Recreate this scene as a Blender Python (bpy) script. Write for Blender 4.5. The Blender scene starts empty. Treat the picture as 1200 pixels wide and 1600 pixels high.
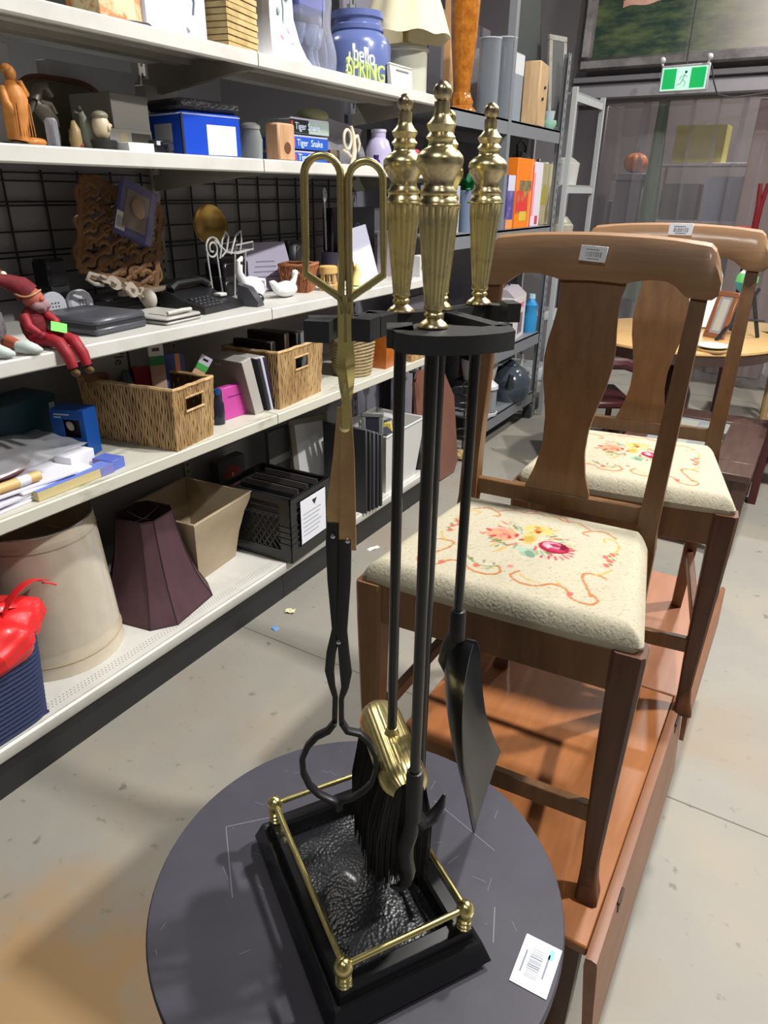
import bpy, math, random
import numpy as np
from mathutils import Vector, Matrix
random.seed(7)
R = math.radians
PI = math.pi
S = bpy.context.scene
COL = S.collection

# ------------------------------------------------------------------ camera
cd = bpy.data.cameras.new('camera'); cam = bpy.data.objects.new('camera', cd); COL.objects.link(cam)
cd.sensor_fit = 'AUTO'; cd.sensor_width = 36.0; cd.lens = 24.405; cd.clip_start = 0.05; cd.clip_end = 60
cam.matrix_world = Matrix(((0.85531, -0.22744, 0.46554, 0.0), (0.51799, 0.35513, -0.77818, 0.0), (0.01166, 0.90673, 0.42156, 1.5), (0, 0, 0, 1)))
S.camera = cam
# ------------------------------------------------------------------ world, exposure
w = bpy.data.worlds.new('world'); S.world = w; w.use_nodes = True
w.node_tree.nodes['Background'].inputs[0].default_value = (0.8, 0.86, 1.0, 1)
w.node_tree.nodes['Background'].inputs[1].default_value = 0.3
S.view_settings.view_transform = 'Standard'; S.view_settings.look = 'None'
S.view_settings.exposure = 0.0; S.view_settings.gamma = 1.0; S.view_settings.use_curve_mapping = False
# ------------------------------------------------------------------ ceiling lamps (light tubes of the fixtures built further down)
LAMPS = [(-0.05, 2.2, 62), (1.45, 2.25, 135), (0.0, 5.8, 48), (0.0, -1.4, 18), (2.0, -1.2, 8), (-3.6, 2.0, 24), (-0.6, 8.0, 80), (1.9, 5.8, 18)]
for lx, ly, lp in LAMPS:
    lp *= 1.6
    ld = bpy.data.lights.new('ceiling_lamp_light', 'AREA'); ld.shape = 'RECTANGLE'; ld.size = 0.16; ld.size_y = 0.18
    ld.energy = lp; ld.color = (1.0, 0.975, 0.94)
    lo = bpy.data.objects.new('ceiling_lamp_light', ld); COL.objects.link(lo); lo.location = (lx, ly, 3.93)

# ------------------------------------------------------------------ materials
def lin(c):
    return tuple((x / 12.92 if x <= 0.04045 else ((x + 0.055) / 1.055) ** 2.4) for x in [v / 255.0 for v in c])
MC = {}
def mat(name, col, rough=0.5, metal=0.0, bump=None, var=None, coat=0.0, emit=0.0, alpha=None, stretch=None, spec=0.5, trans=0.0, vor=None, vcol=False):
    if name in MC: return MC[name]
    m = bpy.data.materials.new(name); m.use_nodes = True; nt = m.node_tree; b = nt.nodes['Principled BSDF']
    c = (*lin(col), 1); b.inputs['Base Color'].default_value = c
    b.inputs['Roughness'].default_value = rough; b.inputs['Metallic'].default_value = metal
    b.inputs['Specular IOR Level'].default_value = spec
    b.inputs['Coat Weight'].default_value = coat; b.inputs['Coat Roughness'].default_value = 0.12
    if trans: b.inputs['Transmission Weight'].default_value = trans
    if emit:
        b.inputs['Emission Color'].default_value = c; b.inputs['Emission Strength'].default_value = emit
    if alpha is not None: b.inputs['Alpha'].default_value = alpha
    if bump or var or vor:
        tc = nt.nodes.new('ShaderNodeTexCoord'); mp = nt.nodes.new('ShaderNodeMapping')
        nt.links.new(tc.outputs['Object'], mp.inputs[0])
        if stretch: mp.inputs['Scale'].default_value = stretch
    if var:
        n = nt.nodes.new('ShaderNodeTexNoise'); n.inputs['Scale'].default_value = var[0]; n.inputs['Detail'].default_value = 6
        n.inputs['Roughness'].default_value = 0.65
        nt.links.new(mp.outputs[0], n.inputs['Vector'])
        r = nt.nodes.new('ShaderNodeValToRGB'); nt.links.new(n.outputs['Fac'], r.inputs[0])
        lo, hi = (var[2] if len(var) > 2 else (0.35, 0.68))
        r.color_ramp.elements[0].position = lo; r.color_ramp.elements[1].position = hi
        r.color_ramp.elements[0].color = c; r.color_ramp.elements[1].color = (*lin(var[1]), 1)
        nt.links.new(r.outputs[0], b.inputs['Base Color'])
    if vcol:
        a = nt.nodes.new('ShaderNodeAttribute'); a.attribute_name = 'Col'; nt.links.new(a.outputs['Color'], b.inputs['Base Color'])
    if bump:
        n2 = nt.nodes.new('ShaderNodeTexNoise'); n2.inputs['Scale'].default_value = bump[0]; n2.inputs['Detail'].default_value = 4
        nt.links.new(mp.outputs[0], n2.inputs['Vector'])
        bp = nt.nodes.new('ShaderNodeBump'); bp.inputs['Strength'].default_value = bump[1]; bp.inputs['Distance'].default_value = 0.002
        nt.links.new(n2.outputs['Fac'], bp.inputs['Height']); nt.links.new(bp.outputs[0], b.inputs['Normal'])
    if vor:
        v = nt.nodes.new('ShaderNodeTexVoronoi'); v.inputs['Scale'].default_value = vor[0]; nt.links.new(mp.outputs[0], v.inputs['Vector'])
        bp = nt.nodes.new('ShaderNodeBump'); bp.inputs['Strength'].default_value = vor[1]; bp.inputs['Distance'].default_value = 0.003
        nt.links.new(v.outputs['Distance'], bp.inputs['Height']); nt.links.new(bp.outputs[0], b.inputs['Normal'])
    MC[name] = m; return m
def plain(r_, g_, b_, rough=0.55, **k):
    return mat('m_%d_%d_%d_%d' % (r_, g_, b_, int(rough * 100)), (r_, g_, b_), rough, **k)
def film(name, col, op, rough=0.15):
    """clear plastic or glass: part see-through, part glossy"""
    if name in MC: return MC[name]
    m = bpy.data.materials.new(name); m.use_nodes = True; nt = m.node_tree
    b = nt.nodes['Principled BSDF']; out = nt.nodes['Material Output']
    b.inputs['Base Color'].default_value = (*lin(col), 1); b.inputs['Roughness'].default_value = rough
    t = nt.nodes.new('ShaderNodeBsdfTransparent'); t.inputs[0].default_value = (*[0.6 + 0.4 * x for x in lin(col)], 1)
    mx = nt.nodes.new('ShaderNodeMixShader'); fr = nt.nodes.new('ShaderNodeLayerWeight'); fr.inputs[0].default_value = 0.25
    ad = nt.nodes.new('ShaderNodeMath'); ad.operation = 'ADD'; ad.use_clamp = True; ad.inputs[1].default_value = op
    nt.links.new(fr.outputs['Facing'], ad.inputs[0])
    ml = nt.nodes.new('ShaderNodeMath'); ml.operation = 'MULTIPLY'; ml.inputs[1].default_value = 0.6
    nt.links.new(ad.outputs[0], ml.inputs[0])
    nt.links.new(ml.outputs[0], mx.inputs[0]); nt.links.new(t.outputs[0], mx.inputs[1]); nt.links.new(b.outputs[0], mx.inputs[2])
    nt.links.new(mx.outputs[0], out.inputs[0]); MC[name] = m; return m

BRASS = mat('brass', (250, 238, 166), 0.24, 1.0, var=(30, (236, 220, 140), (0.4, 0.7)))
BRASS_TARN = mat('brass_tarnished', (248, 234, 172), 0.28, 1.0, var=(26, (176, 160, 140), (0.45, 0.62)))
BRASS_FLAT = mat('brass_satin', (228, 216, 156), 0.3, 1.0, var=(20, (204, 184, 124), (0.4, 0.7)))
BRASS_BROWN = mat('brass_browned', (186, 150, 116), 0.34, 1.0, var=(14, (216, 196, 140), (0.45, 0.75)))
BLACK = mat('black_enamel', (17, 17, 19), 0.24, coat=0.3)
IRON = mat('black_iron', (27, 27, 29), 0.45, bump=(60, 0.2))
PLATE = mat('black_cast_plate', (38, 39, 42), 0.5, bump=(150, 0.15))
BASEBLK = mat('base_gloss_black', (14, 14, 16), 0.26, coat=0.15)
HAMMER = mat('hammered_black', (24, 25, 29), 0.34, vor=(260, 0.22), coat=0.1)
TABLE = mat('table_dark', (66, 64, 72), 0.5, bump=(40, 0.12), var=(9, (76, 74, 82), (0.3, 0.75)), spec=.14)
SHELFW = mat('shelf_white', (210, 209, 203), 0.4, var=(5, (192, 190, 183), (0.45, 0.8)), bump=(30, 0.05))
SHELFWORN = mat('shelf_worn', (202, 200, 186), 0.5, var=(16, (160, 158, 142), (0.58, 0.7)), stretch=(1, 0.35, 1))
KICK = mat('kick_dark', (38, 38, 40), 0.5)
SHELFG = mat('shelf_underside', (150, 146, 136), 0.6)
PANEL = mat('back_panel_grey', (140, 138, 140), 0.6)
WIRE = mat('wire_black', (20, 20, 21), 0.4)
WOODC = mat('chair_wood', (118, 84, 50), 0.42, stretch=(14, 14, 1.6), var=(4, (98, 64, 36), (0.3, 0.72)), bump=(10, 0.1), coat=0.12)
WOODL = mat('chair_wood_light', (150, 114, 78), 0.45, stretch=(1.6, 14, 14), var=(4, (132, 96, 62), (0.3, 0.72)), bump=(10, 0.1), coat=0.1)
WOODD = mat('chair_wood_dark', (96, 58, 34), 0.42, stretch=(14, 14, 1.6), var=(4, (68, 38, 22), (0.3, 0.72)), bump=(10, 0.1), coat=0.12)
WOODP = mat('bench_wood', (158, 100, 56), 0.36, stretch=(12, 1.4, 12), var=(3, (132, 80, 40), (0.3, 0.72)), coat=0.2)
WOODP2 = mat('bench_wood_rosy', (160, 110, 82), 0.36, stretch=(12, 1.4, 12), var=(3, (140, 92, 66), (0.3, 0.72)), coat=0.2)
WOODPS = mat('bench_side', (146, 102, 76), 0.45, stretch=(12, 1.4, 12), var=(3, (122, 80, 56), (0.3, 0.72)))
WICK = mat('wicker', (214, 182, 132), 0.6, var=(25, (158, 120, 74), (0.35, 0.7)), stretch=(1, 1, 0.3), bump=(60, 0.3))
WICKD = mat('wicker_inner_shade', (70, 46, 24), 0.8)  # dark brown stands for shade between strands and inside the baskets
CHROME = mat('chrome', (200, 200, 205), 0.15, 1.0)
STEEL = mat('rack_steel', (132, 136, 142), 0.42, 0.2)
STEELW = mat('rack_pale', (176, 180, 182), 0.45)

# ------------------------------------------------------------------ mesh builder
def basis(d, up=(0, 0, 1)):
    d = Vector(d).normalized(); up = Vector(up)
    if abs(d.dot(up)) > 0.98: up = Vector((1, 0, 0))
    x = up.cross(d).normalized(); y = d.cross(x).normalized(); return x, y, d
class MB:
    def __init__(s): s.v = []; s.f = []; s.m = []; s.k = 0; s.M = None; s.sm = []; s.smooth = False
    def mi(s, k): s.k = k; return s
    def add(s, vs, fs):
        o = len(s.v)
        for p in vs:
            p = Vector(p)
            if s.M is not None: p = s.M @ p
            s.v.append(p[:])
        for f in fs: s.f.append([i + o for i in f]); s.m.append(s.k); s.sm.append(s.smooth)
        return s
    def box(s, c, d, rot=None, bev=0.0):
        x, y, z = [a / 2 for a in d]; c = Vector(c)
        Rm = rot if rot is not None else Matrix.Identity(3)
        if bev <= 0:
            vs = [c + Rm @ Vector((i * x, j * y, k * z)) for i in (-1, 1) for j in (-1, 1) for k in (-1, 1)]
            return s.add(vs, [(0, 1, 3, 2), (4, 6, 7, 5), (0, 4, 5, 1), (2, 3, 7, 6), (0, 2, 6, 4), (1, 5, 7, 3)])
        b = min(bev, x * .95, y * .95, z * .95); vs = []; idx = {}
        for i in (-1, 1):
            for j in (-1, 1):
                for k in (-1, 1):
                    for ax in range(3):
                        p = [i * (x - b), j * (y - b), k * (z - b)]; p[ax] = (i * x, j * y, k * z)[ax]
                        idx[(i, j, k, ax)] = len(vs); vs.append(c + Rm @ Vector(p))
        fs = []
        def g(i, j, k, a): return idx[(i, j, k, a)]
        for sg in (-1, 1):
            q = [(sg, -1, -1), (sg, 1, -1), (sg, 1, 1), (sg, -1, 1)]; f = [g(*t, 0) for t in q]; fs.append(f if sg > 0 else f[::-1])
            q = [(-1, sg, -1), (1, sg, -1), (1, sg, 1), (-1, sg, 1)]; f = [g(*t, 1) for t in q]; fs.append(f[::-1] if sg > 0 else f)
            q = [(-1, -1, sg), (1, -1, sg), (1, 1, sg), (-1, 1, sg)]; f = [g(*t, 2) for t in q]; fs.append(f if sg > 0 else f[::-1])
        for i in (-1, 1):
            for j in (-1, 1):
                f = [g(i, j, -1, 0), g(i, j, -1, 1), g(i, j, 1, 1), g(i, j, 1, 0)]; fs.append(f if i * j > 0 else f[::-1])
                f = [g(i, -1, j, 0), g(i, 1, j, 0), g(i, 1, j, 2), g(i, -1, j, 2)]; fs.append(f if i * j > 0 else f[::-1])
                f = [g(-1, i, j, 1), g(1, i, j, 1), g(1, i, j, 2), g(-1, i, j, 2)]; fs.append(f[::-1] if i * j > 0 else f)
                for k in (-1, 1):
                    f = [g(i, j, k, 0), g(i, j, k, 1), g(i, j, k, 2)]; fs.append(f if i * j * k > 0 else f[::-1])
        return s.add(vs, fs)
    def b2(s, x0, x1, y0, y1, z0, z1, bev=0.0):
        return s.box(((x0 + x1) / 2, (y0 + y1) / 2, (z0 + z1) / 2), (x1 - x0, y1 - y0, z1 - z0), None, bev)
    def loft(s, rings, cap=True, closed=False):
        n = len(rings[0]); vs = [p for r in rings for p in r]; fs = []
        m = len(rings)
        for i in range(m if closed else m - 1):
            a = i * n; b = ((i + 1) % m) * n
            for j in range(n): fs.append((a + j, a + (j + 1) % n, b + (j + 1) % n, b + j))
        if cap and not closed: fs.append(tuple(range(n))[::-1]); fs.append(tuple((m - 1) * n + j for j in range(n)))
        return s.add(vs, fs)
    def tube(s, pts, r, n=8, closed=False, sy=1.0, up=(0, 0, 1), cap=True):
        pts = [Vector(p) for p in pts]; m = len(pts); rings = []; px = None
        for i, p in enumerate(pts):
            if closed: d = pts[(i + 1) % m] - pts[i - 1]
            else: d = pts[min(i + 1, m - 1)] - pts[max(i - 1, 0)]
            if d.length < 1e-9: d = Vector((0, 0, 1))
            d.normalize()
            if px is None: x, y, _ = basis(d, up)
            else:
                x = px - d * px.dot(d)
                x = x.normalized() if x.length > 1e-6 else basis(d, up)[0]
                y = d.cross(x)
            px = x; rr = r[i] if isinstance(r, (list, tuple)) else r
            rings.append([p + x * math.cos(t) * rr + y * math.sin(t) * rr * sy for t in [2 * PI * k / n + (PI / 4 if n == 4 else 0) for k in range(n)]])
        return s.loft(rings, cap, closed)
    def lathe(s, prof, c=(0, 0, 0), n=24, flute=None, axis=None):
        c = Vector(c); rings = []
        X, Y, Z = (Vector((1, 0, 0)), Vector((0, 1, 0)), Vector((0, 0, 1))) if axis is None else basis(axis)
        for (z, r) in prof:
            rg = []
            for k in range(n):
                t = 2 * PI * k / n; rr = r
                if flute and flute[1] <= z <= flute[2]: rr = r * (1 - flute[3] * (0.5 - 0.5 * math.cos(flute[0] * t)) ** 2)
                rg.append(c + X * math.cos(t) * rr + Y * math.sin(t) * rr + Z * z)
            rings.append(rg)
        return s.loft(rings, True)
    def ell(s, c, r, n=14, m=8, rot=None):
        c = Vector(c); Rm = rot if rot is not None else Matrix.Identity(3); rings = []
        for i in range(m + 1):
            a = -PI / 2 + PI * i / m; a = max(min(a, PI / 2 - 0.02), -PI / 2 + 0.02)
            rings.append([c + Rm @ Vector((r[0] * math.cos(a) * math.cos(2 * PI * k / n), r[1] * math.cos(a) * math.sin(2 * PI * k / n), r[2] * math.sin(a))) for k in range(n)])
        return s.loft(rings, True)
    def prism(s, out, h0, h1, fn):
        """out: 2D outline; fn(u, v, h) -> 3D"""
        n = len(out); vs = [fn(u, v, h0) for u, v in out] + [fn(u, v, h1) for u, v in out]
        fs = [tuple(range(n))[::-1], tuple(range(n, 2 * n))] + [(i, (i + 1) % n, n + (i + 1) % n, n + i) for i in range(n)]
        return s.add(vs, fs)
    def grid(s, fn, nu, nv, thick=0.0):
        vs = [Vector(fn(i / nu, j / nv)) for j in range(nv + 1) for i in range(nu + 1)]
        fs = [(j * (nu + 1) + i, j * (nu + 1) + i + 1, (j + 1) * (nu + 1) + i + 1, (j + 1) * (nu + 1) + i) for j in range(nv) for i in range(nu)]
        if not thick: return s.add(vs, fs)
        N = len(vs); nr = [Vector((0, 0, 0)) for _ in vs]
        for f in fs:
            q = (vs[f[2]] - vs[f[0]]).cross(vs[f[3]] - vs[f[1]])
            for i in f: nr[i] += q
        v2 = [p - (q.normalized() * thick if q.length > 0 else Vector()) for p, q in zip(vs, nr)]
        f2 = [tuple(i + N for i in f)[::-1] for f in fs]; bd = []
        W = nu + 1
        per = [i for i in range(W)] + [j * W + nu for j in range(1, nv + 1)] + [nv * W + i for i in range(nu - 1, -1, -1)] + [j * W for j in range(nv - 1, 0, -1)]
        for a, b in zip(per, per[1:] + per[:1]): bd.append((a, a + N, b + N, b)[::-1])
        return s.add(vs + v2, fs + f2 + bd)
    def mesh(s, name, mats, autosm=40):
        me = bpy.data.meshes.new(name); me.from_pydata(s.v, [], s.f)
        for m in (mats if isinstance(mats, (list, tuple)) else [mats]): me.materials.append(m)
        me.polygons.foreach_set('material_index', s.m)
        me.polygons.foreach_set('use_smooth', [True] * len(s.f)); me.update()
        me.set_sharp_from_angle(angle=R(autosm)); return me

def setp(o, label=None, cat=None, group=None, kind=None):
    if label: o['label'] = label
    if cat: o['category'] = cat
    if group: o['group'] = group
    if kind: o['kind'] = kind
    return o
def thing(name, label, cat, loc=(0, 0, 0), rz=0.0, group=None):
    o = bpy.data.objects.new(name, None); COL.objects.link(o); o.location = loc; o.rotation_euler = (0, 0, rz)
    o.empty_display_size = 0.05; return setp(o, label, cat, group)
def part(name, mb, mats, parent, label=None, kind=None, sm=40, loc=None, rot=None):
    me = mb if isinstance(mb, bpy.types.Mesh) else mb.mesh(name, mats, sm)
    o = bpy.data.objects.new(name, me); COL.objects.link(o); o.parent = parent
    if loc: o.location = loc
    if rot: o.rotation_euler = rot
    return setp(o, label, None, None, kind)
def solo(name, mb, mats, label, cat, loc=(0, 0, 0), rz=0.0, group=None, kind=None, sm=40):
    o = bpy.data.objects.new(name, mb.mesh(name, mats, sm)); COL.objects.link(o); o.location = loc; o.rotation_euler = (0, 0, rz)
    return setp(o, label, cat, group, kind)
def struct(name, mb, mats):
    o = bpy.data.objects.new(name, mb.mesh(name, mats)); COL.objects.link(o); o['kind'] = 'structure'; return o
def dup(root, loc, rz, label=None):
    r = root.copy(); COL.objects.link(r); r.location = loc; r.rotation_euler = (0, 0, rz)
    if label: r['label'] = label
    for ch in list(root.children):
        c = ch.copy(); COL.objects.link(c); c.parent = r
        for g in ch.children:
            d = g.copy(); COL.objects.link(d); d.parent = c
    return r
def text(name, body, size, loc, rot, m, parent, ext=0.0006, align='CENTER'):
    cu = bpy.data.curves.new('txt', 'FONT'); cu.body = body; cu.size = size; cu.align_x = align; cu.align_y = 'CENTER'; cu.extrude = ext
    cu.resolution_u = 3
    to = bpy.data.objects.new('txt', cu); COL.objects.link(to)
    dg = bpy.context.evaluated_depsgraph_get(); me = bpy.data.meshes.new_from_object(to.evaluated_get(dg))
    bpy.data.objects.remove(to); bpy.data.curves.remove(cu)
    me.materials.clear(); me.materials.append(m)
    o = bpy.data.objects.new(name, me); COL.objects.link(o); o.parent = parent; o.location = loc; o.rotation_euler = rot; return o
def lerp(a, b, t): return a + (b - a) * t
def interp(tab, x):
    for (a, u), (b, v) in zip(tab, tab[1:]):
        if a <= x <= b: return u + (v - u) * (x - a) / (b - a)
    return tab[0][1] if x < tab[0][0] else tab[-1][1]
def rotm(ax, deg): return Matrix.Rotation(R(deg), 3, ax)

# ================================================================== STRUCTURE
FLOORM = mat('concrete', (138, 135, 127), 0.5, var=(1.1, (150, 146, 137), (0.35, 0.65)), bump=(25, 0.1), spec=0.3)
nt = FLOORM.node_tree; b = nt.nodes['Principled BSDF']; rampA = b.inputs['Base Color'].links[0].from_node
tc = nt.nodes.new('ShaderNodeTexCoord')
def stain(scale, col, lo, hi, src, off):
    mp = nt.nodes.new('ShaderNodeMapping'); nt.links.new(tc.outputs['Object'], mp.inputs[0]); mp.inputs['Location'].default_value = off
    n = nt.nodes.new('ShaderNodeTexNoise'); n.inputs['Scale'].default_value = scale; n.inputs['Detail'].default_value = 8; nt.links.new(mp.outputs[0], n.inputs['Vector'])
    r = nt.nodes.new('ShaderNodeMapRange'); r.inputs[1].default_value = lo; r.inputs[2].default_value = hi; nt.links.new(n.outputs['Fac'], r.inputs[0])
    mx = nt.nodes.new('ShaderNodeMix'); mx.data_type = 'RGBA'; nt.links.new(r.outputs[0], mx.inputs['Factor']); nt.links.new(src, mx.inputs['A'])
    mx.inputs['B'].default_value = (*lin(col), 1); return mx.outputs['Result']
o1 = stain(3.0, (154, 146, 132), 0.5, 0.72, rampA.outputs[0], (3, 1, 0))
o2 = stain(22, (118, 112, 102), 0.64, 0.72, o1, (0, 5, 0))
o3 = stain(1.6, (148, 134, 116), 0.58, 0.8, o2, (7.3, 2.1, 0))
# one tan patch of spilt stain on the concrete beside the round table
mp = nt.nodes.new('ShaderNodeMapping'); mp.inputs['Location'].default_value = (1.55, -.52, 0); mp.inputs['Scale'].default_value = (1.6, 1.9, 1)
nt.links.new(tc.outputs['Object'], mp.inputs[0]); gr = nt.nodes.new('ShaderNodeTexGradient'); gr.gradient_type = 'SPHERICAL'; nt.links.new(mp.outputs[0], gr.inputs[0])
n_ = nt.nodes.new('ShaderNodeTexNoise'); n_.inputs['Scale'].default_value = 7; n_.inputs['Detail'].default_value = 6; nt.links.new(tc.outputs['Object'], n_.inputs['Vector'])
ml = nt.nodes.new('ShaderNodeMath'); ml.operation = 'MULTIPLY'; nt.links.new(gr.outputs['Fac'], ml.inputs[0]); nt.links.new(n_.outputs['Fac'], ml.inputs[1])
r_ = nt.nodes.new('ShaderNodeMapRange'); r_.inputs[1].default_value = .08; r_.inputs[2].default_value = .30; nt.links.new(ml.outputs[0], r_.inputs[0])
mx = nt.nodes.new('ShaderNodeMix'); mx.data_type = 'RGBA'; nt.links.new(r_.outputs[0], mx.inputs['Factor']); nt.links.new(o3, mx.inputs['A']); mx.inputs['B'].default_value = (*lin((164, 134, 96)), 1)
nt.links.new(mx.outputs['Result'], b.inputs['Base Color'])
m = MB(); m.b2(-6, 5, -4, 13, -0.1, 0)
floor = struct('floor', m, FLOORM)
m = MB()
jm = mat('concrete_joint', (112, 106, 98), 0.8)
m.b2(-6, 5, 1.604, 1.608, 0.0001, 0.0008); m.b2(-6, 5, 6.1, 6.106, 0.0001, 0.0008); m.b2(0.86, 0.864, -4, 13, 0.0001, 0.0008)
part('floor_joint', m, jm, floor)
m = MB(); m.b2(-6, 5, -4, 13, 4.2, 4.3); struct('ceiling', m, mat('ceiling_grey', (118, 118, 122), 0.8))
WALLM = mat('wall_paint', (120, 118, 120), 0.7)
m = MB(); m.b2(-6.1, -6, -4, 13, 0, 4.2); struct('wall_left', m, WALLM)
m = MB(); m.b2(5, 5.1, -4, 13, 0, 4.2); struct('wall_right', m, WALLM)
m = MB(); m.b2(-6, 5, -4.1, -4, 0, 4.2); struct('wall_front', m, WALLM)
m = MB(); m.b2(-6, 5, 9.6, 9.7, 0, 4.2); struct('wall_far', m, mat('wall_far_m', (124, 116, 112), 0.8))
# partition wall with the wide strip-curtain doorway
WALLB = mat('wall_back_grey', (126, 122, 126), 0.65)
m = MB(); m.b2(-6, -2.1, 6.5, 6.62, 0, 4.2); m.b2(-2.1, 1.8, 6.5, 6.62, 2.22, 4.2); m.b2(1.8, 5, 6.5, 6.62, 0, 4.2)
struct('wall_back', m, WALLB)
m = MB(); m.b2(-2.12, 1.82, 6.42, 6.5, 2.18, 2.27, .008); m.b2(-2.12, 1.82, 6.46, 6.5, 2.3, 2.34, .004)
struct('trim_1', m, mat('trim_grey', (150, 147, 152), 0.5))
LAMPM = mat('lamp_housing', (225, 225, 225), 0.5)
for i, (lx, ly, lp) in enumerate(LAMPS):
    t = thing('ceiling_lamp', 'white high-bay fitting hung under the ceiling ' + ['over the aisle beside the far chair', 'right of the two chairs', 'before the strip curtain', 'behind the round side table', 'behind and right of the side table', 'beyond the shelving back panels', 'in the storeroom behind the curtain', 'over the far right corner'][i], 'lamp', (lx, ly, 4.2), 0, 'ceiling lamps')
    m = MB(); m.b2(-0.12, 0.12, -0.22, 0.22, -0.25, -0.2, .01); part('housing', m, LAMPM, t)
    m = MB(); m.b2(-0.01, 0.01, -0.2, -0.18, -0.2, -0.0); hm_ = part('hanger', m, CHROME, t); h2_ = part('hanger', hm_.data, None, t, loc=(0, .38, 0))

# ================================================================== GONDOLA SHELVING
XF, XB = -1.556, -2.04
DECK, SH4, SH3, SH2, SH1 = 0.165, 0.770, 1.135, 1.580, 1.857
def gondola(y0, label, first=True):
    L = 1.216
    t = thing('shelving_unit', label, 'shelving', (XF, y0, 0), 0, None)
    m = MB(); m.b2(-0.48, 0, 0, L, DECK - 0.004, DECK); m.b2(-0.004, 0, 0, L, DECK - 0.04, DECK)
    m.prism([(0, 0), (0.006, -0.006), (0.006, -0.036), (0, -0.044), (-0.004, -0.044), (-0.004, 0)], 0, L, lambda u, v, h: (u, h, DECK + v))
    dk = part('base_deck', m, SHELFW, t)
    m = MB()
    for j in range(96):
        for k in range(3):
            yy = 0.03 + j * 0.0122 + (k % 2) * 0.006; xx = -0.052 + k * 0.011
            m.add([(xx - .0022, yy, DECK + .0004), (xx, yy - .0022, DECK + .0004), (xx + .0022, yy, DECK + .0004), (xx, yy + .0022, DECK + .0004)], [(0, 1, 2, 3)])
    part('perforation', m, mat('hole_dark', (95, 92, 86), 0.8), dk, kind='stuff')
    m = MB(); m.b2(-0.04, -0.016, 0, L, 0.0, DECK - 0.042); part('kick_plate', m, KICK, t)
    for z, mt in ((SH4, SHELFWORN), (SH3, SHELFW), (SH2, SHELFW), (SH1, SHELFW)):
        m = MB(); m.b2(-0.455, 0, 0.001, L - 0.001, z - 0.004, z); m.prism([(0, 0), (0.004, -0.004), (0.004, -0.034), (0, -0.038), (-0.012, -0.038), (-0.012, -0.030), (-0.004, -0.028), (-0.004, 0)], 0.001, L - 0.001, lambda u, v, h: (u, h, z + v))
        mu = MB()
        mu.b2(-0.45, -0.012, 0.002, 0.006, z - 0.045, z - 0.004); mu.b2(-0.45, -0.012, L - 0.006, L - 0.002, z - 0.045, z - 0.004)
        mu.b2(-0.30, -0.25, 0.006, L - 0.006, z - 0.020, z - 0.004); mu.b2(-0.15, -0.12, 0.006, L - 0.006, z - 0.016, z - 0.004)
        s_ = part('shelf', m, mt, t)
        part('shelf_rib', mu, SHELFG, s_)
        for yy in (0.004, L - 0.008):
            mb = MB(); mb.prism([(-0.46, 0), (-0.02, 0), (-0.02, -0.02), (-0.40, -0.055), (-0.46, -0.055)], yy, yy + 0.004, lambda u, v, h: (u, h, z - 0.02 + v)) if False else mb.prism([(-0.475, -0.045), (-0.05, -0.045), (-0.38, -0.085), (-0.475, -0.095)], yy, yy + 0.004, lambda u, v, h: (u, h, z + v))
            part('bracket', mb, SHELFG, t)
    m = MB()
    for (za, zb) in ((DECK, 0.48), (0.48, 0.79), (0.79, 1.10), (1.10, 1.56)):
        m.b2(-0.515, -0.505, 0.02, L - 0.02, za + .002, zb - .002)
    part('back_panel', m, PANEL, t)
    m = MB(); m.b2(-0.52, -0.485, -0.014, 0.014, 0, 2.15); 
    for k in range(64): m.mi(1).b2(-0.4849, -0.4845, -0.004, 0.004, 0.2 + k * 0.03, 0.212 + k * 0.03)
    part('upright', m, [SHELFG, KICK], t)
    m = MB()
    for k in range(10): yy = 0.05 + k * 0.124; m.tube([(-0.494, yy, 1.16), (-0.494, yy, 1.54)], 0.0038, 6)
    for z in (1.19, 1.255, 1.305, 1.32, 1.375, 1.445, 1.455, 1.51, 1.532): m.tube([(-0.488, 0.02, z), (-0.488, L - 0.02, z)], 0.0030, 6)
    part('wire_grid', m, WIRE, t)
    return t
g1 = gondola(0.632, 'white metal shelving section with black kick plate nearest the round table')
g2 = dup(g1, (XF, 1.850, 0), 0, 'white metal shelving section farther down the aisle, holding the black milk crate')
g3 = dup(g1, (XF, -0.586, 0), 0, 'white metal shelving section cut off by the left edge of the photo')

# ================================================================== ROUND TABLE
t = thing('round_table', 'round dark grey side table carrying the fireplace tools', 'table', (-0.310, 0.468, 0))
m = MB(); m.lathe([(0.726, 0.2), (0.727, 0.236), (0.731, 0.2395), (0.746, 0.2405), (0.7495, 0.2385), (0.75, 0.235), (0.75, 0.1)], n=96)
top = part('table_top', m, TABLE, t, sm=30)
m = MB()
SC = mat('scratch', (112, 110, 118), 0.6)
def scr(x0, y0, x1, y1, wd=0.0006):
    d = Vector((x1 - x0, y1 - y0, 0)).normalized(); nn = Vector((-d.y, d.x, 0)) * wd; a = Vector((x0, y0, 0.7503)); c = Vector((x1, y1, 0.7503))
    m.add([a - nn, c - nn, c + nn, a + nn], [(0, 1, 2, 3)])
scr(-.19, -.02, -.115, .06); scr(-.19, -.02, -.115, -.09); scr(.02, .16, .12, .13, .0005); scr(.15, .06, .165, .02)
for k in range(46):
    a = random.uniform(0, 2 * PI); r0 = 0.23 * math.sqrt(random.random()); aa = random.uniform(0, PI); l = random.uniform(.002, .02)
    scr(r0 * math.cos(a), r0 * math.sin(a), r0 * math.cos(a) + l * math.cos(aa), r0 * math.sin(a) + l * math.sin(aa), 0.0003)
part('scratch', m, SC, top, kind='stuff')
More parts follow.
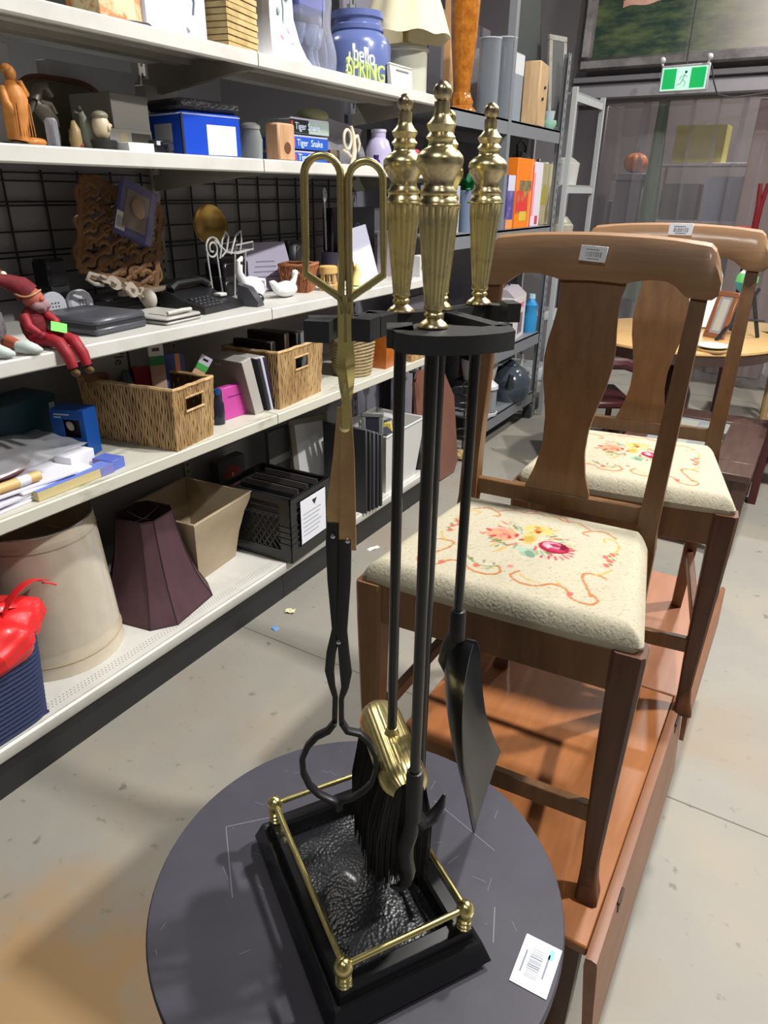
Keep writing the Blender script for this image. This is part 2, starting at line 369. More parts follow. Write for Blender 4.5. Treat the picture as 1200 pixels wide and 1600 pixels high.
m = MB(); m.lathe([(0.66, 0.15), (0.66, 0.17), (0.726, 0.17), (0.726, 0.15)], n=48); part('apron', m, TABLE, t)
for k in range(4):
    a = PI / 4 + k * PI / 2; m = MB()
    m.tube([(0.15 * math.cos(a), 0.15 * math.sin(a), 0.7), (0.155 * math.cos(a), 0.155 * math.sin(a), 0.35), (0.18 * math.cos(a), 0.18 * math.sin(a), 0.0)], [0.022, 0.018, 0.014], 10); part('leg', m, TABLE, t)
m = MB(); m.lathe([(0.22, 0.15), (0.22, 0.152), (0.235, 0.152), (0.235, 0.15)], n=40); part('lower_shelf', m, TABLE, t)
def barcode_tag(label, cx, cy, cz, w_, h_, rot, n=9, seed=1, group=None):
    o = thing('price_sticker', label, 'sticker', (cx, cy, cz), 0, group); o.rotation_euler = rot
    m = MB(); m.b2(-w_ / 2, w_ / 2, -h_ / 2, h_ / 2, 0, 0.0006, 0.0003); part('card', m, plain(236, 238, 246, .5), o)
    m = MB(); rd = random.Random(seed); x = -w_ * .28
    while x < w_ * .3:
        ww = rd.choice((.0006, .001, .0016)); m.b2(x, x + ww, -h_ * .22, h_ * .12, 0.0006, 0.0008); x += ww + rd.choice((.0008, .0014, .002))
    m.b2(-w_ * .3, w_ * .2, h_ * .22, h_ * .27, 0.0006, 0.0008); m.b2(-w_ * .2, w_ * .25, -h_ * .36, -h_ * .31, 0.0006, 0.0008)
    part('barcode', m, plain(120, 124, 140, .6), o); return o
st = barcode_tag('white barcode sticker on the edge of the dark round table', -0.096, 0.489, 0.7505, 0.058, 0.040, (0, 0, R(-88)))
m = MB(); m.b2(-.024, -.012, .009, .014, .0006, .0008); part('green_mark', m, plain(120, 222, 196, .5), st, 'mint green mark')

# ================================================================== FIREPLACE SET (frame: origin at the pole, x = toward the shovel, y = away)
PX, PY, RZ, TZ = -0.2512, 0.5032, math.atan2(0.518, 0.855), 0.75
t = thing('fireplace_tool_stand', 'brass and black stand with square railed base holding the fireplace tools', 'tool stand', (PX, PY, TZ), RZ)
BC = Vector((-0.0616, -0.0172, 0)); ba = R(115.7 - 180)
BM = Matrix.Translation(BC) @ Matrix.Rotation(ba, 4, 'Z')
def rect(hx, hy, z, rr=0.0): return [Vector((sx * hx, sy * hy, z)) for sx, sy in ((-1, -1), (1, -1), (1, 1), (-1, 1))]
m = MB(); m.M = BM
m.loft([rect(.129, .091, .010), rect(.1285, .0905, .012), rect(.1205, .0825, .036), rect(.1175, .0795, .0355), rect(.1145, .0765, .034), rect(.1125, .074, .0505), rect(.099, .0605, .0515), rect(.096, .0575, .048), rect(.094, .0555, .028)], cap=False)
m.loft([rect(.125, .087, .0105), rect(.127, .089, .0105)], cap=False)
part('base_plate', m, BASEBLK, t, sm=20)
m = MB(); m.M = BM
def basin(u, v):
    x = (u - .5) * 2; y = (v - .5) * 2; e = max(abs(x), abs(y))
    return (x * .0945, y * .056, .028 + 0.006 * (1 - x * x) * (1 - y * y) + 0.0035 * math.sin(4 * x + 2.2 * y + .6) * (1 - e ** 4) + 0.002 * math.cos(3.5 * y - 2 * x) * (1 - e ** 4))
m.grid(basin, 40, 26); part('hammered_basin', m, HAMMER, t, sm=80)
for sx in (-1, 1):
    for sy in (-1, 1):
        m = MB(); m.M = BM; m.lathe([(0, .008), (.003, .0085), (.0115, .007)], (sx * .1, sy * .065, 0), 12); part('foot', m, BASEBLK, t)
        m = MB(); m.M = BM
        m.lathe([(.051, .0001), (.0513, .0078), (.0535, .0082), (.055, .0064), (.0565, .0082), (.0585, .0082), (.060, .0064), (.062, .0080), (.064, .0078), (.0655, .0060), (.068, .0060), (.070, .0074), (.0725, .0090), (.076, .0096), (.080, .0090), (.084, .0068), (.087, .0040), (.088, .0002)], (sx * .1065, sy * .068, 0), 20)
        part('corner_post', m, BRASS, t)
for (a, c) in (((-.1, -.068), (.1, -.068)), ((-.1, .068), (.1, .068)), ((-.1065, -.061), (-.1065, .061)), ((.1065, -.061), (.1065, .061))):
    m = MB(); m.M = BM; m.tube([(*a, .078), (*c, .078)], .0034, 12); part('rail', m, BRASS, t)
m = MB(); m.tube([(0, 0, .031), (0, 0, .655)], .0052, 16); part('pole', m, BLACK, t)
m = MB(); m.lathe([(.030, .014), (.036, .013), (.040, .008), (.044, .0053)], n=20); part('pole_collar', m, IRON, t)
# forked top plate
ZP0, ZP1 = 1.4030 - TZ, 1.4155 - TZ
m = MB()
def slab(poly, z0=ZP0, z1=ZP1): m.prism(poly, z0, z1, lambda u, v, h: (u, v, h))
def strip(p, q, wd, z0=ZP0, z1=ZP1):
    p = Vector(p); q = Vector(q); d = (q - p).normalized(); nn = Vector((-d.y, d.x)) * wd / 2
    slab([tuple(p - nn), tuple(q - nn), tuple(q + nn), tuple(p + nn)], z0, z1)
arc = [(-.040, -.088), (-.037, -.100), (-.029, -.109), (-.012, -.113), (.010, -.110), (.032, -.100), (.043, -.090), (.043, -.070), (.036, -.067), (.022, -.076), (.004, -.072), (-.006, -.064), (-.022, -.066), (-.026, -.074)]
slab(arc)
slab([(-.043, -.090), (-.025, -.094), (-.025, -.062), (-.043, -.064)])
strip((-.010, -.075), (-.002, 0), .010); strip((.038, -.072), (.002, -.004), .011)
strip((0, 0), (.040, .034), .014); strip((.036, .036), (.060, .018), .012); strip((.055, .024), (.058, .004), .011, ZP0 + .002, ZP1 + .004)
strip((0, 0), (-.040, -.022), .014); strip((-.040, -.02), (-.058, -.018), .014); strip((-.052, -.018), (-.066, -.040), .011)
strip((-.040, -.030), (-.052, -.050), .012, ZP0, ZP1 + .002); strip((-.098, -.062), (-.080, -.066), .022, ZP0, ZP1 + .002); strip((-.062, -.04), (-.100, -.042), .010); strip((-.054, -.052), (-.061, -.070), .014, ZP0, ZP1 + .003)
m.lathe([(ZP0 - .001, .013), (ZP1 + .001, .013)], (0, 0, 0), 20)
part('forked_plate', m, PLATE, t, sm=25)
# handle profile shared by the three rods and the pole finial
YP = [(509, .5), (508, 48), (506, 48), (500, 38), (495, 26), (492, 22), (489, 30), (485, 30), (481, 22), (478, 30), (474, 33), (471, 30), (470.5, 30), (460, 32), (430, 38), (380, 48), (330, 58), (308, 60), (306.5, 61), (306, 70), (303, 71), (302, 62), (297, 60), (291, 52), (288, 57), (283, 58), (277, 48), (270, 46), (262, 52), (254, 62), (246, 72), (237, 75), (230, 72), (222, 58), (217, 40), (212, 37), (207, 40), (203, 47), (196, 36), (189, 44), (185, 47), (178, 34), (172, 26), (168, 24), (160, 25), (152.5, 24), (151, 16), (146, 25), (138, 29.5), (131, 26), (126, 17), (123.5, 8), (123, .5)]
HP = [((509 - y) / 386 * 0.1425, w_ / 2 / (2310 + 340 * (509 - y) / 386)) for y, w_ in YP]
HZ = ZP1 + .0005
def handle_mb(n=112):
    m = MB(); m.lathe(HP, (0, 0, 0), n, flute=(16, HP[13][0] - .0001, HP[17][0] + .0001, .12)); return m
HM = handle_mb().mesh('handle', [BRASS_TARN], 55)
m = MB(); m.lathe([(z * .95, r * .8) for z, r in HP], (0, 0, 0), 64); fo = part('finial', m, BRASS, t); fo.location = (0, 0, HZ)
def tool(name, label, cat, r_, f_):
    c, s_ = math.cos(RZ), math.sin(RZ)
    return thing(name, label, cat, (PX + r_ * c - f_ * s_, PY + r_ * s_ + f_ * c, TZ), RZ)
# poker
t = tool('fireplace_poker', 'black poker with tarnished brass handle, nearest and tallest of the handles', 'poker', -.0117, -.083)
part('handle', HM, None, t, loc=(0, 0, HZ))
m = MB(); m.tube([(0, 0, .26), (0, 0, HZ)], .0050, 16); part('rod', m, BLACK, t)
m = MB(); m.lathe([(.205, .0068), (.207, .0085), (.262, .0080), (.266, .0070), (.2665, .005)], n=20)
m.tube([(0, 0, .225), (.002, .001, .208), (.010, .004, .196), (.020, .007, .200), (.027, .010, .213), (.030, .011, .226)], [.006, .0078, .0075, .0066, .0045, .0015], 12)
m.tube([(0, 0, .212), (-.002, .001, .185), (-.006, .003, .165), (-.006, .004, .145), (-.002, .004, .128), (-.004, .003, .113), (-.012, .001, .106), (-.020, -.001, .112)], [.0075, .0078, .0082, .0085, .0072, .006, .0045, .0015], 12)
part('poker_head', m, IRON, t)
# brush
t = tool('fireplace_brush', 'black bristle hearth brush under a brass hood, leftmost turned handle', 'brush', -.032, -.020)
part('handle', HM, None, t, loc=(0, 0, HZ))
m = MB(); m.tube([(0, 0, .252), (0, 0, HZ)], .0048, 16); part('rod', m, BLACK, t)
ax = Vector((.024, -.088, 0)).normalized(); sx_ = Vector((-ax.y, ax.x, 0)); cen = Vector((.0, -.0, .232))
def hood(u, v):
    L = .060; a = PI * 1.0 * v - 0.0; s = (u - .5) * 2
    rr = .0235 * (1 - max(0, abs(s) - .72) ** 2 * 4.5)
    ridge = 1 + .012 * math.cos(a * 34) * (1 if 0.15 < v < 0.85 else 0)
    return cen + ax * (s * L) + sx_ * (-math.cos(a) * rr * ridge) + Vector((0, 0, math.sin(a) * rr * ridge * 0.95))
m = MB(); m.grid(hood, 20, 60, .0012)
m.lathe([(.0, .0005), (.0005, .009), (.006, .007), (.012, .0055), (.013, .0005)], (0, 0, .249), 16)
part('brass_hood', m, BRASS_FLAT, t, sm=50)
m = MB(); rd = random.Random(3)
for k in range(2600):
    s = rd.uniform(-.95, .95); q = rd.uniform(-.95, .95)
    p0 = cen + ax * (s * .057) + sx_ * (q * .019) + Vector((0, 0, .004)); ln = rd.uniform(.125, .155)
    p2 = p0 - ax * (s * .012 + rd.uniform(-.004, .004)) + sx_ * (q * .012 + rd.uniform(-.004, .004)) - Vector((0, 0, ln))
    p1 = p0.lerp(p2, .5) + sx_ * (q * .006); m.tube([p0, p1, p2], [.0008, .0009, .0005], 3, cap=False)
def core(u, v):
    a = 2 * PI * u; k = 1 + .5 * v
    return cen + ax * (math.cos(a) * .053 * (1 - .2 * v)) + sx_ * (math.sin(a) * .0185 * (1 + .1 * v)) + Vector((0, 0, .006 - .135 * v))
m.grid(core, 24, 6)
part('bristles', m, mat('bristle_black', (14, 14, 16), .55), t, kind='stuff')
# shovel
t = tool('fireplace_shovel', 'black ash shovel with brass handle, hanging over the table edge', 'shovel', .0325, .0247)
part('handle', HM, None, t, loc=(0, 0, HZ))
m = MB(); m.tube([(0, 0, .36), (0, 0, HZ)], .0048, 16); part('rod', m, BLACK, t)
m = MB(); m.lathe([(.335, .006), (.338, .0088), (.368, .0080), (.371, .0068), (.3715, .005)], n=20)
m.tube([(0, 0, .345), (-.006, .004, .325), (-.010, .006, .305), (-.006, .006, .288)], [.008, .0085, .007, .003], 12); part('socket', m, IRON, t)
dW = Vector((.40, .916, 0)); nW = Vector((.916, -.40, 0))
def blade(u, v):
    s = (u - .5) * 2; wd = interp([(0, .004), (.04, .016), (.12, .027), (.3, .036), (.7, .049), (1, .056)], v)
    ctr = Vector((-.006 + .058 * v * v + .004 * v, .006 + .042 * v, (.336 - .272 * v))); ctr.z += 0
    rim = .026 * (1 - v ** 2.2 * .96) * (abs(s) ** 3.2)
    drop = .028 * max(0, v - .55) / .45 * (s * .5 + .5)
    return ctr + dW * (s * wd) + nW * (rim - .004 * (1 - s * s) * (1 - v)) + Vector((0, 0, drop))
m = MB(); m.grid(blade, 18, 30, .0014); part('blade', m, mat('shovel_black', (30, 30, 32), .3, coat=.2), t, sm=60)
# tongs
t = tool('fireplace_tongs', 'brass and black fireplace tongs with double loop handle and curled claws', 'tongs', -.074, -.053)
def F(r_, z, f=0.0): return Vector((r_ + .074, f, z - TZ))
def band(mb, pts, wds, th, f=0.0):
    """flat bar in the tong plane; wds = width in plane"""
    P_ = [F(a, z, f + (d if len(q) else 0)) for (a, z, *q) in pts for d in (q if q else (0,))]
    rings = []
    for i, p in enumerate(P_):
        d = (P_[min(i + 1, len(P_) - 1)] - P_[max(i - 1, 0)]).normalized(); sd = Vector((0, 1, 0)).cross(d).normalized(); w2 = (wds[i] if isinstance(wds, (list, tuple)) else wds) / 2
        t2_ = th / 2; c_ = min(w2, t2_) * .45; Y_ = Vector((0, 1, 0))
        rings.append([p + sd * a + Y_ * b_ for a, b_ in ((w2, -t2_ + c_), (w2, t2_ - c_), (w2 - c_, t2_), (-w2 + c_, t2_), (-w2, t2_ - c_), (-w2, -t2_ + c_), (-w2 + c_, -t2_), (w2 - c_, -t2_))])
    mb.loft(rings, True)
def loopbar(x0, x1, ztop, zl, zr, lo, side):
    pts = []; cxm = (x0 + x1) / 2; rr = (x1 - x0) / 2
    for k in range(13): a = PI - PI * k / 12; pts.append((cxm + rr * math.cos(a), ztop - rr + rr * math.sin(a)))
    return pts
m = MB()
L = loopbar(-.0985, -.0745, 1.5195, 0, 0, 0, -1)
band(m, [(-.0735, 1.420), (-.0750, 1.430), (-.0995, 1.446), (-.0993, 1.46)] + L + [(-.0745, 1.46), (-.0755, 1.428)], .0048, .008)
part('left_loop', m, BRASS_FLAT, t, sm=50)
m = MB(); L = loopbar(-.0695, -.0465, 1.5165, 0, 0, 0, 1)
band(m, [(-.0705, 1.420), (-.0690, 1.430), (-.0455, 1.446), (-.0457, 1.46)] + L[::-1] + [(-.0695, 1.46), (-.0690, 1.428)], .0048, .008)
part('right_loop', m, BRASS_FLAT, t, sm=50)
m = MB()
def twist(cx, z0, z1, turn, w0, w1, d0, d1, n=24):
    rings = []
    for i in range(n + 1):
        u = i / n; z = z0 + (z1 - z0) * u; a = turn(u); ww = lerp(w0, w1, u) / 2; dd = lerp(d0, d1, u) / 2; c = F(cx(u), z)
        rings.append([c + Vector((x * math.cos(a) - y * math.sin(a), x * math.sin(a) + y * math.cos(a), 0)) for x, y in ((-ww, -dd), (ww, -dd), (ww, dd), (-ww, dd))])
    m.loft(rings, True)
twist(lambda u: -.0748 + .001 * u, 1.432, 1.335, lambda u: -PI / 2 * min(1, max(0, (u - .35) * 2.2)), .0055, .0095, .0075, .0028)
twist(lambda u: -.0698 - .001 * u, 1.432, 1.335, lambda u: PI / 2 * min(1, max(0, (u - .35) * 2.2)), .0055, .0095, .0075, .0028)
m.lathe([(-.004, .0015), (-.003, .0042), (.003, .0042), (.004, .0015)], F(-.0736, 1.336), 12, axis=(0, 1, 0)); part('twisted_shank', m, BRASS, t, sm=50)
m = MB(); band(m, [(-.0765, 1.350), (-.0790, 1.31), (-.0835, 1.265), (-.0825, 1.249)], [.006, .009, .0125, .0125], .0022, .0018); part('left_strap', m, BRASS_BROWN, t)
m = MB(); band(m, [(-.0725, 1.352), (-.0720, 1.31), (-.0725, 1.27), (-.0727, 1.230)], [.008, .0115, .0135, .0145], .0024, -.0014); part('right_strap', m, BRASS_BROWN, t)
m = MB()
for (x, z, f) in ((-.0745, 1.336, -.003), (-.0845, 1.243, -.0026), (-.0725, 1.239, -.003), (-.0815, 1.139, -.0034)):
    m.lathe([(-.0012, .0010), (-.0008, .0020), (.0006, .0024)], F(x, z, f), 12, axis=(0, 1, 0))
part('rivet', m, CHROME, t)
m = MB()
band(m, [(-.0835, 1.2535), (-.0845, 1.235), (-.0850, 1.20), (-.0832, 1.15), (-.0885, 1.125), (-.0905, 1.105), (-.0885, 1.088), (-.0858, 1.075), (-.0868, 1.050), (-.0870, 1.044)], [.012, .0125, .0105, .0085, .0085, .0085, .0060, .0050, .0050, .005], .0032, .0012)
band(m, [(-.0868, 1.046), (-.0930, 1.036), (-.1040, 1.029), (-.1130, 1.017), (-.1190, 1.001), (-.1185, .983), (-.1130, .966), (-.1040, .954), (-.0930, .947), (-.0855, .944), (-.0848, .934)], .0052, .0085)
part('left_claw', m, IRON, t, sm=50)
m = MB()
band(m, [(-.0745, 1.240), (-.0755, 1.20), (-.0785, 1.15), (-.0770, 1.125), (-.0755, 1.105), (-.0765, 1.088), (-.0800, 1.075), (-.0803, 1.050), (-.0800, 1.044)], [.0105, .0105, .0095, .0100, .0110, .0070, .0050, .0050, .005], .0032, -.0012)
band(m, [(-.0800, 1.046), (-.0750, 1.036), (-.0640, 1.033), (-.0550, 1.023), (-.0480, 1.006), (-.0470, .988), (-.0510, .970), (-.0600, .958), (-.0720, .949), (-.0810, .946), (-.0825, .936)], .0052, .0085)
part('right_claw', m, IRON, t, sm=50)

# ================================================================== LOW WOODEN TABLES UNDER THE CHAIRS
def bench(name, label, x0, x1, y0, y1, top, sidey=None):
    t = thing(name, label, 'table', ((x0 + x1) / 2, y0, 0)); cx = (x0 + x1) / 2; hw = (x1 - x0) / 2; L = y1 - y0
    m = MB(); m.b2(-hw, hw, 0, L, .398, .420, .003); part('table_top', m, top, t)
    m = MB(); m.b2(-hw + .03, hw - .012, .012, .03, .30, .397); part('front_apron', m, WOODD, t)
    m = MB(); m.b2(-hw + .03, hw - .012, L - .03, L - .012, .30, .397); part('rear_apron', m, WOODD, t)
    for sx in (-hw + .02, hw - .03):
        m = MB(); m.b2(sx, sx + .016, .031, L - .031, .30, .397); part('side_rail', m, WOODD, t)
    for sx, sy in ((-hw + .03, .035), (hw - .032, .035), (-hw + .03, L - .035), (hw - .032, L - .035)):
        m = MB(); m.loft([[Vector((sx + a * q, sy + b_ * q, z)) for a, b_ in ((-1, -1), (1, -1), (1, 1), (-1, 1))] for z, q in ((.397, .02), (.2, .019), (0, .013))]); part('leg', m, WOODD, t)
    return t
b1 = bench('low_wooden_table', 'orange-brown low wooden table under the nearer chair, with side leaf hanging down', -.575, -.078, .772, 1.478, WOODP)
m = MB()
hx = (-.078 + .575) / 2
# drop leaf: hangs from the right edge and stands slightly out at the bottom
def leaf(out, y0, y1): m.prism(out, y0, y1, lambda u, v, h: (hx + u, h, v))
leaf([(.001, .424), (.010, .427), (.019, .424), (.021, .415), (.038, .205), (.034, .200), (.024, .200), (.001, .405)], -.02, .706)
lf = part('drop_leaf', m, WOODPS, b1)
for yy in (.118, .62):
    m = MB(); m.box((hx + .0215, yy, .409), (.003, .030, .022), rotm('Y', -6)); m.tube([(hx + .021, yy - .017, .421), (hx + .021, yy + .017, .421)], .0032, 8); part('hinge', m, mat('hinge_dark', (70, 50, 44), .5, .4), lf)
b2_ = bench('low_wooden_table', 'rosy brown low wooden table under the farther chair', -.545, -.055, 1.482, 2.08, WOODP2)
m = MB(); hx = (-.055 + .545) / 2
m.prism([(.001, .422), (.008, .425), (.014, .418), (.018, .30), (.008, .30), (.001, .405)], 0, .598, lambda u, v, h: (hx + u, h, v)); part('drop_leaf', m, WOODPS, b2_)

# ================================================================== CHAIRS
NU, NV = 176, 150
def canvas():
    W = 352; H = 300; im = np.zeros((H, W, 3)); im[:] = lin((176, 169, 148))
    rs = np.random.RandomState(2); im *= (1 + .05 * rs.randn(H, W, 1)).clip(.8, 1.1)
    yy, xx = np.mgrid[0:H, 0:W]; U = (xx + .5) / W - .5; V = (yy + .5) / H
    def blob(u, v, a, b_, col, ang=0, ring=None):
        c, s_ = math.cos(ang), math.sin(ang); du = U - u; dv = (V - v) * .85
        x = (du * c + dv * s_) / a; y = (-du * s_ + dv * c) / b_; d = x * x + y * y
        mk = (d < 1) if ring is None else ((d < 1) & (d > ring)); im[mk] = lin(col)
    def curve(pts, wd, col):
        P_ = []
        for i in range(len(pts) - 1):
            p0 = pts[max(i - 1, 0)]; p1 = pts[i]; p2 = pts[i + 1]; p3 = pts[min(i + 2, len(pts) - 1)]
            for k in range(14):
                q = k / 14
                P_.append([.5 * ((2 * p1[a]) + (-p0[a] + p2[a]) * q + (2 * p0[a] - 5 * p1[a] + 4 * p2[a] - p3[a]) * q * q + (-p0[a] + 3 * p1[a] - 3 * p2[a] + p3[a]) * q ** 3) for a in (0, 1)])
        for u, v in P_:
            mk = (U - u) ** 2 + ((V - v) * .85) ** 2 < wd * wd; im[mk] = lin(col)
    OR = (196, 128, 74); YE = (206, 176, 96); PK = (206, 112, 96); RD = (150, 30, 62); GR = (124, 138, 84); TE = (142, 172, 148); RP = (226, 140, 120)
    for s in (-1, 1):
        # front scrolls
        curve([(s * .04, .24), (s * .02, .19), (s * .06, .15), (s * .12, .155), (s * .17, .20), (s * .22, .19), (s * .25, .13), (s * .31, .115), (s * .335, .16), (s * .31, .20)], .0052, OR)
        curve([(s * .05, .215), (s * .08, .19), (s * .13, .185)], .004, YE)
        curve([(s * .31, .18), (s * .29, .24), (s * .265, .31), (s * .27, .36), (s * .32, .37), (s * .35, .35)], .0052, OR)
        curve([(s * .30, .36), (s * .335, .40), (s * .36, .45)], .0045, YE)
        for (a, b_) in ((.335, .48), (.345, .53), (.325, .56), (.35, .60)): blob(s * a, b_, .012, .016, PK, .5 * s); blob(s * (a + .015), b_ + .02, .006, .012, GR, .8)
        curve([(s * .36, .62), (s * .37, .70), (s * .34, .76), (s * .30, .75), (s * .31, .71)], .0045, YE)
        curve([(s * .35, .78), (s * .29, .83), (s * .23, .80), (s * .20, .76), (s * .23, .74)], .0052, OR)
        curve([(s * .23, .81), (s * .16, .87), (s * .09, .86), (s * .05, .89), (s * .0, .87)], .0045, OR)
        curve([(s * .12, .85), (s * .09, .90), (s * .05, .91)], .0035, PK)
        blob(s * .24, .16, .012, .016, PK); blob(s * .19, .22, .008, .010, YE)
    curve([(-.04, .24), (-.09, .21), (-.14, .23), (-.18, .27)], .003, GR)
    for a in (-.06, -.10, -.15): blob(a, .25, .005, .013, GR, .5); blob(a - .01, .20, .005, .012, TE, -.5)
    blob(-.115, .20, .013, .014, PK); blob(.0, .26, .012, .012, RP)
    # bouquet
    rd = random.Random(5)
    for k in range(30):
        a = rd.uniform(0, 2 * PI); r0 = rd.uniform(.10, .17)
        blob(r0 * math.cos(a) * 1.15, .56 + r0 * math.sin(a) * .95, rd.uniform(.016, .026), .005, rd.choice((GR, GR, YE, PK, TE, (170, 160, 90))), a + rd.uniform(-.4, .4))
    for k in range(9):
        a = -.4 + k * .3; blob(.10 + .09 * math.cos(a - 1.3), .50 + .08 * math.sin(a - 1.3), .018, .005, (196, 70, 96), a - 1.3)
    for k in range(46):
        a = rd.uniform(0, 2 * PI); r0 = rd.uniform(.08, .20); blob(r0 * math.cos(a) * 1.1, .56 + r0 * math.sin(a) * 1.0, rd.uniform(.010, .030), rd.uniform(.003, .007), rd.choice((GR, GR, YE, PK, TE, (170, 160, 90), RP, (196, 90, 100))), a + rd.uniform(-.5, .5))
    blob(-.12, .55, .070, .055, (222, 160, 130)); blob(.0, .56, .03, .05, (206, 184, 110)) 
    for k in range(14): blob(-.12 + .060 * math.cos(k * 2.4) * (k / 9 + .2), .55 + .045 * math.sin(k * 2.4) * (k / 9 + .2), .018, .009, rd.choice((PK, RP, (186, 74, 74), (230, 170, 120))), k)
    blob(.01, .68, .066, .050, (226, 196, 124))
    for k in range(8): blob(.01 + .04 * math.cos(k * 2.4) * (k / 8 + .2), .67 + .04 * math.sin(k * 2.4) * (k / 8 + .2), .017, .008, rd.choice((YE, (234, 206, 150), (196, 120, 60), OR)), k)
    blob(.02, .655, .012, .007, (120, 60, 40))
    blob(.0, .56, .022, .030, (196, 168, 80)); blob(-.02, .60, .018, .014, (228, 196, 130))
    blob(.115, .53, .066, .052, (160, 34, 66)); blob(.105, .545, .042, .030, (222, 150, 168)); blob(.115, .55, .024, .014, (170, 50, 84)); blob(.125, .51, .040, .012, (190, 60, 92)); blob(.09, .53, .012, .018, (236, 190, 196)); blob(.15, .55, .014, .024, (120, 20, 48))
    blob(.03, .42, .034, .034, (156, 186, 160)); blob(.04, .41, .018, .030, (124, 154, 128), .6); blob(.0, .44, .016, .022, (176, 200, 176))
    for k in range(5): blob(-.07 - .02 * k, .45 + .008 * k, .015, .006, GR, .2 + .2 * k)
    st_m = np.abs(im - np.array(lin((176, 169, 148)))).sum(axis=2) > .12; im[st_m] *= .72; return im
CANV = canvas()
CUSH = mat('needlepoint', (222, 214, 186), .85, bump=(220, .5), vcol=True, spec=.1)
def rr(v):   # rounded trapezoid half width at depth v (0 front, 1 back)
    wd = lerp(.2235, .178, v); c = .10
    if v < c * .45: q = 1 - v / (c * .45); wd -= .014 * (1 - math.sqrt(max(0, 1 - q * q)))
    if v > 1 - c: q = (v - 1 + c) / c; wd -= .034 * (1 - math.sqrt(max(0, 1 - q * q)))
    return wd
def cushion_mesh():
    m = MB()
    def fn(a, b_):
        e = 0.0; aa = a; bb = b_
        u = (aa - .5) * 2
        y = -.184 + bb * .350; x = u * rr(bb)
        edge = min(1 - abs(u), 2 * bb * .9, 2 * (1 - bb) * .9)
        z = .506 + .026 * (1 - (1 - min(1, edge / .16)) ** 2.6) + .006 * (1 - u * u) * (1 - (2 * bb - 1) ** 2)
        return (x, y - .004 * (1 - u * u) * (1 - bb), z)
    m.grid(fn, NU, NV)
    # underside skirt
    per = [fn(i / 30, 0) for i in range(31)] + [fn(1, j / 24) for j in range(1, 25)] + [fn(1 - i / 30, 1) for i in range(1, 31)] + [fn(0, 1 - j / 24) for j in range(1, 24)]
    m.loft([[Vector((p[0] * .985, p[1] * .985 , .492)) for p in per], [Vector((p[0] * 1.005, p[1] * 1.005, .4985)) for p in per], [Vector(p) for p in per]], cap=False)
    me = m.mesh('seat_cushion', CUSH, 60)
    at = me.color_attributes.new('Col', 'FLOAT_COLOR', 'POINT'); N = len(me.vertices); arr = np.ones((N, 4)); arr[:, :3] = lin((174, 167, 146))
    H, W, _ = CANV.shape
    jj, ii = np.mgrid[0:NV + 1, 0:NU + 1]; px = (ii / NU * (W - 1)).astype(int); py = (jj / NV * (H - 1)).astype(int)
    arr[:(NU + 1) * (NV + 1), :3] = CANV[py, px].reshape(-1, 3)
    at.data.foreach_set('color', arr.ravel()); return me
CM = cushion_mesh()
def post_y(z):  # rear post centre line in y
    return interp([(0, .300), (.15, .252), (.30, .205), (.47, .178), (.60, .190), (.80, .232), (1.0, .285)], z)
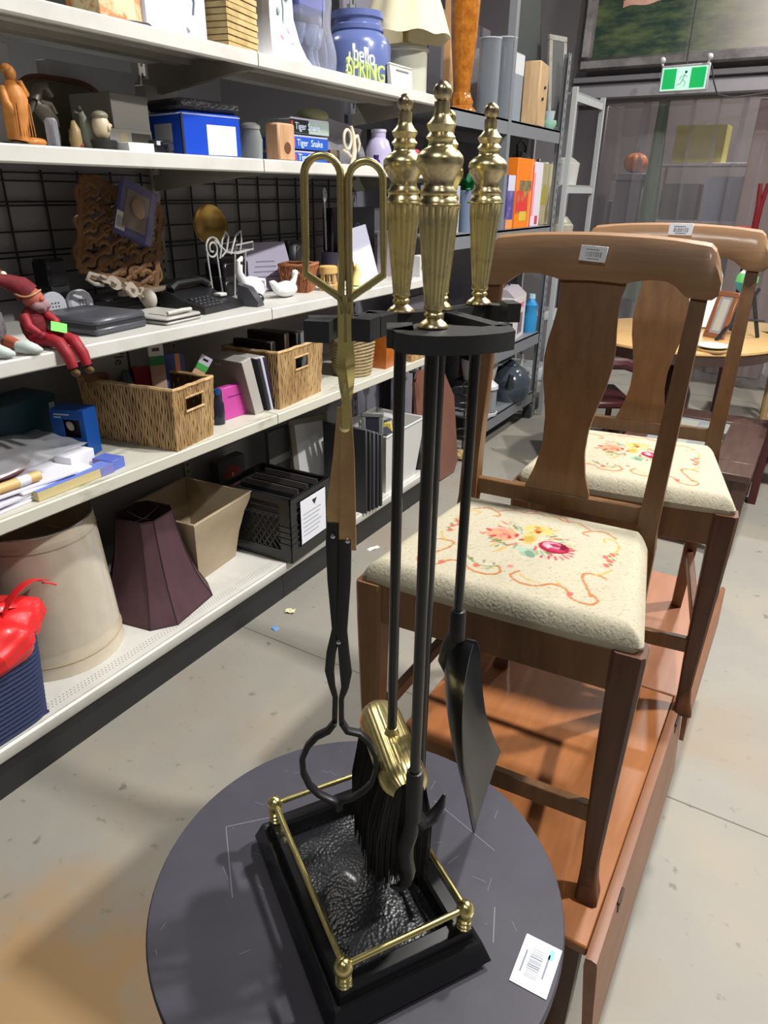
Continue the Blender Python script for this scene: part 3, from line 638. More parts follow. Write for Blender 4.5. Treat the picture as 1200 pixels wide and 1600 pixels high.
def make_chair(label):
    t = thing('dining_chair', label, 'chair')
    part('seat_cushion', CM, None, t, 'cream needlepoint seat with a floral bouquet and scroll border')
    # apron rails
    m = MB()
    def rail(xa, ya, xb, yb, z0, z1, th, mt, nm, lab=None, bev=.002):
        m = MB(); d = Vector((xb - xa, yb - ya, 0)); L = d.length; a = math.atan2(d.y, d.x)
        m.box(((xa + xb) / 2, (ya + yb) / 2, (z0 + z1) / 2), (L, th, z1 - z0), Matrix.Rotation(a, 3, 'Z'), bev); part(nm, m, mt, t, lab)
    rail(-.205, -.175, .205, -.175, .425, .495, .022, WOODC, 'front_rail')
    rail(-.212, -.165, -.172, .165, .425, .493, .020, WOODC, 'side_rail'); rail(.212, -.165, .172, .165, .425, .493, .020, WOODC, 'side_rail')
    rail(-.165, .172, .165, .172, .425, .497, .018, WOODC, 'rear_rail')
    rail(-.160, .190, .160, .190, .528, .560, .018, WOODC, 'lower_back_rail')
    for sx in (-1, 1):
        m = MB(); tab = [(.497, .0225, 0, 0), (.49, .0235, 0, 0), (.42, .0225, 0, 0), (.25, .0190, 0, .002), (.12, .0155, .001, .006), (.06, .0135, .002, .004), (.03, .0150, .004, -.004), (.010, .0185, .007, -.012), (0, .0185, .008, -.014)]
        rg = []
        for z, q, ox, oy in tab:
            cx = sx * (.2055 + ox); cy = -.170 + oy; c_ = q * .25
            rg.append([Vector((cx + a * q + (-c_ if a > 0 else c_) * e, cy + b_ * q + (-c_ if b_ > 0 else c_) * (1 - e), z)) for a, b_, e in ((-1, -1, 0), (-1, -1, 1), (1, -1, 1), (1, -1, 0), (1, 1, 0), (1, 1, 1), (-1, 1, 1), (-1, 1, 0))])
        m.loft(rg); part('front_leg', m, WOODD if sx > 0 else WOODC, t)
        m = MB(); rg = []
        for k in range(25):
            z = k / 24 * .962; px_ = sx * (.172 + (.004 if z < .5 else .016 * (z - .5))); qx = interp([(0, .013), (.3, .0165), (.5, .0175), (.96, .0125)], z); qy = interp([(0, .015), (.4, .019), (.96, .011)], z); cy = post_y(z)
            rg.append([Vector((px_ + a * qx, cy + b_ * qy, z)) for a, b_ in ((-1, -1), (1, -1), (1, 1), (-1, 1))])
        m.loft(rg); part('rear_post', m, WOODC, t)
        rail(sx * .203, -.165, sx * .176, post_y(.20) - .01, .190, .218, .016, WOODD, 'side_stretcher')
    rail(-.197, -.166, .197, -.166, .150, .186, .016, WOODC, 'front_stretcher')
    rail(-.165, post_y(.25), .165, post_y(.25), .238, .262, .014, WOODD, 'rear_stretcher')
    # splat
    m = MB(); st_ = [(.556, .061), (.562, .062), (.575, .057), (.60, .048), (.64, .040), (.68, .040), (.72, .047), (.76, .057), (.80, .062), (.83, .0605), (.86, .056), (.89, .053), (.91, .053), (.93, .058), (.945, .060)]
    def spl(u, v):
        z = .556 + .389 * v; return ((u - .5) * 2 * interp(st_, z), post_y(z) + .006 - .004 * math.sin(PI * v), z)
    m.grid(spl, 6, 40, -.009); part('splat', m, mat('splat_wood', (128, 90, 54), .42, stretch=(14, 14, 1.6), var=(4, (104, 70, 38), (.3, .72)), coat=.1), t)
    # crest rail
    m = MB(); cols = []
    for k in range(49):
        x = -.208 + .416 * k / 48; ax_ = abs(x)
        topz = 1.016 - .30 * ax_ ** 2 - (.050 * (max(0, ax_ - .178) / .030) ** 2.2); botz = interp([(0, .938), (.055, .936), (.075, .941), (.10, .945), (.125, .944), (.142, .936), (.152, .926), (.160, .921), (.192, .920), (.204, .921), (.208, .928)], ax_)
        yo = post_y(.96) - .010 - .22 * x * x + .010; cols.append((x, yo, botz, topz))
    rg = []
    for x, yo, bz, tz in cols:
        h = tz - bz; lean = .26
        pr = [(-.011, 0), (-.0125, .2), (-.012, .75), (-.008, .94), (0, 1), (.008, .94), (.011, .75), (.0115, .2), (.010, 0)]
        rg.append([Vector((x, yo + dy + lean * (bz + q * h - .96), bz + q * h)) for dy, q in pr])
    m.loft(rg); part('crest_rail', m, WOODL, t, sm=24)
    return t
ch1 = make_chair('wooden dining chair with needlepoint seat, nearer of the pair, barcode sticker on its crest')
ch1.location = (-.331, 1.030, .4205); ch1.rotation_euler = (0, 0, R(4))
ch2 = dup(ch1, (-.287, 1.588, .4205), R(7.5), 'wooden dining chair with needlepoint seat standing behind the nearer one')
# sticker on the crest of chair 1 and on the rear chair
Mw = Matrix.Translation((-.331, 1.030, .4205)) @ Matrix.Rotation(R(4), 4, 'Z')
p = Mw @ Vector((-.004, post_y(.96) - .0148, .982))
sk = barcode_tag('white barcode sticker stuck on the crest rail of the nearer chair', p.x, p.y, p.z, .046, .026, (R(90 - 14.5), 0, R(4) + 0), seed=4)
sk.rotation_euler = (R(76), R(3), R(4))
Mw = Matrix.Translation((-.287, 1.588, .4205)) @ Matrix.Rotation(R(7.5), 4, 'Z')
p = Mw @ Vector((.01, post_y(.96) - .010, 1.003))
sk = barcode_tag('white barcode sticker half hidden at the top of the farther chair', p.x, p.y, p.z, .052, .026, (R(76), 0, R(7.5)), seed=6)

# ================================================================== GENERIC BUILDERS FOR GOODS
def basket(name, label, cat, x, y, z, L, W, H, rz, taper=.9, group=None, hole=(0,), sp=.0098, colr=None, seed=0):
    """rectangular basket of twisted vertical strands; holes on the walls listed in hole (0..3)"""
    t = thing(name, label, cat, (x, y, z), rz, group); rd = random.Random(seed); cm = colr or WICK
    def wall(a, b_, has, nm):
        A0 = Vector((*a, 0)); B0 = Vector((*b_, 0)); A = A0 * taper; Bq = B0 * taper
        n = int((B0 - A0).length / sp); m = MB(); ln = (B0 - A0).length; dirn = (B0 - A0).normalized(); out = Vector((dirn.y, -dirn.x, 0))
        for i in range(n + 1):
            q = i / n; segs = [(0.0, 1.0)]
            dd = abs(q - .5) * ln
            if has and dd < .045: segs = [(0, .60), (.82, 1)]
            for (u0, u1) in segs:
                pts = []
                k_ = max(2, int(9 * (u1 - u0)))
                for k in range(k_ + 1):
                    u = u0 + (u1 - u0) * k / k_; p_ = A.lerp(Bq, q).lerp(A0.lerp(B0, q), u) + Vector((0, 0, H * u))
                    p_ += out * (.0014 * math.sin(u * 38 + i * 2.1)) + dirn * (.0022 * math.sin(u * 22 + i * 1.3)); pts.append(p_)
                m.tube(pts, [rd.uniform(.0030, .0046) for _ in pts], 5, cap=True)
        o = part(nm, m, cm, t, kind='stuff')
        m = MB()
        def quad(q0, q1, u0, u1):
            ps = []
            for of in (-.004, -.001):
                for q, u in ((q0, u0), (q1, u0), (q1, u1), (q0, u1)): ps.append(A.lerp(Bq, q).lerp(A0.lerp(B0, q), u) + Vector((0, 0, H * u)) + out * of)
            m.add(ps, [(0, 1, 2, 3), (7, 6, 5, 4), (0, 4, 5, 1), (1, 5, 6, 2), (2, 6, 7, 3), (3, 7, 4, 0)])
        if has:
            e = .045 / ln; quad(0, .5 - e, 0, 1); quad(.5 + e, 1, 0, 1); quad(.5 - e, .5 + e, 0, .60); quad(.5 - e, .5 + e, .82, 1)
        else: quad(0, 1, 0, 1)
        part('gap_shade_backing', m, WICKD, o)  # backing sheet coloured dark so the strand gaps look shaded
        if has:
            m = MB(); c_ = A.lerp(Bq, .5).lerp(A0.lerp(B0, .5), .71) + Vector((0, 0, H * .71)); hh = H * .11
            m.tube([c_ + dirn * sx * .045 + Vector((0, 0, sz * hh)) + out * .002 for sx, sz in ((-1, -1), (1, -1), (1, 1), (-1, 1))], .0045, 6, closed=True); part('handle_rim', m, cm, o)
    c4 = [(-L / 2, -W / 2), (L / 2, -W / 2), (L / 2, W / 2), (-L / 2, W / 2)]
    for i in range(4): wall(c4[i], c4[(i + 1) % 4], i in hole, 'woven_wall')
    m = MB(); pts = []
    for i in range(4):
        a = Vector((*c4[i], H)); b_ = Vector((*c4[(i + 1) % 4], H))
        for k in range(8): pts.append(a.lerp(b_, k / 8) + Vector((0, 0, .0012 * math.sin(k * 2.3 + i))))
    m.tube(pts, .006, 6, closed=True); part('rim', m, cm, t)
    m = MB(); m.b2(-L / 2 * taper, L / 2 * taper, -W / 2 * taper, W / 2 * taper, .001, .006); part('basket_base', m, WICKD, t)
    return t
def carton(name, label, cat, x, y, z, dx, dy, dz, rz=0, m1=None, group=None, tilt=None, flap=True, bev=.0015):
    t = thing(name, label, cat, (x, y, z), rz, group)
    if tilt: t.rotation_euler = (tilt[0], tilt[1], rz)
    m = MB(); m.b2(-dx / 2, dx / 2, -dy / 2, dy / 2, 0, dz, bev); part('box_body', m, m1, t)
    if flap:
        m = MB(); m.b2(-dx / 2 + .001, dx / 2 - .001, -dy / 2 + .001, -.0006, dz, dz + .0006); m2 = MB(); m2.b2(-dx / 2 + .001, dx / 2 - .001, .0006, dy / 2 - .001, dz, dz + .0006)
        part('lid_flap', m, m1, t); part('lid_flap', m2, m1, t)
    return t
def panel(t, nm, face, a0, a1, b0, b1, off, m_, th=.0006, label=None):
    """flat print on a face: face 'x' (at +x), '-y', '+z'"""
    m = MB()
    if face == 'x': m.b2(off, off + th, a0, a1, b0, b1)
    elif face == '-y': m.b2(a0, a1, off - th, off, b0, b1)
    else: m.b2(a0, a1, b0, b1, off, off + th)
    return part(nm, m, m_, t, label)
def jar(name, label, cat, x, y, z, prof, mt, n=24, parts=(), group=None, rz=0, nm='vessel'):
    t = thing(name, label, cat, (x, y, z), rz, group); m = MB(); m.lathe(prof, n=n); part(nm, m, mt, t)
    for pn, pr, pm in parts: m = MB(); m.lathe(pr, n=n); part(pn, m, pm, t)
    return t

# ------------------------------------------------------------------ bottom deck
D = DECK + .0005
def rope_basket():
    t = thing('rope_basket', 'navy blue coiled rope basket filled with red bag, at lower left', 'basket', (-1.725, .615, D))
    NV_ = mat('navy_rope', (34, 46, 84), .75, bump=(120, .6))
    H = .265; hx_, hy = .168, .235
    for k in range(19):
        m = MB(); z = .0075 + k * .0142; q = .93 + .07 * k / 18; pts = []
        for i in range(44):
            a = 2 * PI * (i + .5) / 44; ca, sa = math.cos(a), math.sin(a); e = .26
            pts.append((hx_ * q * (abs(ca) ** e) * (1 if ca > 0 else -1), hy * q * (abs(sa) ** e) * (1 if sa > 0 else -1), z))
        m.tube(pts, .0077, 6, closed=True); part('rope_coil', m, NV_, t)
    m = MB(); m.b2(-hx_ * .9, hx_ * .9, -hy * .9, hy * .9, .001, .006); part('basket_base', m, NV_, t)
    m = MB(); m.tube([(hx_ + .006, -.09, .215), (hx_ + .012, -.05, .205), (hx_ + .012, .05, .205), (hx_ + .006, .09, .215)], .006, 8, sy=2.0); part('handle', m, mat('leather_strap', (44, 46, 60), .6), t)
rope_basket()
def crumple(c, r, amp, fr, seed, nu=40, nv=24, rot=None, flat=1.0):
    rd = random.Random(seed); ph = [rd.uniform(0, 6) for _ in range(8)]; c = Vector(c); Rm = rot or Matrix.Identity(3)
    def fn(u, v):
        a = 2 * PI * u; b_ = PI * (v * .98 + .01); d = Vector((math.sin(b_) * math.cos(a), math.sin(b_) * math.sin(a), math.cos(b_)))
        k = 1 + amp * (math.sin(d.x * fr + ph[0]) * math.sin(d.y * fr * 1.3 + ph[1]) + .6 * abs(math.sin(d.z * fr * 1.7 + d.x * fr + ph[2])) + .4 * math.sin((d.x - d.y) * fr * 2.3 + ph[3]))
        return c + Rm @ Vector((d.x * r[0] * k, d.y * r[1] * k, d.z * r[2] * k))
    return fn
RED = mat('red_plastic', (226, 40, 44), .38, bump=(30, .2), coat=.2)
t = thing('red_bag', 'glossy red plastic bag stuffed in the navy rope basket', 'bag', (-1.64, .745, .365))
m = MB(); m.grid(crumple((0.0, -.02, .050), (.105, .175, .072), .085, 4.6, 3, rot=rotm('X', 14)), 60, 34); part('bag_body', m, RED, t, sm=60)
m = MB()
def hd(u, v): a = (u - .5) * 2; return Vector((.02 - .03 * u + .012 * math.sin(7 * v), .04 + .15 * u, .125 + .045 * math.sin(u * 2.6) + .035 * (v - .5) * (1 - u * .6))) + Vector((.045 * (v - .5), 0, 0))
m.grid(hd, 24, 8, .0015); m.tube([(.0, .18, .148), (.003, .20, .138), (.004, .215, .125)], .003, 6); part('bag_handle', m, RED, t, sm=60)
m = MB(); m.grid(lambda u, v: (.03 - .10 * v, -.10 + .22 * u, .118 + .02 * math.sin(PI * u) + .012 * math.sin(9 * v) + .008 * math.sin(11 * u)), 24, 14, .003); part('folded_flap', m, RED, t, sm=60)
m = MB(); m.grid(crumple((0, 0, 0), (.075, .04, .022), .12, 5, 9, 24, 12), 24, 12)
solo('red_wrapper', m, RED, 'small red plastic wrapper lying behind the rope basket, at the left edge', 'wrapper', (-1.86, .73, .50), R(20), sm=60)
m = MB(); m.grid(crumple((0, 0, 0), (.08, .06, .045), .12, 5, 4, 26, 16), 26, 16)
solo('dark_cloth', m, mat('cloth_navy', (30, 32, 46), .9), 'crumpled dark navy cloth in the rope basket beside the red bag', 'cloth', (-1.76, .66, .44), sm=60)
m = MB(); m.grid(crumple((0, 0, 0), (.05, .045, .04), .12, 5, 5, 26, 16), 26, 16)
solo('blue_cloth', m, mat('cloth_blue', (120, 160, 190), .9, var=(30, (90, 120, 150))), 'pale blue cloth showing between red bag and dark cloth in the rope basket', 'cloth', (-1.70, .57, .455), sm=60)
# drum lampshade
CREAM = mat('cream_shade', (212, 200, 178), .5, var=(4, (196, 184, 164), (.4, .7)), coat=.25)
t = thing('drum_lampshade', 'large cream drum lampshade in clear wrap standing on the bottom shelf', 'lampshade', (-1.832, 1.045, D))
m = MB(); n = 64; r0, r1, H = .196, .168, .455
rings = [[Vector((r * math.cos(2 * PI * k / n), r * math.sin(2 * PI * k / n), z)) for k in range(n)] for z, r in ((0, r0), (H, r1), (H, r1 - .003), (0, r0 - .003))]
m.loft(rings, False, True); part('shade', m, CREAM, t)
for nm, z, r in (('bottom_trim', .045, None), ('top_trim', H - .045, None)):
    rr_ = lerp(r0, r1, z / H) + .001; m = MB(); m.tube([(rr_ * math.cos(2 * PI * k / 48), rr_ * math.sin(2 * PI * k / 48), z) for k in range(48)], .0018, 5, closed=True); part(nm, m, mat('trim_tan', (176, 156, 126), .6), t)
m = MB(); m.tube([(r1 * .99 * math.cos(2 * PI * k / 48), r1 * .99 * math.sin(2 * PI * k / 48), H) for k in range(48)], .003, 6, closed=True)
for a in (0, 2.09, 4.19): m.tube([(r1 * .98 * math.cos(a), r1 * .98 * math.sin(a), H - .004), (.02 * math.cos(a), .02 * math.sin(a), H - .02)], .0018, 6)
part('wire_ring', m, CHROME, t)
m = MB()
def wrap(u, v):
    a = -1.3 + 1.9 * u; r = lerp(r0, r1, v) + .006 + .003 * math.sin(u * 31 + v * 7) * math.sin(v * 9); return (r * math.cos(a), r * math.sin(a), .10 + .33 * v)
m.grid(wrap, 40, 16); part('clear_wrap', m, film('wrap_film', (240, 240, 240), .03, .1), t, 'clear plastic wrap', sm=80)
# bell lampshade with cut corners
MAR = mat('maroon_silk', (70, 44, 52), .6, stretch=(1, 1, .1), bump=(300, .3), var=(20, (82, 54, 62)))
t = thing('bell_lampshade', 'dark maroon bell lampshade with cut corners', 'lampshade', (-1.770, 1.392, D), R(10)); t.scale = (.95, .95, 1)
def oct_(h, c, z): return [Vector((x * h, y * h, z)) for x, y in ((1, -1 + c), (1, 1 - c), (1 - c, 1), (-1 + c, 1), (-1, 1 - c), (-1, -1 + c), (-1 + c, -1), (1 - c, -1))]
zs = [(0, .172), (.02, .165), (.06, .146), (.12, .124), (.20, .104), (.28, .090), (.345, .082)]
oc = [oct_(h, .38, z) for z, h in zs]
for i in range(8):
    m = MB(); j = (i + 1) % 8
    m.add([r_[i] for r_ in oc] + [r_[j] for r_ in oc] + [r_[i] * .985 for r_ in oc] + [r_[j] * .985 for r_ in oc],
          [(k, k + 7, k + 8, k + 1) for k in range(6)] + [(k + 14, k + 15, k + 22, k + 21) for k in range(6)] + [(0, 14, 21, 7), (6, 13, 27, 20)]); part('fabric_panel', m, MAR, t)
m = MB()
for i in range(8): m.tube([r_[i] * 1.004 for r_ in oc], .0022, 5)
m.tube(oc[0], .0032, 5, closed=True); m.tube(oc[-1], .003, 5, closed=True); part('piping', m, mat('maroon_dark', (50, 30, 36), .6), t)
m = MB(); h = .082
m.tube([(-h, 0, .335), (-.02, 0, .32), (.02, 0, .32), (h, 0, .335)], .0016, 5); m.tube([(0, -h, .335), (0, 0, .32), (0, h, .335)], .0016, 5); part('wire_spider', m, CHROME, t)
# beige planter bin
BEI = mat('beige_bin', (182, 164, 136), .55, var=(6, (170, 152, 126)))
t = thing('square_bin', 'beige square flared waste bin between lampshade and black crate', 'bin', (-1.85, 1.665, D), R(6)); t.scale = (1.08, 1.08, 1.08)
m = MB(); prof = [(0, .098), (.10, .112), (.18, .130), (.235, .150), (.25, .152), (.25, .143), (.18, .122), (.10, .104), (.012, .090)]
m.loft([[Vector((sx * h, sy * h * 1.05, z)) for sx, sy in ((-1, -1), (1, -1), (1, 1), (-1, 1))] for z, h in prof], True); part('bin_body', m, BEI, t, sm=30)
m = MB(); m.tube([(sx * .149, sy * .157, .247) for sx, sy in ((-1, -1), (1, -1), (1, 1), (-1, 1))], .005, 6, closed=True); part('rolled_rim', m, BEI, t)
# milk crate
CR = mat('crate_black', (22, 23, 25), .4, coat=.2)
t = thing('milk_crate', 'black plastic milk crate of records with a paper sheet on its end', 'crate', (-1.70, 1.985, D), R(3))
hx_, hy, H = .165, .135, .27
def crate_side(a, b_, nm):
    m = MB(); A = Vector((*a, 0)); B_ = Vector((*b_, 0)); ln = (B_ - A).length; an = math.atan2((B_ - A).y, (B_ - A).x); rm = Matrix.Rotation(an, 3, 'Z')
    def bx(q0, q1, z0, z1, th=.008): m.box((A.lerp(B_, (q0 + q1) / 2) + Vector((0, 0, (z0 + z1) / 2))), ((q1 - q0) * ln, th, z1 - z0), rm)
    bx(0, 1, 0, .05); bx(0, .14, .05, H, .010); bx(.86, 1, .05, H, .010); bx(0, 1, H - .022, H, .014); bx(0, 1, H - .05, H - .042); bx(0, 1, H - .075, H - .067)
    for z in (.075, .10, .125, .15): bx(.0, .16, z, z + .006, .016); bx(.84, 1, z, z + .006, .016)
    for k in range(9):
        q = .18 + k * .08
        m.box(A.lerp(B_, q) + Vector((0, 0, .12)), (.005, .005, .17), rm @ rotm('Y', 35)); m.box(A.lerp(B_, q) + Vector((0, 0, .12)), (.005, .005, .17), rm @ rotm('Y', -35))
    part(nm, m, CR, t)
c4 = [(-hx_, -hy), (hx_, -hy), (hx_, hy), (-hx_, hy)]
for i in range(4): crate_side(c4[i], c4[(i + 1) % 4], 'lattice_side')
m = MB(); m.b2(-hx_, hx_, -hy, hy, .001, .008); part('crate_floor', m, CR, t)
PAPER = plain(226, 228, 236, .7)
t2 = thing('paper_sheet', 'white paper notice fixed to the end of the milk crate', 'paper', (-1.525, 2.005, D + .06), R(3))
m = MB(); m.b2(0, .001, -.09, .085, 0, .185, .0004); part('sheet', m, PAPER, t2)
GREY_P = plain(150, 155, 170, .7)
for k in range(6): panel(t2, 'print_line', 'x', -.075, .03 + .01 * (k % 3), .03 + k * .018, .034 + k * .018, .001, GREY_P, .0003)
m = MB(); m.prism([(-.012, .165), (.022, .165), (.005, .140)], .001, .0016, lambda u, v, h: (h, u, v)); part('triangle_mark', m, plain(30, 32, 36), t2)
for k in range(9):
    m = MB(); m.b2(-.13, .13, -.002, .002, 0, .235 + .012 * (k % 3)); o = solo('record_sleeve', m, plain(*[(60, 58, 62), (34, 34, 40), (88, 80, 78)][k % 3], .5), ['nearest', 'second', 'third', 'fourth', 'fifth', 'sixth', 'seventh', 'eighth', 'farthest'][k] + ' record sleeve in the black milk crate, counted from the beige bin', 'record', (-1.70, 1.89 + k * .021, D + .009), R(3), 'record sleeves in the milk crate')
    o.rotation_euler = (R(-7), 0, R(3))
# things behind the bin and crate
t = carton('boxed_game', 'dark box with a red round emblem behind the beige bin', 'box', -1.985, 2.02, D, .05, .16, .30, 0, plain(70, 70, 68, .6), flap=False)
m = MB(); m.lathe([(.0, .052), (.0008, .05)], (.0255, 0, .215), 28, axis=(1, 0, 0)); e_ = part('round_emblem', m, plain(176, 60, 58, .5), t)
m = MB(); m.lathe([(.0, .006), (.0006, .006)], (.0265, 0, .232), 10, axis=(1, 0, 0)); m.b2(.0265, .0272, -.004, .004, .196, .224); part('figure_mark', m, plain(230, 220, 214), e_)
panel(t, 'label_band', 'x', -.075, .075, .14, .155, .0255, plain(150, 150, 146))
t = thing('grey_folder', 'grey standing folder with pale band in the dark behind the crate', 'folder', (-1.93, 2.30, D), 0)
m = MB(); m.b2(-.02, .0, -.075, .075, 0, .36, .002); part('cover', m, plain(84, 84, 86, .5), t); panel(t, 'pale_band', 'x', -.074, .074, .20, .235, .0, plain(150, 150, 150))
def frame(name, label, x, y, z, w_, h_, rz, lean, fw, fm, cm, cat='picture frame', th=.018, mat_in=None, group=None):
    """stands with its face toward local +x"""
    t = thing(name, label, cat, (x, y, z), rz, group); t.rotation_euler = (0, lean, rz)
    m = MB(); m.b2(-.008, -.002, -w_ / 2 + fw * .4, w_ / 2 - fw * .4, fw * .4, h_ - fw * .4); part('picture', m, cm, t)
    for (a0, a1, b0, b1) in ((-w_ / 2, w_ / 2, 0, fw), (-w_ / 2, w_ / 2, h_ - fw, h_), (-w_ / 2, -w_ / 2 + fw, fw, h_ - fw), (w_ / 2 - fw, w_ / 2, fw, h_ - fw)):
        m = MB(); m.b2(-th, 0.002, a0, a1, b0, b1, .003); part('frame_bar', m, fm, t)
    if mat_in:
        m = MB(); e = mat_in[0]; m.b2(-.0019, -.0012, -w_ / 2 + fw + e, w_ / 2 - fw - e, fw + e, h_ - fw - e); part('mounted_print', m, mat_in[1], t)
    return t
t = frame('framed_mirror', 'white oval-cornered mirror leaning behind the black milk crate', -1.80, 2.40, D, .20, .40, R(-25), R(-10), .028, plain(126, 122, 112, .5), plain(212, 214, 218, .3))
for k in range(5):
    carton('grey_panel_stack', ['black', 'second', 'middle', 'fourth', 'last grey'][k] + ' dark framed panel in the row on edge beyond the milk crate', 'picture frame', -1.64 + .004 * k, 2.40 + k * .026, D + .0, .22, .016, .40 - .012 * k, R(4), plain(*[(44, 44, 48), (30, 32, 38), (60, 60, 62), (38, 40, 52), (52, 52, 50)][k], .5), group='dark framed panels on edge', flap=False, bev=.004)
t = frame('framed_picture', 'tall grey picture frame end-on beside the white plastic tub', -1.585, 2.535, D, .10, .43, R(-62), 0, .020, plain(112, 114, 112, .5), plain(40, 42, 58), th=.02)
panel(t, 'white_slip', 'x', -.025, .005, .06, .30, -.0015, plain(206, 208, 224, .5), .001)
# white tub with odds and ends
t = thing('plastic_tub', 'white plastic tub of small goods at the far end of bottom shelf', 'tub', (-1.70, 2.80, D), 0)
m = MB(); pr = [(0, .120, .145), (.30, .145, .19), (.30, .139, .184), (.006, .114, .139)]
m.loft([[Vector((sx * a, sy * b_, z)) for sx, sy in ((-1, -1), (1, -1), (1, 1), (-1, 1))] for z, a, b_ in pr], True); part('tub_body', m, plain(206, 206, 204, .4), t)
m = MB(); m.tube([(sx * .146, sy * .191, .30) for sx, sy in ((-1, -1), (1, -1), (1, 1), (-1, 1))], .005, 6, closed=True); part('rim', m, plain(220, 220, 218, .4), t)
rd = random.Random(8)
for k in range(7):
    m = MB(); m.box((0, 0, .1), (.05, .07, .2), None, .004)
    o = solo('packet', m, plain(*[(220, 220, 226), (120, 100, 60), (60, 62, 70), (196, 190, 180), (90, 96, 120), (200, 180, 90), (230, 230, 230)][k], .5), ['white', 'brown', 'charcoal', 'grey-beige', 'slate blue', 'yellow', 'bright white'][k] + ' small packet poking out of the white plastic tub', 'packet', (-1.76 + .06 * (k % 3), 2.68 + .075 * (k // 2) , D + .10), 0, 'packets in the white tub'); o.rotation_euler = (R(rd.uniform(-12, 12)), R(rd.uniform(-12, 12)), R(rd.uniform(0, 90)))
t = thing('black_bag', 'small black bag on the bottom shelf beyond the white tub', 'bag', (-1.60, 3.03, D))
m = MB(); m.grid(crumple((0, 0, .075), (.05, .045, .075), .07, 4, 12, 24, 14), 24, 14); part('bag_body', m, plain(28, 28, 30, .6), t, sm=60)
m = MB(); m.tube([(0, -.02, .13), (0, -.02, .20), (0, 0, .23), (0, .02, .20), (0, .02, .13)], .003, 6); part('strap', m, plain(28, 28, 30, .6), t)

# ------------------------------------------------------------------ fourth shelf (z = SH4)
Z = SH4 + .0005
WHITE = plain(226, 226, 228, .5); GRN = plain(92, 176, 104, .5)
wb = basket('wicker_basket', 'wicker basket of packets on the lower-middle shelf, nearer of the two', 'basket', -1.735, 1.445, Z, .36, .19, .19, R(8), .92, 'square wicker baskets', hole=(1, 3), seed=2)
wb2 = basket('wicker_basket', 'wicker basket with a square handle hole beside the leaning books', 'basket', -1.705, 2.03, Z, .24, .30, .205, R(5), .93, 'square wicker baskets', hole=(1, 3), seed=5)
# goods inside the nearer basket
t = carton('tall_box', 'tall pale box with dark vertical lettering in the wicker basket', 'box', -1.86, 1.42, Z + .012, .05, .12, .30, R(-20), plain(150, 148, 144, .6), flap=False)
text('lettering', 'VIe', .042, (.0255, .02, .235), (R(90), R(90), R(90)), plain(40, 40, 42), t)
panel(t, 'edge_band', 'x', .046, .054, .02, .29, .0252, plain(50, 50, 52))
def packet(label, x, y, z, w_, h_, rot, cols, cat='packet'):
    t = thing('hanging_packet', label, cat, (x, y, z)); t.rotation_euler = rot
    m = MB(); m.b2(-.005, .005, -w_ / 2, w_ / 2, 0, h_ * .72, .002); part('contents', m, cols[0], t)
    m = MB(); m.b2(-.0055, .0055, -w_ / 2, w_ / 2, h_ * .72, h_ * .84, .001); part('colour_band', m, cols[1], t)
    m = MB(); e = w_ * .18
    m.b2(-.003, .003, -w_ / 2, w_ / 2, h_ * .84, h_ * .90); m.b2(-.003, .003, -w_ / 2, w_ / 2, h_ * .95, h_); m.b2(-.003, .003, -w_ / 2, -e * 1.4, h_ * .90, h_ * .95); m.b2(-.003, .003, e * 1.4, w_ / 2, h_ * .90, h_ * .95); part('header_card', m, cols[2], t); return t
packet('upright packet with white and green header card in the wicker basket', -1.735, 1.497, Z + .05, .046, .235, (0, 0, R(-28)), (plain(206, 172, 150, .35), plain(60, 146, 90), WHITE))
packet('slanting packet with white and green header card in the wicker basket', -1.71, 1.555, Z + .085, .040, .175, (R(-34), R(4), R(-28)), (plain(222, 188, 150, .35), plain(84, 186, 96), plain(214, 214, 236)))
t = carton('red_carton', 'dark red flat box standing in the wicker basket', 'box', -1.775, 1.475, Z + .012, .03, .07, .20, R(-25), plain(140, 20, 46, .5), flap=False)
t = carton('striped_book', 'thin book with purple and orange stripes in the wicker basket', 'book', -1.73, 1.545, Z + .012, .09, .012, .235, R(60), plain(70, 90, 160, .4), flap=False)
panel(t, 'stripe', '-y', -.045, -.02, 0.001, .234, -.006, plain(70, 50, 110)); panel(t, 'stripe', '-y', .015, .03, .001, .234, -.006, plain(226, 150, 110)); 
m = MB(); m.tube([(0, 0, 0), (0, 0, .09)], .014, 12)
o = solo('brown_tube', m, plain(120, 80, 56, .6), 'short brown tube lying in the dark corner of the wicker basket', 'tube', (-1.85, 1.385, Z + .19)); o.rotation_euler = (R(80), 0, R(20))
m = MB(); m.lathe([(0, .001), (.0, .028), (.05, .032), (.09, .020), (.115, .012), (.115, .001)], n=18)
solo('teal_bottle', m, plain(60, 78, 88, .3), 'dark teal bottle shoulder between boxes in the wicker basket', 'bottle', (-1.80, 1.425, Z + .09))
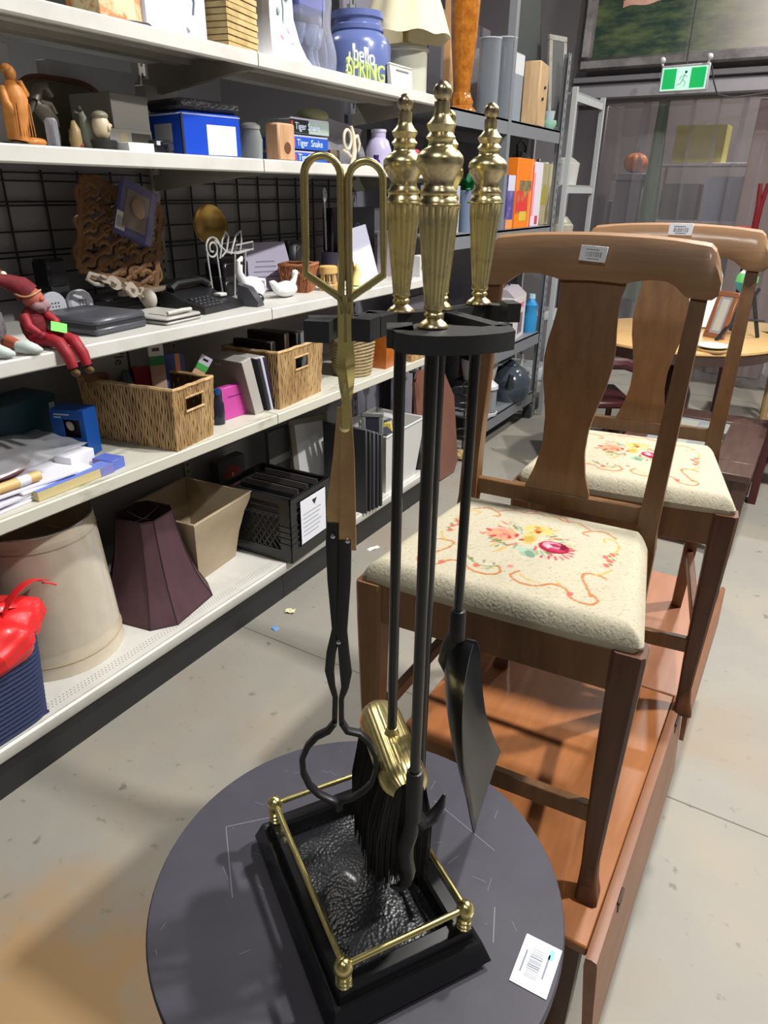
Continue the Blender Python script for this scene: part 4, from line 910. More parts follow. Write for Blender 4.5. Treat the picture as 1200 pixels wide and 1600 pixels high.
# left part: boxes, tray, envelopes
t = carton('teal_box', 'large dark teal box at the back of the shelf, left of the blue box', 'box', -1.965, 1.12, Z, .13, .24, .16, R(6), plain(30, 68, 80, .45))
panel(t, 'white_logo', 'x', .08, .10, .12, .14, .0802, plain(160, 180, 186))
t = thing('blue_light_box', 'bright blue cardboard box with a cut-out window beside the wicker basket', 'box', (-1.795, 1.215, Z), R(-68)); t.scale = (.62, .88, 1.08)
BLU = plain(22, 86, 172, .4); m = MB()
m.b2(-.055, .055, -.06, .06, 0, .003); m.b2(-.055, .055, -.06, .06, .130, .1315); m.b2(-.055, -.053, -.06, .06, .003, .130); m.b2(-.053, .053, .058, .06, .003, .130); m.b2(-.053, .053, -.06, -.058, .003, .130)
part('box_body', m, BLU, t)
m = MB(); m.b2(.053, .055, -.058, .058, .003, .055); m.b2(.053, .055, -.058, .058, .105, .130); m.b2(.053, .055, -.058, -.015, .055, .105); m.b2(.053, .055, .042, .058, .055, .105); part('window_side', m, BLU, t)
m = MB(); m.b2(.02, .03, -.02, .045, .050, .110); part('inner_card', m, plain(24, 24, 28), t)
m = MB(); m.ell((.038, .0, .085), (.010, .012, .016), rot=rotm('X', 50)); part('bulb', m, plain(210, 196, 186, .3), t)
text('number', '20', .028, (.0552, .035, .028), (R(90), 0, R(90)), plain(200, 220, 236), t)
panel(t, 'print_line', 'x', -.045, .01, .117, .121, .055, plain(200, 220, 236)); panel(t, 'print_line', 'x', -.045, -.02, .109, .113, .055, plain(200, 220, 236))
COP = mat('copper_tray', (140, 76, 62), .42, .4, var=(12, (112, 60, 50)))
t = thing('copper_tray', 'round copper-coloured tray under clear plastic at the shelf\'s left end', 'tray', (-1.79, .90, Z + .044)); t.scale = (.75, .75, .75)
m = MB(); m.lathe([(0, .001), (0, .13), (.012, .175), (.030, .190), (.034, .188), (.016, .170), (.006, .125), (.006, .001)], n=48); part('tray_dish', m, COP, t)
m = MB(); m.grid(lambda u, v: ((u - .5) * .40 * (1 - .5 * max(0, v - .55)), (v - .5) * .62 + .04, .034 + .055 * math.sin(PI * min(1, v * 1.15)) ** .7 * math.sin(PI * u) ** .6 + .006 * math.sin(17 * u + 9 * v) * math.sin(13 * v)), 36, 30)
part('plastic_wrap', m, film('cloudy_film', (205, 208, 214), .42, .2), t, 'cloudy plastic wrap', sm=80)
rd = random.Random(4)
ENV = [(-1.70, .90, .22, .26, 4), (-1.69, .98, .20, .24, -3), (-1.70, .93, .21, .25, 8), (-1.655, 1.00, .12, .22, 5), (-1.67, .94, .16, .24, -2)]
for k, (x, y, dx, dy, a) in enumerate(ENV):
    m = MB(); m.b2(-dx / 2, dx / 2, -dy / 2, dy / 2, 0, .007, .001); m.b2(-dx / 2 + .002, dx / 2 - .002, -dy / 2 + .002, -dy / 2 + .07, .007, .0076)
    solo('envelope', m, plain(*[(228, 226, 238), (236, 236, 244), (220, 218, 232), (240, 240, 246), (230, 230, 240)][k], .6), ['bottom', 'second lowest', 'middle', 'small upper', 'topmost'][k] + ' white envelope of the pile at the left of the worn shelf', 'envelope', (x, y, Z + .0082 * k), R(a), 'white envelopes in a pile')
t = carton('flat_box', 'long flat blue and tan box lying along the worn shelf edge', 'box', -1.60, 1.045, Z, .045, .24, .026, R(2), plain(206, 190, 140, .5), flap=False)
panel(t, 'blue_top', '+z', -.0225, .0225, -.12, .12, .026, plain(110, 130, 206)); panel(t, 'blue_end', 'x', .075, .12, .001, .025, .0225, plain(120, 124, 190))
t = carton('small_box', 'small blue and purple box at the end of the flat tan box', 'box', -1.625, 1.185, Z, .07, .05, .030, R(10), plain(92, 112, 196, .4), flap=False)
panel(t, 'purple_side', '-y', -.035, .0, .001, .029, -.025, plain(130, 110, 180))
t = carton('small_white_box', 'small white box on the envelopes near the blue box', 'box', -1.69, 1.125, Z + .0, .06, .09, .052, R(12), plain(238, 238, 244, .5), flap=False)
t = thing('bamboo_flute', 'pale bamboo tube wrapped in a white band at the shelf front, left edge', 'tube', (-1.605, .93, Z + .055), 0); t.rotation_euler = (R(90), 0, R(-65 + 180 - 115))
m = MB(); n = 16
m.loft([[Vector((r * math.cos(2 * PI * k / n), r * math.sin(2 * PI * k / n), z)) for k in range(n)] for z, r in ((-.03, .008), (-.03, .0125), (.20, .0125), (.20, .008))], False, True); part('tube', m, plain(222, 184, 122, .45), t)
m = MB(); m.lathe([(.0, .0132), (.03, .0132)], n=16); part('white_band', m, plain(232, 232, 238), t)
# books and bits between the baskets
MG = plain(200, 74, 160, .45)
t = carton('pink_box', 'magenta pink card box at the shelf edge between the wicker baskets', 'box', -1.665, 1.745, Z, .03, .115, .112, R(-3), MG, flap=False)
panel(t, 'dark_line', 'x', -.035, .03, .075, .079, .015, plain(120, 40, 110)); panel(t, 'side_strip', '-y', -.0145, .0145, .002, .11, -.0575, plain(206, 180, 206))
t = thing('wine_glass_jar', 'small dark glass bottle beside the pink box', 'bottle', (-1.65, 1.655, Z)); m = MB(); m.lathe([(0, .001), (0, .022), (.03, .024), (.07, .023), (.085, .014), (.10, .012), (.10, .001)], n=18); part('glass', m, plain(34, 38, 52, .15), t)
m = MB(); m.lathe([(.10, .001), (.10, .014), (.118, .014), (.118, .001)], n=14); part('cap', m, plain(20, 60, 120, .4), t)
t = carton('brown_folder', 'brown leaning card folder behind the pink box', 'folder', -1.76, 1.77, Z, .16, .02, .15, R(20), plain(104, 84, 70, .6), tilt=(R(-30), 0), flap=False)
t = carton('grey_box', 'large grey-white boxed set leaning against the wicker basket', 'box', -1.71, 1.825, Z, .20, .045, .205, R(-2), plain(178, 174, 168, .5), tilt=(R(14), 0), flap=False)
panel(t, 'dark_face', '-y', -.099, .099, .001, .204, -.0225, plain(128, 120, 110)); text('title', 'ooo', .018, (-.02, -.0228, .185), (R(90), 0, 0), plain(190, 186, 178), t)  # darker grey sheet over the whole near face
for k, c_ in enumerate([(40, 40, 46), (196, 198, 216), (54, 40, 60)]):
    t = carton('slim_book', ['slim black book leaning behind the grey-white box', 'slim lavender-white book leaning between two dark ones', 'slim dark purple book leaning nearest the second wicker basket'][k], 'book', -1.70, 1.872 + .017 * k, Z, .19, .012, .198, R(-2), plain(*c_, .45), tilt=(R(12), 0), flap=False)
    panel(t, 'pages', '+z', -.09, .09, -.004, .004, .198, plain(222, 220, 214))
for k, (y, z, c_) in enumerate([(1.95, .215, (48, 40, 36)), (2.03, .235, (60, 48, 40)), (2.10, .225, (30, 30, 32))]):
    carton('dark_case', ['brown slim case', 'taller dark brown slim case', 'black slim case'][k] + ' standing in the second wicker basket', 'case', -1.73, y, Z + .012, .17, .03, z, R(6), plain(*c_, .5), flap=False, bev=.004)
t = carton('white_leaflet', 'narrow white leaflet sticking up from the second wicker basket', 'paper', -1.66, 2.145, Z + .012, .05, .004, .225, R(20), WHITE, flap=False)
# seagrass basket
t = thing('seagrass_basket', 'round coiled seagrass basket with a blue item, behind the brass tongs', 'basket', (-1.665, 2.50, Z))
SG = mat('seagrass', (168, 150, 112), .75, var=(60, (130, 112, 78)), bump=(150, .6))
for k in range(12):
    m = MB(); r = .078 + .017 * k / 11; m.tube([((r + .001 * math.sin(i * 2.7)) * math.cos(2 * PI * i / 30), (r + .001 * math.sin(i * 2.7)) * math.sin(2 * PI * i / 30), .0075 + k * .0138 + .012 * (k / 11) ** 2 * math.cos(2 * (2 * PI * i / 30))) for i in range(30)], .0076, 6, closed=True); part('coil', m, SG, t)
m = MB(); m.lathe([(.001, .001), (.001, .076), (.005, .076), (.005, .001)], n=24); part('basket_base', m, SG, t)
m = MB(); m.ell((0, 0, 0), (.020, .030, .018), 14, 8); solo('blue_ball', m, plain(40, 60, 190, .4), 'bright blue oval item at the rim of the seagrass basket', 'ball', (-1.655, 2.565, Z + .150))
t = thing('orange_vase', 'square orange-brown wooden vase next to the seagrass basket', 'vase', (-1.65, 2.70, Z), R(5))
m = MB(); m.loft([[Vector((sx * h, sy * h, z)) for sx, sy in ((-1, -1), (1, -1), (1, 1), (-1, 1))] for z, h in ((0, .062), (.012, .064), (.165, .070), (.178, .072), (.178, .058), (.02, .052))], True); part('vase_body', m, mat('orange_wood', (196, 110, 36), .4, var=(14, (168, 88, 24)), coat=.2), t)
w3 = basket('wicker_tray', 'low wicker tray at the end of the shelf beyond the orange vase', 'basket', -1.68, 2.92, Z, .26, .18, .10, R(0), .95, None, hole=(), seed=9, sp=.008)

# ------------------------------------------------------------------ third shelf (z = SH3)
Z = SH3 + .0005
BURG = mat('burgundy_plush', (122, 22, 34), .8, bump=(80, .5), var=(30, (90, 14, 24)))
REDV = mat('red_velvet', (168, 26, 44), .6, bump=(60, .3), var=(20, (120, 14, 30)))
t = thing('elf_doll', 'red velvet elf doll sitting with its legs over the shelf edge', 'doll', (-1.636, 1.045, Z)); t.scale = (.70, .70, .70)
m = MB(); m.ell((0, 0, .075), (.045, .042, .065)); part('body', m, BURG, t)
m = MB(); m.ell((.01, .01, .165), (.036, .036, .036)); part('head', m, plain(176, 92, 76, .7), t)
m = MB(); m.ell((.043, .02, .163), (.010, .010, .010)); part('nose', m, plain(190, 84, 76, .6), t)
m = MB(); m.grid(crumple((.028, .02, .140), (.026, .032, .022), .15, 6, 21, 20, 12), 20, 12); part('beard', m, plain(150, 120, 124, .9), t, sm=70)
m = MB(); m.tube([(.0, .0, .180), (-.01, -.015, .205), (-.02, -.05, .222), (-.02, -.09, .236), (-.02, -.12, .245)], [.042, .036, .026, .016, .006], 12); part('pointed_hat', m, BURG, t, sm=70)
m = MB(); m.tube([(.043 * math.cos(a), .043 * math.sin(a), .183 + .008 * math.sin(a * 2)) for a in [2 * PI * k / 24 for k in range(24)]], .0035, 6, closed=True); part('hat_cord', m, plain(176, 136, 84, .5), t)
m = MB(); m.tube([(.02, -.04, .11), (.05, -.05, .08), (.075, -.03, .055)], [.018, .016, .012], 8); m.ell((.08, -.028, .052), (.014, .012, .012)); part('arm', m, REDV, t, sm=70)
m = MB(); m.tube([(.02, .04, .11), (.055, .05, .085), (.078, .03, .06)], [.018, .016, .012], 8); m.ell((.083, .027, .058), (.014, .012, .012)); part('arm', m, REDV, t, sm=70)
for dy in (-.012, .045):
    m = MB(); m.tube([(.01, dy, .030), (.07, dy + .01, .034), (.120, dy + .018, .024), (.148, dy + .025, -.02), (.155, dy + .03, -.060)], [.026, .024, .022, .021, .018], 10); part('leg', m, REDV, t, sm=70)
    m = MB(); m.ell((.160, dy + .032, -.078), (.022, .014, .014)); part('shoe', m, plain(90, 60, 30, .7), t)
m = MB(); m.box((0, 0, 0), (.002, .052, .036), None); pt_ = part('green_tag', m, plain(96, 214, 60, .5), t, 'bright green price tag'); pt_.location = (.098, .03, .072); pt_.rotation_euler = (R(-20), R(-35), R(-15))
t = thing('elf_doll', 'darker elf doll with red boots lying at the far left of the shelf', 'doll', (-1.68, .945, Z), R(-10)); t.scale = (.85, .85, .85)
m = MB(); m.grid(crumple((0, 0, .07), (.055, .05, .066), .08, 6, 31, 24, 14), 24, 14); part('body', m, mat('grey_fur', (128, 124, 128), .95, var=(60, (80, 78, 84)), bump=(150, .9)), t, sm=70)
m = MB(); m.ell((.02, .01, .155), (.034, .034, .034)); part('head', m, plain(150, 140, 140, .8), t)
m = MB(); m.tube([(.0, .0, .175), (-.01, .02, .20), (-.01, .05, .22), (0, .075, .205)], [.038, .030, .020, .010], 10); part('pointed_hat', m, BURG, t, sm=70)
m = MB(); m.ell((.0, .082, .200), (.010, .010, .010)); part('pompom', m, plain(216, 214, 196, .8), t)
for dy, yb in ((-.03, 0), (.045, .02)):
    m = MB(); m.tube([(.02, dy, .025), (.07, dy, .026), (.11, dy + .005, .020)], [.018, .016, .014], 10); part('leg', m, plain(186, 96, 70, .8) if dy > 0 else plain(140, 136, 140, .8), t, sm=70)
    m = MB(); m.tube([(.10, dy, .020), (.125, dy + .01, .022), (.14, dy + .03, .014), (.138, dy + .045, .010)], [.017, .019, .014, .006], 10); part('shoe', m, plain(196, 208, 202, .6), t, sm=70)
m = MB(); m.b2(-.001, .001, -.014, .014, -.022, .022); pt_ = part('white_tag', m, WHITE, t); pt_.location = (.04, -.03, .19)
# white shower-head like discs
for k, (x, y, l) in enumerate([(-1.90, 1.285, 'white round perforated speaker disc just behind the elf doll'), (-1.885, 1.365, 'white round perforated speaker disc beside the grey case')]):
    t = thing('round_speaker', l, 'speaker', (x, y, Z + .043))
    m = MB(); m.lathe([(-.02, .001), (-.02, .030), (-.012, .040), (.008, .042), (.014, .036), (.015, .001)], n=30, axis=(1, 0, .12)); part('shell', m, plain(214, 216, 226, .35), t)
    m = MB()
    for i in range(-1, 2):
        for j in range(-1, 2): m.lathe([(.0152, .0022), (.0158, .0022)], (0, i * .010, j * .010), 8, axis=(1, 0, .12))
    part('sound_hole', m, plain(40, 42, 60), t, kind='stuff')
    m = MB(); m.b2(-.014, .014, -.022, .022, -.043, -.030); part('stand', m, plain(200, 200, 206, .4), t)
def case_(name, label, cat, x, y, dx, dy, dz, rz, mt, tilt=None):
    t = thing(name, label, cat, (x, y, Z), rz)
    if tilt: t.rotation_euler = (tilt[0], tilt[1], rz)
    m = MB(); m.b2(-dx / 2, dx / 2, -dy / 2, dy / 2, 0, dz * .48, .006); part('lower_shell', m, mt, t)
    m = MB(); m.b2(-dx / 2, dx / 2, -dy / 2, dy / 2, dz * .52, dz, .008); part('upper_shell', m, mt, t)
    m = MB(); m.b2(-dx / 2 + .003, dx / 2 - .003, -dy / 2 + .003, dy / 2 - .003, dz * .40, dz * .6); part('seam', m, plain(40, 40, 44), t); return t
case_('grey_case', 'flat dark grey plastic tool case near the shelf front', 'case', -1.735, 1.285, .23, .19, .045, R(6), plain(74, 76, 84, .35))
t = case_('clamshell_tool', 'pale grey flat appliance with a dark slot, right of the grey case', 'appliance', -1.68, 1.49, .18, .15, .022, R(5), plain(176, 174, 168, .4))
m = MB(); m.b2(-.01, .05, -.045, -.040, .0222, .0226); part('slot', m, plain(40, 40, 40), t); m = MB(); m.tube([(.07, -.05, .03), (.08, .0, .034), (.07, .05, .03)], .006, 8); part('grip', m, plain(196, 194, 190, .35), t)
t = thing('netting_bag', 'crumpled cream cloth bag with a loop handle on the shelf', 'bag', (-1.79, 1.46, Z), 0)
m = MB(); m.grid(lambda u, v: (-.02 + .05 * math.sin(3 * u) * .4, -.075 + .16 * u, .055 + .075 * (1 - u) * (1 - .2 * v) + .035 * (v - .5) + .008 * math.sin(u * 17) * math.cos(v * 9)), 26, 12, .012); part('cloth', m, mat('cream_cloth', (196, 184, 168), .7, bump=(60, .4)), t, sm=70)
m = MB(); m.tube([(-.02, -.07, .125), (-.02, -.10, .135), (-.02, -.112, .12), (-.02, -.09, .105), (-.02, -.06, .10)], .006, 8); m.ell((0, .085, .045), (.03, .02, .03)); part('loop_handle', m, plain(176, 168, 156, .6), t, sm=70)
# carved trivet leaning on the grid with a packaged ornament hung on it
LT = mat('carved_wood', (136, 98, 62), .6, var=(20, (112, 76, 44)), bump=(60, .3))
t = thing('carved_wooden_panel', 'openwork carved wooden panel leaning against the wire grid', 'wooden panel', (-1.93, 1.585, 1.355)); t.rotation_euler = (R(-18), R(-9), R(-6))
hw = .135
m = MB()
for sx, sy in ((-1, 0), (1, 0), (0, -1), (0, 1)):
    m.box((0, sx * hw, sy * hw), (.012, .020 if sx else 2 * hw, .020 if sy else 2 * hw), None, .003)
m.tube([(0, (hw + .005 + .012 * math.cos(12 * a)) * (1 if abs(math.cos(a)) > abs(math.sin(a)) else abs(math.tan(PI / 2 - a)) if 0 else 1) * math.cos(a) / max(abs(math.cos(a)), abs(math.sin(a))), (hw + .005 + .012 * math.cos(12 * a)) * math.sin(a) / max(abs(math.cos(a)), abs(math.sin(a)))) for a in [2 * PI * k / 120 for k in range(120)]], .007, 6, closed=True)
part('scalloped_border', m, LT, t)
m = MB(); rd = random.Random(6)
for i in range(-2, 3):
    for j in range(-2, 3):
        cy, cz = i * .052, j * .052; s_ = 1 if (i + j) % 2 else -1
        m.tube([(0, cy + s_ * (.027 - .0022 * k) * math.cos(k * .55), cz + (.027 - .0022 * k) * math.sin(k * .55)) for k in range(11)], .0098, 6)
        m.tube([(0, cy - .026, cz - .026), (0, cy + .0, cz + .004 * s_), (0, cy + .026, cz + .026)], .0090, 6)
part('carved_scroll', m, LT, t, kind='stuff')
t = thing('packaged_ornament', 'purple backed card with a bagged ornament hanging over the carved panel', 'packet', (-1.865, 1.600, 1.425)); t.rotation_euler = (R(-24), R(-9), R(-6))
m = MB(); m.b2(-.002, .0, -.065, .065, -.085, .085); part('backing_card', m, plain(74, 70, 130, .5), t)
m = MB(); m.b2(.0, .004, -.040, .040, -.055, .060, .003); part('tray_insert', m, plain(130, 110, 96, .5), t)
m = MB(); m.ell((.012, 0, .01), (.010, .022, .030), rot=rotm('X', 25)); part('ornament', m, plain(176, 140, 110, .4), t)
m = MB(); m.b2(.001, .002, -.062, -.030, -.07, -.015); part('barcode_label', m, WHITE, t); m = MB()
for k in range(7): m.b2(.002, .0024, -.058 + .004 * k, -.0565 + .004 * k, -.062, -.03)
part('barcode', m, plain(70, 70, 80), t)
m = MB(); m.b2(.0, .0015, .045, .064, -.08, .08); part('side_stripe', m, plain(120, 110, 170), t)
m = MB(); m.grid(lambda u, v: (.016 + .006 * math.sin(9 * u) * math.sin(7 * v) + .008 * math.sin(PI * u) * math.sin(PI * v), -.063 + .126 * u, -.083 + .166 * v), 16, 16); part('clear_bag', m, film('bag_film', (235, 235, 240), .06, .08), t, sm=80)
# dark stuff in the shelf's shade
for k, (x, y, dx, dy, dz, l) in enumerate([(-1.93, 1.50, .12, .20, .05, 'long black box under the carved panel'), (-1.92, 1.78, .10, .20, .07, 'black box behind the phone base'), (-1.95, 1.33, .07, .07, .17, 'tall black bottle case behind the round speakers'), (-1.90, 2.02, .09, .16, .12, 'black electronics box behind the wire rack')]):
    t = case_('black_case', l, 'case', x, y, dx, dy, dz, R(3 * k), plain(24, 24, 28, .3))
m = MB(); m.b2(-.012, .012, -.18, .18, 0, .012, .002); m.b2(-.008, .008, -.16, .16, .012, .016); solo('wooden_ruler', m, plain(150, 136, 116, .5), 'grey-brown flat stick lying behind the black phone', 'stick', (-1.83, 1.66, Z + .056), R(-4))
t = thing('desk_phone', 'black push-button desk phone on the shelf under the wire rack', 'phone', (-1.735, 1.715, Z), R(6))
m = MB(); m.loft([[Vector(p) for p in ((x, -.10, 0), (x, .10, 0), (x, .10, h), (x, -.10, h))] for x, h in ((-.09, .055), (-.05, .060), (.0, .038), (.09, .020))]); part('phone_body', m, plain(30, 31, 34, .35), t)
m = MB(); m.tube([(-.05, -.09, .068), (-.05, -.06, .082), (-.05, .06, .082), (-.05, .09, .068)], [.016, .012, .012, .016], 8); part('handset', m, plain(26, 27, 30, .3), t)
for i in range(4):
    for j in range(5):
        m = MB(); m.box((.015 + i * .018, -.07 + j * .020, .037 - .0105 * (.2 + i * .9) * .55 + .002), (.012, .014, .006), rotm('Y', 11), .001); part('button', m, plain(52, 53, 58, .4), t)
m = MB(); m.b2(.01, .04, .05, .085, .034, .044, .002); part('white_pad', m, plain(206, 206, 202, .5), t)
# wire rack
t = thing('wire_stand', 'white coated wire stand with spirals and legs on the shelf', 'stand', (-1.83, 1.93, Z), R(4))
WW = plain(206, 206, 208, .35)
for dy in (-.10, -.05, .05, .11):
    m = MB(); m.tube([(.03 if dy < 0 else .0, dy, 0), (.02, dy - .005, .16)], .0028, 6); part('leg', m, WW, t)
m = MB()
m.tube([(.02, -.075 + (.040 - .0012 * k) * math.cos(k * .45), .175 + (.040 - .0012 * k) * math.sin(k * .45)) for k in range(26)], .0034, 6)
m.tube([(.02, -.04, .14), (.02, -.02, .20), (.02, .0, .225), (.02, .015, .21), (.02, .0, .165), (.02, -.03, .145)], .0034, 6)
m.tube([(.02, -.06, .20), (.02, 0, .158), (.02, .06, .150), (.02, .13, .158)], .0032, 6)
m.tube([(.02, .02, .15), (.02, .055, .21), (.02, .085, .225), (.02, .085, .19), (.02, .07, .15)], .0034, 6)
m.tube([(.02, .05, .155), (.02, .15, .16), (.02, .15, .185), (.02, .05, .178)], .0030, 6, closed=True); m.tube([(-.05, .05, .155), (-.05, .15, .16), (-.05, .15, .185), (-.05, .05, .178)], .0026, 6, closed=True)
for y_ in (.05, .15): m.tube([(-.05, y_, .157), (.02, y_, .157)], .0026, 6)
part('scroll_wire', m, WW, t)
t = thing('brass_dish', 'brass domed dish standing behind the white wire stand', 'dish', (-1.96, 2.01, 1.375))
m = MB(); m.lathe([(-.01, .001), (-.008, .03), (.0, .060), (.012, .070), (.014, .067), (.004, .055), (-.002, .001)], n=32, axis=(1, -.3, .1)); part('dish', m, mat('dull_brass', (170, 140, 80), .25, 1.0), t)
m = MB(); m.tube([(-.0, 0, -.07), (-.005, 0, -.23)], .006, 8); m.b2(-.03, .03, -.03, .03, -.24, -.23); part('stem', m, plain(60, 50, 40, .4), t)
PORC = plain(224, 224, 226, .2)
t = thing('white_teapot', 'white porcelain bird-shaped jug beside the black phone', 'jug', (-1.715, 1.935, Z))
m = MB(); m.lathe([(0, .001), (0, .025), (.01, .040), (.035, .050), (.06, .045), (.08, .028), (.085, .001)], n=24); part('body', m, PORC, t)
m = MB(); m.tube([(0, -.03, .06), (0, -.055, .10), (0, -.05, .135), (0, -.035, .15)], [.018, .013, .012, .005], 10); part('neck', m, PORC, t)
m = MB(); m.tube([(0, .04, .07), (0, .075, .065), (0, .075, .03), (0, .045, .02)], .006, 8); part('handle', m, PORC, t)
m = MB(); m.ell((.010, -.05, .132), (.006, .006, .006)); part('dark_spot', m, plain(30, 30, 34), t)
t = thing('paper_punch', 'small grey-black stapler shaped object between phone and porcelain jug', 'stapler', (-1.645, 1.855, Z), R(12))
m = MB(); m.loft([[Vector(p) for p in ((x, -.025, 0), (x, .025, 0), (x, .018, h), (x, -.018, h))] for x, h in ((-.04, .07), (.0, .06), (.035, .015))]); part('body', m, plain(66, 66, 72, .4), t)
m = MB(); m.ell((0, .045, .018), (.024, .018, .018)); part('base_knob', m, plain(30, 30, 34, .3), t)
t = thing('white_duck', 'white ceramic goose figure with orange beak on the shelf', 'figurine', (-1.685, 2.09, Z))
m = MB(); m.grid(crumple((0, 0, .028), (.034, .055, .028), .03, 4, 7, 20, 12), 20, 12); part('body', m, PORC, t, sm=80)
m = MB(); m.tube([(0, .035, .035), (0, .055, .06), (0, .058, .075)], [.014, .010, .012], 10); m.ell((0, .060, .080), (.012, .014, .011)); part('neck', m, PORC, t, sm=80)
m = MB(); m.tube([(0, .070, .079), (0, .086, .075)], [.007, .002], 8); part('beak', m, plain(226, 150, 110, .4), t)
m = MB(); m.tube([(0, -.04, .03), (0, -.07, .055), (0, -.085, .06)], [.02, .012, .004], 8); part('tail', m, PORC, t, sm=80)
t = carton('lavender_book', 'large lavender-grey boxed book leaning behind the goose figure', 'book', -1.83, 2.20, Z, .02, .19, .19, R(-24), plain(166, 160, 186, .5), tilt=(0, R(-28)), flap=False)
for k in range(4): panel(t, 'dark_line', 'x', -.08 + .01 * k, .03, .05 + .02 * k, .055 + .02 * k, .010, plain(110, 104, 136))
t = thing('pillow_speaker', 'black rounded speaker on the shelf behind the left tong loop', 'speaker', (-1.90, 2.42, Z + .0)); m = MB(); m.b2(-.04, .04, -.055, .055, .0, .17, .02); part('cabinet', m, plain(26, 27, 30, .4), t)
m = MB(); m.lathe([(0, .034), (.004, .030), (.002, .001)], (.04, 0, .12), 24, axis=(1, 0, 0)); part('driver', m, plain(40, 40, 44, .5), t)
m = MB(); m.b2(.0402, .041, -.012, .012, .035, .042); part('badge', m, plain(150, 150, 150, .3), t)
# red wicker basket, stool etc. behind the loops
w4 = basket('red_wicker_basket', 'small reddish wicker basket seen through the left tong loop', 'basket', -1.74, 2.245, Z, .12, .12, .10, R(20), .72, None, hole=(), seed=11, sp=.008, colr=mat('wicker_red', (172, 112, 72), .6, var=(30, (130, 70, 40))))
t = thing('toy_stool', 'tiny round wicker stool with splayed legs between the tong loops', 'stool', (-1.665, 2.335, Z))
WKL = plain(206, 170, 106, .55); m = MB(); m.lathe([(.062, .001), (.062, .030), (.066, .036), (.088, .036), (.092, .030), (.093, .001)], n=24); part('seat', m, WKL, t)
for k in range(8): a = 2 * PI * k / 8; m = MB(); m.tube([(.026 * math.cos(a), .026 * math.sin(a), .064), (.034 * math.cos(a), .034 * math.sin(a), 0)], .0032, 6); part('leg', m, WKL, t)
m = MB(); m.tube([(.031 * math.cos(2 * PI * k / 20), .031 * math.sin(2 * PI * k / 20), .022) for k in range(20)], .003, 5, closed=True); part('ring', m, WKL, t)
m = MB(); m.lathe([(0, .001), (0, .07), (.006, .075), (.008, .072), (.004, .001)], n=30); solo('green_plate', m, plain(196, 206, 170, .4), 'pale green plate under the tong loops on the shelf edge', 'plate', (-1.62, 2.45, Z))
t = thing('banana_holder', 'pale yellow ceramic figure right of the toy stool', 'figurine', (-1.63, 2.475, Z + .009)); m = MB(); m.tube([(0, 0, 0), (0, 0, .03), (0, .012, .06), (0, .0, .078)], [.020, .012, .012, .008], 10); part('stem', m, plain(226, 210, 140, .5), t, sm=70)
m = MB(); m.tube([(0, -.01, .02), (0, .025, .03), (0, .04, .045)], [.008, .007, .004], 8); part('side_arm', m, plain(226, 210, 140, .5), t, sm=70)
t = carton('white_card', 'tall white card leaning behind the right tong loop', 'card', -1.70, 2.69, Z, .004, .13, .225, R(-12), plain(216, 218, 240, .6), tilt=(R(10), R(-12)), flap=False)
t = carton('black_panel_box', 'large black box with a faint white letter behind the white card', 'box', -1.86, 2.78, Z, .05, .34, .29, 0, plain(26, 26, 30, .4), flap=False)
text('letter', 'S  O', .05, (.0252, .0, .21), (R(90), 0, R(90)), plain(120, 120, 130), t)
t = thing('utensil_pot', 'dark pot of kitchen tools seen inside the left tong loop', 'pot', (-1.83, 2.60, Z)); m = MB(); m.lathe([(0, .001), (0, .045), (.12, .05), (.12, .044), (.01, .04)], n=24); part('pot_body', m, plain(70, 64, 84, .3), t)
for k, (l, c_, h) in enumerate([('steel knife blade', CHROME, .34), ('black tool handle', plain(30, 30, 34), .25), ('grey whisk handle', plain(130, 130, 140), .27)]):
    m = MB(); m.tube([(0, 0, .012), (.004 * k, -.01 + .012 * k, h)], [.005, .009], 8, sy=.5); m.ell((.004 * k, -.01 + .012 * k, h), (.009, .014, .03)); solo('kitchen_tool', m, c_, ['kitchen knife with pale blade standing in the dark pot', 'black handled tool standing in the dark pot', 'grey whisk handle standing in the dark pot'][k], 'utensil', (-1.83 + .014 * (k - 1), 2.58 + .018 * k, Z + .0))
t = thing('orange_bottle', 'orange sauce bottle behind the middle of the tong loops', 'bottle', (-1.80, 2.715, Z)); 
t.location = (-1.79, 2.60 + .10, Z)
m = MB(); m.lathe([(0, .001), (0, .035), (.10, .035), (.15, .020), (.20, .012), (.205, .001)], n=20); part('bottle_body', m, plain(206, 130, 50, .35), t); m = MB(); m.lathe([(.03, .0355), (.09, .0355)], n=20); part('label_wrap', m, plain(196, 90, 60, .5), t)
t = carton('red_white_carton', 'red and white carton between the left and front brass handles', 'box', -1.75, 2.96, Z, .08, .12, .19, 0, plain(196, 186, 196, .5), flap=False); panel(t, 'red_band', 'x', -.06, .06, .10, .16, .04, plain(206, 60, 70))
t = carton('red_white_carton', 'low white carton with green print at the end of the shelf', 'box', -1.62, 3.0, Z, .05, .08, .09, 0, plain(206, 204, 206, .5), flap=False); panel(t, 'green_band', 'x', -.03, .03, .03, .05, .025, plain(120, 170, 120))
t = thing('clear_vase', 'small clear glass vase behind the left brass handle base', 'vase', (-1.60, 2.84, Z)); m = MB(); m.lathe([(0, .001), (0, .03), (.05, .036), (.10, .028), (.10, .026), (.05, .033), (.005, .027)], n=24); part('glass', m, film('clear_glass', (220, 225, 230), .12, .05), t)

